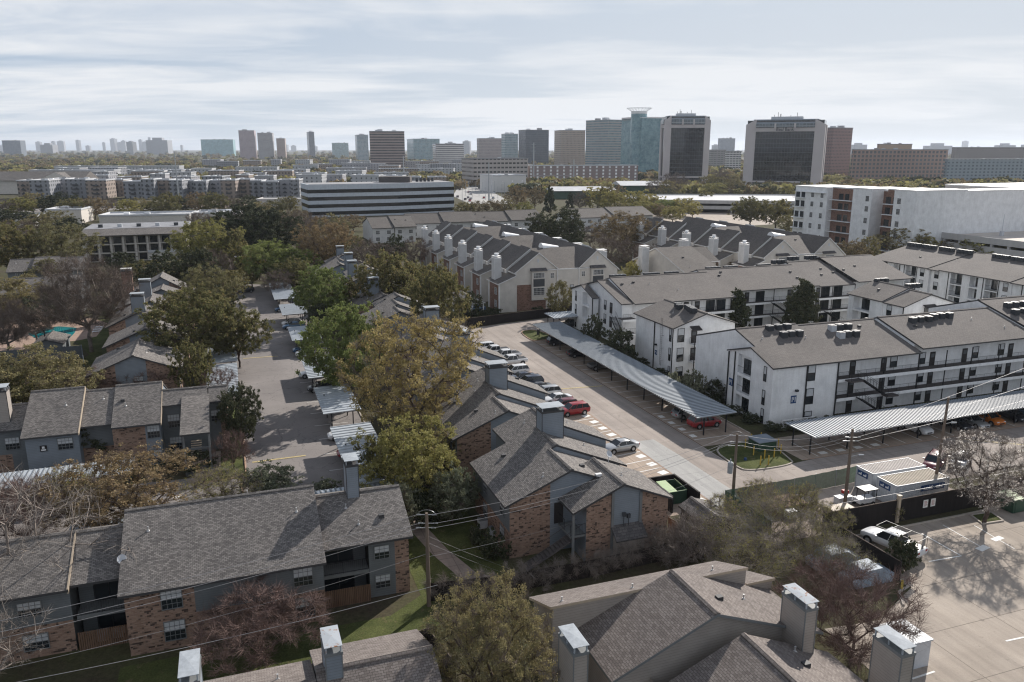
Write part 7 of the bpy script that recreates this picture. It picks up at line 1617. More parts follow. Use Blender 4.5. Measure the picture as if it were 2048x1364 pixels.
# lot side
T('magnolia', 1472, 672, 580, 56, 'slim dark magnolia left of the round dark one', lod=1); T('magnolia', 1600, 668, 562, 82, 'broad dark magnolia before the long white building', lod=0)
T('dark', 1187, 698, 628, 46, 'round dark tree at the left white gable'); T('dark', 1237, 722, 655, 58, 'round dark tree beside the narrow white block'); T('bushdark', 1257, 735, 690, 40, 'bush below the round dark tree'); T('bush', 1352, 790, 738, 36, 'bush at the foot of the narrow white block'); T('bush', 1385, 800, 740, 48, 'small tree with grey leaves under the black stairs'); T('dark', 1432, 800, 760, 50, 'dark shrub beside the black stairs')
T('oak2', 1120, 640, 565, 62, 'olive tree below the pale townhouse gable'); T('dark', 1160, 640, 580, 40, 'dark tree right of the olive tree by the townhouses'); T('dark', 945, 640, 585, 40, 'dark shrubs before the first townhouse')
for i, (a, b) in enumerate([(66.2, 88), (66, 92), (66.5, 97), (66.3, 102), (66.4, 107), (66.3, 113), (66.5, 120), (67, 83.8), (70, 83.2), (73.5, 83.3), (77, 83.5), (82, 83.2), (88, 83.5), (95, 83.4), (102, 83.5), (66.4, 127), (66.2, 132)]):
    T('bushdark', 0, 0, 0, 60, f'{ORD[i]} low dark shrub in the bed along the white buildings, from the camera end', 'foundation shrubs by the white buildings', 1, 1.1, 1.5, W(a, b))
for i, (a, b) in enumerate([(-23, 97.2), (-21, 97.3), (-13, 97.6), (-8.3, 97.5), (48, 169), (50, 167), (53, 168.5), (56, 170), (66, 168), (70, 169), (74, 169)]):
    T('bushdark', 0, 0, 0, 60, f'{ORD[i]} dark shrub of the beds by the left row and the townhouses', 'foundation shrubs by the left row and townhouses', 1, 1.5, 1.5, W(a, b))
# beyond the townhouses
for a in [('dark', 1112, 525, 415, 120, 'large dark oak between the townhouse terraces', 0), ('dark', 1090, 520, 440, 60, 'dark oak leaning left beside the large one', 1), ('tan', 1245, 520, 425, 120, 'autumn brown tree behind the middle townhouse roof', 0), ('tan', 1285, 505, 440, 90, 'brown tree right of the autumn one', 1), ('bare', 1225, 545, 470, 90, 'grey bare tree below the autumn brown tree', 1), ('bare', 1290, 550, 490, 80, 'bare tree by the steep townhouse roof', 1), ('bare', 1180, 500, 450, 60, 'small bare tree right of the large dark oak', 1),
          ('lime', 1262, 590, 520, 40, 'slim green conifer like tree before the steep townhouse', 1), ('tan', 1450, 565, 518, 70, 'reddish green tree above the long white roof', 1), ('tan', 1490, 568, 522, 60, 'low red green tree right of the previous', 1), ('oak', 1500, 455, 395, 78, 'left one of two olive trees beside the oval car park', 0), ('oak', 1550, 460, 398, 70, 'right one of two olive trees beside the oval car park', 1), ('oak2', 1575, 470, 430, 40, 'small tree right of the two olive trees', 1),
          ('tan', 1700, 545, 480, 80, 'brown green tree between the terrace and the white flats', 1), ('oak2', 1735, 540, 475, 60, 'tree before the recessed balconies', 1), ('oak2', 1800, 512, 455, 100, 'olive tree in front of the long blank white wall', 1), ('lime', 1845, 515, 470, 60, 'pale tree right of the olive one by the blank wall', 1), ('lime', 1955, 522, 475, 80, 'yellowish tree above the right edge building', 1), ('lime', 2010, 525, 480, 90, 'yellowish tree at the right photo edge', 1), ('tan', 1900, 515, 480, 60, 'low brown tree above the air conditioners', 1)]:
    T(a[0], a[1], a[2], a[3], a[4], a[5], 'trees around the townhouses and white flats', a[6])
rs = random.Random(11)
def treerow(spec, label, group):
    for i, (k, px, pb, ptp, w) in enumerate(spec): T(k, px, pb, ptp, w, label.format(n=ORD[i] if i < 20 else str(i + 1)), group, 1 if w > 34 else 2)
treerow([('lime', 1195, 425, 372, 60), ('lime', 1225, 432, 382, 50), ('lime', 1265, 430, 380, 60), ('lime', 1300, 425, 385, 50), ('green', 1330, 432, 398, 50), ('lime', 1365, 432, 395, 60), ('lime', 1290, 438, 400, 60), ('tan', 1320, 440, 408, 50), ('oak2', 1240, 442, 405, 50), ('oak2', 1215, 425, 368, 44), ('lime', 1345, 445, 412, 50), ('lime', 1385, 436, 405, 34)], '{n} pale green tree of the belt behind the townhouses, from the left', 'pale green tree belt')
treerow([('tan', 1035, 425, 372, 46), ('tan', 1070, 420, 375, 44), ('magnolia', 1100, 432, 372, 26), ('lime', 1045, 440, 402, 40), ('oak2', 1010, 430, 398, 44), ('tan', 985, 432, 400, 44), ('tan', 955, 434, 402, 44), ('oak', 930, 436, 404, 40), ('magnolia', 1140, 425, 385, 18), ('bare', 1160, 425, 385, 40)], '{n} tree between the striped office and the substation, from the centre', 'trees by the striped office')
treerow([('bare', 1350, 392, 345, 50), ('bare', 1310, 395, 358, 40), ('oak2', 1335, 400, 362, 44), ('oak', 1420, 385, 350, 44), ('bare', 1440, 372, 340, 44), ('lime', 1432, 395, 364, 50), ('oak2', 1465, 390, 348, 40), ('tan', 1235, 402, 370, 34), ('dark', 1330, 405, 378, 44), ('dark', 1300, 400, 380, 30), ('oak', 1410, 412, 380, 34), ('lime', 1655, 375, 348, 60), ('lime', 1690, 372, 352, 34), ('lime', 1580, 398, 372, 22), ('oak2', 1835, 362, 352, 24), ('green', 1932, 362, 347, 22)], '{n} tree around the dark glass towers, counting from the bare one', 'trees around the dark glass towers')
row = [(rs.choice(['oak', 'oak2', 'tan', 'bare', 'lime', 'dark']), px + rs.uniform(-6, 6), 432 + rs.uniform(-8, 10), 392 + rs.uniform(-8, 12), rs.uniform(44, 66)) for px in range(12, 600, 30)]
treerow(row, '{n} tree from the left in front of the long flat roofed apartments', 'trees before the flat roofed apartments')
row = [(rs.choice(['oak', 'oak2', 'tan', 'bare', 'dark', 'dark']), px + rs.uniform(-6, 6), 470 + rs.uniform(-8, 12), 425 + rs.uniform(-8, 12), rs.uniform(50, 80)) for px in list(range(10, 170, 34)) + list(range(395, 720, 34))]
treerow(row, '{n} tree from the left in the belt above the balcony building', 'trees above the balcony building')
row = [(rs.choice(['oak', 'oak2', 'bare', 'dark']), px, py, py - hh, w) for px, py, hh, w in ((230, 600, 50, 60), (290, 640, 50, 60), (60, 600, 50, 80), (120, 620, 60, 70), (250, 660, 50, 50), (20, 780, 60, 90), (120, 790, 60, 80), (170, 770, 40, 50), (100, 580, 60, 80))]
treerow(row, '{n} tree of the shady garden around the pool', 'garden trees around the pool')
row = [(rs.choice(['oak', 'oak2', 'bare', 'dark']), px, py, py - hh, w) for px, py, hh, w in ((520, 560, 50, 60), (560, 600, 60, 60), (690, 560, 60, 60), (720, 610, 60, 60), (760, 590, 70, 70), (820, 590, 60, 60), (840, 700, 60, 60), (760, 540, 50, 60), (700, 520, 50, 70), (860, 640, 60, 60), (440, 640, 70, 80), (460, 600, 60, 70))]
treerow(row, '{n} tree of the thick planting at the far end of the drive', 'thick planting at the drive end')

# ---------------------------------------------------------------- the town beyond
FA = {}
def fac(name, *a, **k):
    if name not in FA: FA[name] = facade(name, *a, **k)
    return FA[name]
def solve_len(p, d, px):
    """length along unit d from ground point p until the photo column px"""
    t = (px - 1024) / F; c_, s_ = math.cos(TH), math.sin(TH)
    # column of (x,y,0): F*x/(y*c + CAMH*s)
    den = d[0] - t * d[1] * c_
    if abs(den) < 1e-9: return 5.0
    return (t * (p[1] * c_ + CAMH * s_) - p[0]) / den
def fbox(label, px, pyb, pyt, pxL, pxR, phi, m, cat='office building', name='office_building', group=None, roofm='flat_grey', parapet=0.8, z0=0, hvac=2, maxd=90, H=None):
    """block whose near vertical corner is column px; its sides run away to columns pxR (direction phi) and pxL (phi+90)"""
    x, y = P(px, pyb, 0); H = H or hgt(pyt, y); a = math.radians(phi); e1 = (math.cos(a), math.sin(a)); e2 = (-math.sin(a), math.cos(a))
    l1 = solve_len((x, y), e1, pxR) if pxR is not None else 20; l2 = solve_len((x, y), e2, pxL) if pxL is not None else 20
    if l1 <= 0 or l1 > maxd * 4: l1 = maxd
    if l2 <= 0 or l2 > maxd * 4: l2 = maxd
    th = Th(name, label, cat, group=group, world=(x, y), ang=a)
    w = MB(); w.box(0, l1, 0, l2, z0, H)
    th.part('wall', w, m if not isinstance(m, str) else M[m])
    r = MB(); r.box(-.3, l1 + .3, -.3, .3, H, H + parapet); r.box(-.3, l1 + .3, l2 - .3, l2 + .3, H, H + parapet); r.box(-.3, .3, .3, l2 - .3, H, H + parapet); r.box(l1 - .3, l1 + .3, .3, l2 - .3, H, H + parapet); r.box(.3, l1 - .3, .3, l2 - .3, H, H + .05)
    th.part('roof', r, M[roofm])
    rg = random.Random(int(px * 7 + pyt * 3))
    for i in range(hvac):
        b = MB(); u, v = rg.uniform(.15, .75) * l1, rg.uniform(.2, .7) * l2; s_ = max(1.2, H * .05) * rg.uniform(.7, 1.3); b.box(u, min(l1 - .5, u + s_ * 2), v, min(l2 - .5, v + s_ * 1.5), H, H + s_); th.part('roof_unit', b, M[rg.choice(['ac_light', 'flat_grey', 'white'])])
    return th, l1, l2, H
def bands(th, l1, l2, zs, h, m='pane', proud=.08, inset=0.0, name='window_band'):
    for z in zs:
        b = MB(); b.box(inset, l1 - inset, -proud, proud, z, z + h); b.box(-proud, -proud + .16, inset, l2 - inset, z, z + h)
        th.part(name, b, m if not isinstance(m, str) else M[m])
gl_teal = facade('glass_teal', (0.14, 0.25, 0.28), (0.09, 0.20, 0.24), 1.6, 3.9, .93, .88, .12, (0.22, 0.36, 0.40)); gl_dark = facade('glass_dark', (0.075, 0.08, 0.09), (0.006, 0.007, 0.009), 2.6, 4.2, .95, .93, .03, (0.022, 0.025, 0.03))
gl_bluec = facade('glass_bluegreen', (0.24, 0.34, 0.35), (0.10, 0.20, 0.22), 3.5, 3.8, .8, .7, .15, (0.2, 0.3, 0.33))
stone = plain('pale_stone', (0.52, 0.48, 0.48), 0.8, 0.06, .05)
# striped office
th = Th('office_building', 'wide low office building with white and black horizontal stripes', 'office building', world=(0, 0), ang=0)
def poly_slab(pts, z0, z1, out=0.0):
    m = MB(); c = (sum(p[0] for p in pts) / len(pts), sum(p[1] for p in pts) / len(pts)); q = []
    for p in pts: d = math.dist(p, c); q.append((p[0] + (p[0] - c[0]) / d * out, p[1] + (p[1] - c[1]) / d * out))
    n = len(q)
    for i in range(n): j = (i + 1) % n; m.add([(*q[i], z0), (*q[j], z0), (*q[j], z1), (*q[i], z1)])
    m.add([(*p, z1) for p in q]); m.add([(*p, z0) for p in q][::-1]); return m
th.e.location = (-65, 461, 0); SO = [(-46.5, -19), (0, 0), (30.5, 19), (20, 42), (-9, 24), (-56, 3)]; SH = 17.8
th.part('wall', poly_slab(SO, 0, SH), siding('panel_white', (0.50, 0.54, 0.59), 1.5, True, .12))
BG = glass('band_glass', (0.008, 0.01, 0.013), .12, .5)
for i in range(4): th.part('window_band', poly_slab(SO, SH - 4.7 - i * 4.0, SH - 2.75 - i * 4.0, .09), BG)
th.part('roof', poly_slab(SO, SH + .02, SH + .12, -1.2), M['flat_grey'])
b = MB(); b.box(-12, 6, 8, 18, SH, SH + 3.4); th.part('plant_room', b, M['deck'])
for i in range(5): b = MB(); b.box(8 + i * 2.2, 9.4 + i * 2.2, 19 + i, 21 + i, SH, SH + 2.3); th.part('roof_unit', b, M['ac_dark'])
# dark glass towers in pale stone frames
def frame_tower(label, px, pyb, pyt, pxL, pxR, phi, sign=None):
    x, y = P(px, pyb, 0); H_ = hgt(pyt, y); a = math.radians(phi); l1 = solve_len((x, y), (math.cos(a), math.sin(a)), pxR); l2 = 34.0 if pxL is None else min(80, max(14, solve_len((x, y), (-math.sin(a), math.cos(a)), pxL)))
    th = Th('office_tower', label, 'office tower', group='dark glass towers with pale stone corners', world=(x, y), ang=a)
    g = MB(); g.box(1.2, l1 - 1.2, 1.2, l2 - 1.2, 0, H_ - 2); th.part('glass_wall', g, gl_dark)
    w = l1 * .13
    for (x0, y0) in ((0, 0), (l1 - w, 0), (0, l2 - w), (l1 - w, l2 - w)):
        c = MB(); c.prism([(x0, 0), (x0 + w, 0), (x0 + w, H_ - 1 if x0 == 0 else H_ - 6), (x0, H_ - 6 if x0 == 0 else H_ - 1)], y0, y0 + w, 'b'); th.part('stone_corner', c, stone)
    fl = (H_ - 8) / 14.0
    for (z, hh) in ((0, .9), (5.6, 1.6), (H_ - fl * 3.0, 3.4)):
        c = MB(); c.box(w, l1 - w, .2, 1.3, z, z + hh); c.box(.2, 1.3, w, l2 - w, z, z + hh); th.part('stone_band', c, stone)
    up = MB(); zt = H_ - fl * 2.5
    up.box(w, l1 - w, -.9, 1.2, zt + 1.8, H_ - 5); up.box(-.9, 1.2, w, l2 - w, zt + 1.8, H_ - 5); th.part('upper_windows', up, facade('upper_glass', (0.30, 0.32, 0.34), (0.08, 0.10, 0.115), 3, 3.6, .92, .82, .15))
    for i in range(1, 3):
        c = MB(); xx = w + (l1 - 2 * w) * i / 3; c.box(xx - .8, xx + .8, -1.2, .9, zt, H_ - 4.8); th.part('stone_fin', c, stone)
    tp = MB(); tp.prism([(.0, H_ - 5), (3.5, H_ - 1), (l2 - 3.5, H_ - 1), (l2, H_ - 5)], w * .7, l1 - w * .7, 'a'); th.part('sloped_roof', tp, M['siding_blue'])
    t2 = MB(); t2.box(l1 * .3, l1 * .7, l2 * .3, l2 * .7, H_ - 1, H_ + 1.6); th.part('plant_room', t2, M['ac_light'])
    rg = random.Random(3)
    for i in range(6): q = MB(); u, v = rg.uniform(.32, .68) * l1, rg.uniform(.32, .68) * l2; q.tube((u, v, H_ + 1.6), (u, v, H_ + rg.uniform(3, 6.5)), .22, n=5); th.part('antenna', q, M['ac_dark'])
    if sign: sign_text(sign, th, (l1 / 2, .12, H_ - fl * 3.0 + 1.75), (math.pi / 2, 0, 0), 4.0, M['ac_dark'], bold=.09)
frame_tower('dark glass tower with pale stone corners and rooftop aerials, the right one with a name', 1484, 376, 237, None, 1640, -24, 'Beal Bank')
frame_tower('dark glass tower with pale stone corners, the left of the pair', 1326, 366, 229, 1316, 1415, 2)
# teal tower with crown
th, l1, l2, H_ = fbox('blue green glass tower with a white flared crown', 1280, 352, 236, 1240, 1345, 24, gl_teal, roofm='white', H=None, hvac=0)
b = MB(); b.box(0, l1 + 6, 8, l2, H_ - 2, H_ + 2); th.part('upper_wall', b, stone)
c = MB(); cx, cy = 4, 14
N = 20; r0 = 11
c.tube((cx, cy, 0), (cx, cy, H_ + 6), r0, r0, N); th.part('round_corner', c, gl_teal, smooth=False)
c = MB()
for i in range(N):
    t0, t1 = 2 * math.pi * i / N, 2 * math.pi * (i + 1) / N
    c.add([(cx + r0 * math.cos(t0), cy + r0 * math.sin(t0), H_ + 6), (cx + r0 * math.cos(t1), cy + r0 * math.sin(t1), H_ + 6), (cx + 1.0 * r0 * math.cos(t1), cy + 1.0 * r0 * math.sin(t1), H_ + 9.5), (cx + 1.0 * r0 * math.cos(t0), cy + 1.0 * r0 * math.sin(t0), H_ + 9.5)])
    p0 = (cx + r0 * math.cos(t0), cy + r0 * math.sin(t0), H_ + 9.5); p1 = (cx + 17 * math.cos(t0), cy + 17 * math.sin(t0), H_ + 13.5); p2 = (cx + 17 * math.cos(t1), cy + 17 * math.sin(t1), H_ + 13.5)
    c.bar(p0, p1, .35); c.bar(p1, p2, .5)
th.part('crown', c, M['white'])
FB = [ # label, px, pyb, pyt, pxL, pxR, phi, material args
 ('banded glass office block left of the teal tower', 1215, 345, 240, 1170, 1243, 35, ('banded_glass', (0.33, 0.32, 0.31), (0.12, 0.17, 0.19), 40, 3.9, .985, .52), 'office'),
 ('tan stone office block with small windows left of the banded one', 1120, 338, 261, 1108, 1169, 12, ('tan_grid', (0.36, 0.29, 0.24), (0.16, 0.15, 0.14), 2.6, 3.8, .6, .5), 'office'),
 ('dark blue black glass office block', 1051, 332, 260, 1037, 1097, 20, ('dark_glass_b', (0.06, 0.075, 0.10), (0.03, 0.04, 0.055), 2.5, 3.8, .9, .85), 'office'),
 ('small pale glass block left of the dark one', 1010, 330, 268, 1003, 1036, 15, ('pale_glass', (0.35, 0.40, 0.42), (0.16, 0.22, 0.24), 3, 3.8, .85, .6), 'office'),
 ('grey pink office block with angled glass', 958, 326, 277, 954, 1003, 15, ('pinkish', (0.34, 0.27, 0.26), (0.16, 0.15, 0.15), 3, 3.8, .8, .5), 'office'),
 ('brown grey office tower with dark bands left of centre', 742, 345, 263, 736, 811, 10, ('brown_band', (0.28, 0.22, 0.205), (0.055, 0.05, 0.05), 60, 4.1, .99, .5), 'office'),
 ('glass block behind the brown grey tower', 716, 322, 270, 712, 738, 15, ('glass_c', (0.30, 0.34, 0.36), (0.17, 0.22, 0.25), 4, 3.8, .8, .7), 'office'), ('teal glass block right of the brown grey tower', 828, 325, 278, 815, 880, 15, ('glass_d', (0.28, 0.36, 0.38), (0.16, 0.24, 0.27), 4, 3.8, .85, .75), 'office'),
 ('low white and black banded office right of the brown grey tower', 872, 335, 288, 866, 928, 10, ('white_band', (0.55, 0.53, 0.52), (0.10, 0.10, 0.11), 60, 4.0, .99, .4), 'office'), ('small teal office on the left skyline', 404, 312, 279, 400, 468, 8, ('teal_small', (0.24, 0.38, 0.40), (0.14, 0.27, 0.30), 6, 5, .9, .7), 'office'),
 ('pink brown tower on the left skyline', 481, 318, 261, 476, 512, 12, ('pink_tower', (0.36, 0.28, 0.29), (0.20, 0.16, 0.18), 4, 4, .6, .5), 'office'), ('grey tower with a pale crown right of the pink one', 518, 318, 266, 514, 548, 12, ('grey_tower', (0.30, 0.29, 0.29), (0.19, 0.18, 0.19), 3, 4, .6, .6), 'office'),
 ('rounded narrow brown tower on the left skyline', 555, 318, 277, 552, 572, 12, ('brown_tower', (0.33, 0.25, 0.22), (0.20, 0.15, 0.13), 3, 4, .6, .5), 'office'), ('lone dark slab tower on the left skyline', 620, 316, 264, 616, 631, 20, ('slab_tower', (0.16, 0.17, 0.19), (0.09, 0.10, 0.12), 3, 4, .8, .6), 'office'),
 ('stepped pale green glass office left of centre', 665, 316, 286, 650, 698, 12, ('stepped_glass', (0.35, 0.42, 0.42), (0.20, 0.28, 0.30), 4, 4, .8, .7), 'office'), ('dark low office at the left edge of the skyline', 8, 312, 281, 0, 44, 8, ('edge_office', (0.16, 0.18, 0.21), (0.10, 0.12, 0.15), 6, 5, .8, .6), 'office'),
 ('brown brick office slab behind the named tower', 1658, 360, 256, 1636, 1696, 30, ('brick_slab', (0.24, 0.15, 0.14), (0.10, 0.085, 0.09), 2.6, 3.7, .5, .45), 'office'), ('small blue grey tower between the stone framed pair', 1437, 318, 277, 1434, 1468, 10, ('bluegrey_t', (0.28, 0.30, 0.34), (0.18, 0.20, 0.24), 3, 4, .6, .6), 'office'),
 ('white parking block between the two dark glass towers', 1452, 345, 303, 1448, 1480, 5, ('white_park', (0.55, 0.54, 0.53), (0.06, 0.06, 0.07), 5, 3.4, .8, .45), 'garage'), ('grey low block behind the two dark towers', 1420, 340, 300, 1416, 1450, 5, ('grey_park', (0.26, 0.25, 0.25), (0.12, 0.12, 0.12), 6, 3.5, .8, .4), 'garage'),
 ('long red stone office with tall glass bays at right', 1702, 370, 300, 1697, 1888, 8, ('redstone', (0.34, 0.23, 0.19), (0.06, 0.075, 0.085), 4.4, 4.0, .6, .62), 'office'), ('tan rooftop block above the red stone office', 1750, 362, 289, 1747, 1816, 8, ('tanbox', (0.42, 0.33, 0.25), (0.42, 0.33, 0.25), 4, 4, .1, .1), 'office'),
 ('blue grey apartments at the right, nearer one', 1890, 372, 319, 1884, 2075, 8, ('blueapt', (0.30, 0.35, 0.38), (0.10, 0.12, 0.14), 4.5, 3.2, .5, .5), 'apt'), ('grey brown apartments behind the blue grey ones', 1902, 345, 295, 1898, 2090, 8, ('greyapt', (0.30, 0.27, 0.26), (0.13, 0.12, 0.12), 5, 3.3, .5, .5), 'apt'),
 ('multi storey car park with square openings right of the striped office', 948, 372, 318, 924, 1056, 20, ('carpark', (0.44, 0.40, 0.38), (0.03, 0.03, 0.03), 4.2, 4.3, .72, .40), 'garage'), ('low white shop block below the car park', 985, 385, 352, 960, 1052, 20, ('shopw', (0.62, 0.61, 0.60), (0.62, 0.61, 0.60), 9, 9, .1, .1), 'shop'),
 ('red brown flats with white roofs behind the substation', 1060, 370, 332, 1055, 1275, 8, ('redflats', (0.26, 0.20, 0.19), (0.60, 0.60, 0.60), 7, 3.4, .28, .6), 'apt'),
]
for (l, px, pyb, pyt, pl, pr, ph, ma, kind) in FB:
    nm = dict(office='office_building', garage='parking_garage', apt='apartment_building', shop='shop_building')[kind]
    fbox(l, px, pyb, pyt, pl, pr, ph, fac(*ma), cat=nm.replace('_', ' '), name=nm, roofm='flat_roof' if kind in ('apt', 'shop') else 'flat_grey', hvac=3, maxd=60)
# flat roofed grey apartments across the left middle distance
AP = ['apt_a', 'apt_b', 'apt_c']
apm = [facade('apt_a', (0.24, 0.25, 0.275), (0.05, 0.055, 0.06), 3.6, 3.1, .34, .55), facade('apt_b', (0.32, 0.32, 0.345), (0.10, 0.11, 0.13), 4.2, 3.1, .3, .5), facade('apt_c', (0.27, 0.22, 0.19), (0.07, 0.065, 0.06), 3.4, 3.1, .4, .55), facade('apt_w', (0.40, 0.41, 0.43), (0.10, 0.11, 0.12), 4.6, 3.2, .3, .5)]
rg = random.Random(21)
x = 38; i = 0
segs = []
while x < 590: w = rg.uniform(22, 42); segs.append((x, min(600, x + w), 396 + rg.uniform(-3, 3), 362 + rg.uniform(-3, 2.5), rg.choice([0, 0, 1, 2]))); x += w
TITLE = ORD + ['last but one', 'last']
for i, (x0, x1, yb, yt, k) in enumerate(segs):
    th, l1, l2, H_ = fbox(f'{ORD[min(i,19)]} bay from the left of the long flat roofed grey apartment row', x0, yb, yt, None, x1, 6 + (i % 3), apm[k], 'apartment building', 'apartment_building', 'flat roofed grey apartment row', 'flat_roof', hvac=2, maxd=30)
    for z in (3.0, 6.1, 9.2): b = MB(); b.box(l1 * .35, l1 * .65, -1.2, 0, z, z + .15); b.box(l1 * .35, l1 * .65, -1.2, -1.15, z, z + 1.1); th.part('balcony', b, M['ac_dark'])
mid = []
for (ys, yt0, n, wmin, wmax, x0_, x1_) in ((379, 352, 13, 24, 60, 150, 900), (366, 345, 11, 30, 70, 40, 780), (357, 338, 9, 40, 90, 60, 900), (347, 330, 10, 30, 60, 560, 1040), (338, 322, 11, 20, 46, 380, 930)):
    for j in range(n):
        xx = x0_ + (x1_ - x0_) * (j + rg.uniform(.1, .7)) / n; mid.append((xx, xx + rg.uniform(wmin, wmax), ys + rg.uniform(-3, 3), yt0 + rg.uniform(-3, 3), rg.choice([0, 1, 1, 2, 3, 3])))
for i, (x0, x1, yb, yt, k) in enumerate(mid):
    w_ = 'white walled' if k == 3 else ('brown' if k == 2 else 'grey'); rw = ['near', 'second', 'third', 'fourth', 'fifth'][0 if i < 13 else 1 if i < 24 else 2 if i < 33 else 3 if i < 43 else 4]; j = i - (0, 13, 24, 33, 43)[0 if i < 13 else 1 if i < 24 else 2 if i < 33 else 3 if i < 43 else 4]
    fbox(f'{w_} flat block, {ORD[j]} from left, {rw} rank beyond the apartment row', x0, yb, yt, None, x1, rg.uniform(-4, 14), apm[k], 'low building', 'flat_roofed_building', 'white roofed low blocks in the middle distance', 'flat_roof', hvac=3, maxd=40)
# big white warehouse roofs, left
for i, (x0, x1, yb, yt, l) in enumerate(((110, 360, 352, 333, 'long white roofed warehouse at the left, farthest'), (60, 230, 362, 341, 'white roofed warehouse behind the brown roofed hall'), (250, 380, 358, 340, 'white roofed warehouse with a blue box on it'))):
    fbox(l, x0, yb, yt, None, x1, 4, apm[3], 'warehouse', 'warehouse', None, 'flat_roof', hvac=5, maxd=70)
# brown roofed hall, left edge
def far_hall():
    x, y = P(0, 388, 0); th = Th('church_hall', 'pale hall with a large brown pitched roof at the left edge', 'hall', world=(x, y), ang=math.radians(4)); H_ = hgt(361, y); Hr = hgt(343, y + 12)
    sp_ = solve_len((x, y), (1, 0), 160); m = MB(); m.box(-40, sp_, 0, 30, 0, H_); th.part('wall', m, M['siding_beige']); m = MB(); m.prism([(-2, H_), (15, Hr), (32, H_)], -42, sp_ + 2, 'a'); th.part('roof', m, M['shingle']); m = MB(); u = sp_ * .72; m.prism([(u - 15, H_), (u, Hr - .5), (u + 15, H_)], -3, 15, 'b', 0, 1); th.part('front_gable', m, [M['shingle'], M['siding_beige']])
far_hall()
# balcony building, left
def balcony_building():
    a0, a1, b0 = -46, -14, 296.5; th = Th('balcony_building', 'three storey brown building with dark balconies and a flat white roof, upper left', 'apartment building', -30, 300)
    roof(th, 'a', a0, a1 + 1, [(b0 - 1.6, 8.9), (b0 + 4.5, 10.6)], 'shingle', cap=False); r = MB(); r.box(a0, a1 + 1, b0 + 4.5, b0 + 26, 10.3, 10.65); th.part('flat_roof', r, M['roof_mid'])
    hs = []
    n = 8
    for i in range(n):
        s = a0 + 1 + (a1 - a0 - 2) * i / n; w = (a1 - a0 - 2) / n
        for z in (.1, 3.0, 5.9): hs.append((s + .3, s + w - .3, z, z + 2.6, 1.6))
    block(th, 'a', a0, a1, [(b0, 9.0), (b0 + 4.5, 10.6), (b0 + 25, 10.6)], ['stucco', 'trim_tan'], holes={'s0': hs})
    for i in range(n):
        s = a0 + 1 + (a1 - a0 - 2) * (i + .5) / n
        for z in (.1, 3.0, 5.9): win(th, 'patio', '-b', b0 + 1.6, s, z, 2.2, 2.2, 'patio_door')
    for z in (3.0, 5.9): r = MB(); rail(r, (a0 + 1, b0 - .02), (a1 - 1, b0 - .02), z, 1.0, .35); th.part('railing', r, M['black'])
    for i in range(5): r = MB(); r.box(a0 + 4 + i * 6, a0 + 5.4 + i * 6, b0 + 9, b0 + 10.2, 10.65, 11.7); th.part('roof_unit', r, M['ac_light'] if i % 2 else M['ac_dark'])
balcony_building()
for i, (px0, px1, yb, yt) in enumerate(((0, 70, 456, 436), (95, 165, 448, 421), (200, 380, 452, 433), (390, 480, 446, 428), (300, 360, 520, 505), (415, 470, 545, 528))): fbox(f'{ORD[i]} low white roof from the left among the trees near the balcony building', px0, yb, yt, None, px1, 12, 'stucco', 'low building', 'flat_roofed_building', 'low white roofs among trees', 'flat_roof', hvac=3, maxd=16)
# elevated road left of the striped building
fbox('low concrete bridge beside the striped office building', 514, 412, 400, None, 607, 5, M['concrete_w'], 'bridge', 'road_bridge', None, 'concrete_w', hvac=0, maxd=9)
# right: white balcony flats and the blank wall, garage
def white_flats():
    th = Th('white_balcony_flats', 'tall white and brick flats with stacked balconies, right of centre', 'apartment building', 224, 240); H_ = 21.5
    def vol(a0, a1, b0, b1, m, h=H_): x = MB(); x.box(a0, a1, b0, b1, 0, h); x2 = MB(); x2.box(a0 - .1, a1 + .1, b0 - .1, b1 + .1, h, h + .5); w = th.part('wall', x, M[m]); x2.build('parapet', [M['trim_white']], w, th.off)
    vol(222, 240, 257, 276, 'brick_white', 21.8); vol(224.5, 240, 244, 257, 'brick_red', 22.0); vol(222.5, 240, 234.5, 244, 'brick_white', 22.3); vol(228, 245, 229, 234.5, 'brick_red', 21.8); vol(222.5, 245, 214, 224, 'brick_white', 22.6); vol(224.5, 240, 224, 229, 'brick_red', 22.6)
    vol(245, 285, 214, 222.5, 'brick_white', 22.2); vol(285, 330, 216, 260, 'concrete_w', 22.0)
    for i, z in enumerate((1.0, 5.3, 9.6, 13.9, 17.6)):
        for (b0, b1, a) in ((270, 275.5, 222), (245, 256.5, 224.5), (224.3, 229.5, 224.5)):
            m = MB(); m.box(a - 1.8, a, b0, b1, z - .15, z + .1); bl = th.part('balcony', m, M['white']); r = MB(); rail(r, (a - 1.75, b0), (a - 1.75, b1), z + .1, 1.05, .3); r.build('railing', [M['black']], bl, th.off)
            win(th, 'patio', '-a', a, (b0 + b1) / 2 + 1.5, z + .1, 2.2, 2.3, 'patio_door'); win(th, 'patio', '-a', a, (b0 + b1) / 2 - 1.7, z + .1, 2.0, 2.3, 'patio_door')
        for b in (260, 265.5, 236.5): win(th, 'white', '-a', 222 if b > 250 else 222.5, b, z + .5, 1.6, 1.9)
        win(th, 'white', '-a', 222.5, 221.5, z + .5, 1.6, 1.9)
    pf = MB(); pf.box(220.6, 222, 257.5, 276, 18.9, 19.3) if False else pf.box(221.0, 222.0, 258, 275, 19.9, 20.1); th.part('canopy', pf, M['white'])
white_flats()
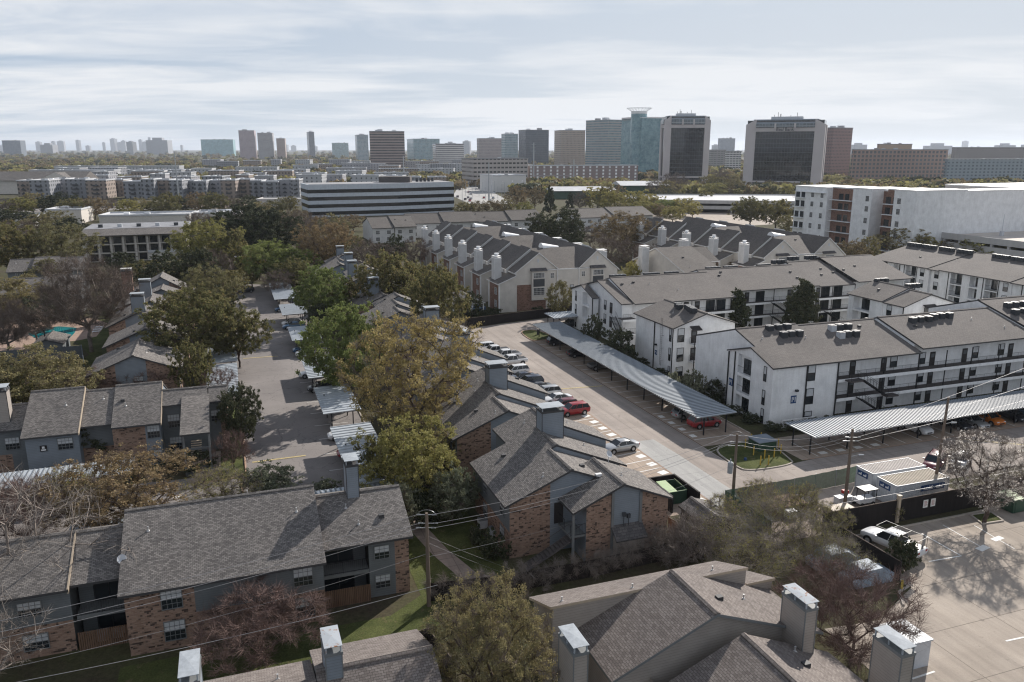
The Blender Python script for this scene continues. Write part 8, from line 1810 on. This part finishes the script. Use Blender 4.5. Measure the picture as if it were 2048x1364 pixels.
def deck_garage():
    th = Th('parking_garage', 'open concrete parking deck in front of the blank white wall', 'parking garage', 262, 225)
    for z in (3.2, 7.6): m = MB(); m.box(236, 330, 168, 214 - .3, z - .5, z); th.part('parking_deck', m, M['flat_grey'] if z < 5 else plain('deck_top', (.52, .47, .42), .85, .12, .3))
    for z in (1.2, 4.6, 7.6): m = MB(); m.box(235.6, 236, 168, 214, z - 1.2, z + .9); m.box(236, 330, 167.6, 168, z - 1.2, z + .9); th.part('parapet', m, M['concrete_w'])
    for i in range(8): m = MB(); m.box(235.8, 236.6, 169 + i * 6.2, 169.8 + i * 6.2, 0, 7.0); th.part('column', m, M['concrete_w'])
    for i in range(5): m = MB(); m.box(252 + i * 14, 253 + i * 14, 204, 205, 7.6, 9.2); m.tube((252.5 + i * 14, 204.5, 9.2), (252.5 + i * 14, 204.5, 15), .12, n=5); th.part('lamp_base', m, M['ac_light'])
deck_garage()
def oval_deck():
    x, y = P(1465, 425, 0); th = Th('parking_garage', 'low round cornered parking deck before the dark glass towers', 'parking garage', world=(x, y), ang=math.radians(-2)); zt = 6.5
    pts = smooth_poly([(-62, 18), (-45, 0), (70, -14), (88, 0), (88, 60), (-30, 66), (-60, 50)], 2)
    for z in (3.2, zt):
        m = MB(); m.add([(p[0], p[1], z) for p in pts])
        for i in range(len(pts)): p, q = pts[i], pts[(i + 1) % len(pts)]; m.add([(*p, z - 1.1), (*q, z - 1.1), (*q, z + .9), (*p, z + .9)])
        th.part('parking_deck', m, M['concrete_w'])
    for i in range(0, len(pts), 2): m = MB(); p = pts[i]; m.box(p[0] - .4, p[0] + .4, p[1] - .1, p[1] + .6, 0, zt - 1); th.part('column', m, M['concrete_w'])
    m = MB(); m.add([(p[0] * .97 + .3, p[1] * .97 + .5, zt + .03) for p in pts]); th.part('deck_surface', m, M['flat_roof'])
oval_deck()
# light metal roofs in the trees
for (l, px0, px1, yb, yt, dpt) in (('low green building with a bright white metal roof left of the conifer', 1108, 1230, 398, 373, 14), ('bright white hipped roof right of the pale trees', 1245, 1345, 390, 362, 16)):
    x, y = P(px0, yb, 0); th = Th('metal_roofed_building', l, 'building', world=(x, y), ang=math.radians(6)); L_ = solve_len((x, y), (1, 0), px1); He = hgt(yt + 9, y); Hr = hgt(yt, y + dpt)
    m = MB(); m.box(0, L_, 0, dpt * 2, 0, He); th.part('wall', m, M['green_tin']); m = MB(); m.prism([(-1.5, He), (dpt, Hr), (dpt * 2 + 1.5, He)], -2, L_ + 2, 'a'); th.part('roof', m, M['flat_roof'])
# wide road with cars right of the striped building
sheet('road', [P(905, 392), P(918, 372), P(960, 372), P(1000, 392), P(1030, 408), P(940, 408)], .05, 'slab', world=True)
sheet('road', [P(395, 418), P(400, 410), P(610, 404), P(610, 412)], .05, 'stall', world=True)
sheet('road', [P(0, 425), P(0, 417), P(395, 410), P(395, 418)], .05, 'asphalt', world=True)
rg = random.Random(5)
for i in range(16):
    px, py = rg.uniform(915, 1000), rg.uniform(376, 404); c = rg.choice(['white', 'silver', 'dark', 'grey', 'red']); x, y = P(px, py)
    car('suv' if i % 2 else 'sedan', c, 0, 0, rg.choice([70, 75, 250]), f'{ORD[i]} tiny {c} car on the wide road right of the striped office', group='far cars on the wide road', world=(x, y))
for i in range(14):
    px, py = 925 + i * 6.5 + rg.uniform(-1, 1), 391 + rg.uniform(-9, 14); street_lamp(f'{ORD[i]} thin pole from the left along the wide road', px, py, rg.uniform(8, 12), i % 2 == 0, 'thin poles along the wide road', .16)
# substation
x, y = P(1100, 372); th = Th('substation', 'steel substation gantries among trees left of the teal tower', 'substation', world=(x, y))
for i in range(9):
    for j in range(2): m = MB(); m.bar((-16 + i * 5, j * 12, 0), (-16 + i * 5, j * 12, 11), .18); m.bar((-16 + i * 5, j * 12, 10.5), (-12 + i * 5, j * 12, 10.5), .18); m.bar((-16 + i * 5, j * 12, 7), (-12 + i * 5, j * 12, 7), .15); th.part('gantry', m, M['steel'])
# skyline on the horizon
sk = random.Random(9); SKY_M = facade('skyline_block', (0.30, 0.31, 0.33), (0.2, 0.21, 0.24), 6, 5, .6, .5)
skl = [(66, 7, 289, 1), (104, 9, 285, 1), (133, 6, 284, 1), (148, 12, 284, 1), (181, 7, 282, 1), (200, 8, 292, 1), (232, 5, 286, 1), (249, 10, 279.5, 1), (262, 8, 286, 1), (270, 8, 283, 1), (282, 14, 285, 0), (303, 6, 281, 1), (311, 7, 285, 1), (321, 4.5, 277, 1), (335, 40, 282, 0), (382, 4, 291, 1), (35, 14, 291, 1), (15, 9, 290, 1), (120, 24, 290, 0), (600, 10, 292, 1), (580, 16, 290, 1), (640, 12, 293, 1), (700, 10, 291, 1), (905, 20, 287, 0), (935, 14, 284, 0), (1420, 14, 291, 0), (1905, 9, 284, 1), (1860, 40, 292, 0), (1700, 26, 290, 0), (1985, 30, 291, 0), (2030, 20, 290, 0)]
for i, (px, w, yt, far_) in enumerate(skl):
    Y = 10500 if far_ else 5200; x = (px - 1024) / F * Y * math.cos(TH) * 1.03; H_ = CAMH + (297 - yt) / F * Y * 1.05; ww = w / F * Y
    th = Th('skyline_tower', f'{"hazy blue" if far_ else "nearer"} skyline block about {["far left","left","left of centre","centre","right"][min(4,int(px/410))]}, number {i+1} from a count eastward' if False else f'{"hazy far" if far_ else "nearer"} skyline block, {ORD[i%20]} of the {"first twenty" if i<20 else "later ones"} along the horizon', 'skyline tower', group='towers on the horizon', world=(x, Y), ang=math.radians(sk.uniform(-15, 15)))
    m = MB(); m.box(-ww / 2, ww / 2, 0, ww * .8, 0, H_); th.part('tower_body', m, SKY_M)
    if ww > 20: m = MB(); m.box(-ww * .25, ww * .2, ww * .2, ww * .6, H_, H_ + ww * .12); th.part('tower_top', m, SKY_M)
# far woods: one mass of crowns nobody could count
def far_woods():
    rg = np.random.default_rng(3); base = []
    protos = []
    for k in ('oak', 'bare', 'lime', 'tan', 'dark'):
        col = {'oak': 0, 'bare': 1, 'lime': 2, 'tan': 1, 'dark': 3}[k]
        n = 70; p = rg.normal(0, 1, (n, 3)); p /= np.linalg.norm(p, axis=1)[:, None]; p *= rg.uniform(.55, 1.05, n)[:, None]; p[:, 2] = p[:, 2] * .62 + .72
        a = rg.normal(0, 1, (n, 3)); a /= np.linalg.norm(a, axis=1)[:, None]; b = rg.normal(0, 1, (n, 3)); b -= (b * a).sum(1)[:, None] * a; b /= np.linalg.norm(b, axis=1)[:, None]
        s = rg.uniform(.16, .34, n)[:, None]; protos.append((np.stack([p - a * s, p + b * s, p + a * s, p - b * s], 1).reshape(-1, 3), col))
    for (name, label, y0, y1, n, xf) in (('far_woods', 'wooded plain of mixed trees stretching to the horizon', 640, 9000, 9000, None),):
        V = []; mi = []
        u = rg.random(n); Y = 1 / (1 / y0 + (1 / y1 - 1 / y0) * (u ** .8)); X = rg.uniform(-.72, .72, n) * Y
        cl = np.sin(X * .006 + Y * .004) + np.sin(X * .011 - Y * .0061 + 1) + .6 * np.sin(Y * .02 + X * .002)
        ok = cl > -1.3
        for x_, y_ in zip(X[ok], Y[ok]):
            if y_ < 900 and x_ / y_ < -.0 and y_ < 760: continue
            if y_ < 640: continue
            if in_building(x_, y_): continue
            v, col = protos[rg.integers(0, 5)]; r = rg.uniform(4.0, 6.6) * (1 + y_ / 7000); t = rg.uniform(0, 6.28); c_, s_ = math.cos(t), math.sin(t)
            w = v * r; V.append(np.stack([w[:, 0] * c_ - w[:, 1] * s_ + x_, w[:, 0] * s_ + w[:, 1] * c_ + y_, w[:, 2]], 1)); mi.append(np.full(len(v) // 4, col))
        V = np.concatenate(V); mi = np.concatenate(mi).astype(np.int32); Fq = np.arange(len(V)).reshape(-1, 4)
        me = raw_mesh(name, V, Fq, [LM['oak'], LM['tan'], LM['lime'], LM['dark']], mi); o = bpy.data.objects.new(name, me); COL.objects.link(o); tag(o, label, 'woods', None, 'stuff')
bpy.context.view_layer.update()
BB = []
for o in COL.objects:
    if o.type == 'EMPTY' and o.get('category') in ('office building', 'low building', 'apartment building', 'warehouse', 'parking garage', 'office tower', 'hall', 'building', 'shop building') and o.location.y > 380:
        for c in o.children:
            if c.type == 'MESH' and c.name.split('.')[0] in ('wall', 'glass_wall', 'parking_deck', 'roof'):
                q = [o.matrix_world @ c.matrix_local @ Vector(v) for v in c.bound_box]; BB.append((min(v.x for v in q) - 7, max(v.x for v in q) + 7, min(v.y for v in q) - 10, max(v.y for v in q) + 7)); break
BBn = np.array(BB)
def in_building(x, y): return bool(((BBn[:, 0] < x) & (x < BBn[:, 1]) & (BBn[:, 2] < y) & (y < BBn[:, 3])).any())
far_woods()
# ---------------------------------------------------------------- air
def haze():
    mb = MB(); mb.box(-20000, 20000, -20000, 20000, -1.0, 205); o = mb.build('haze', [M['white']]); m = bpy.data.materials.new('haze_air'); m.use_nodes = True; nt = m.node_tree; nt.nodes.clear()
    out = nt.nodes.new('ShaderNodeOutputMaterial'); v = nt.nodes.new('ShaderNodeVolumePrincipled'); v.inputs['Color'].default_value = (0.78, 0.86, 0.98, 1); v.inputs['Density'].default_value = HAZE_D; v.inputs['Anisotropy'].default_value = 0.25
    nt.links.new(v.outputs[0], out.inputs['Volume']); o.data.materials.clear(); o.data.materials.append(m); tag(o, 'thin bluish air over the whole town', 'haze', None, 'stuff')
HAZE_D = 5.5e-5
haze()
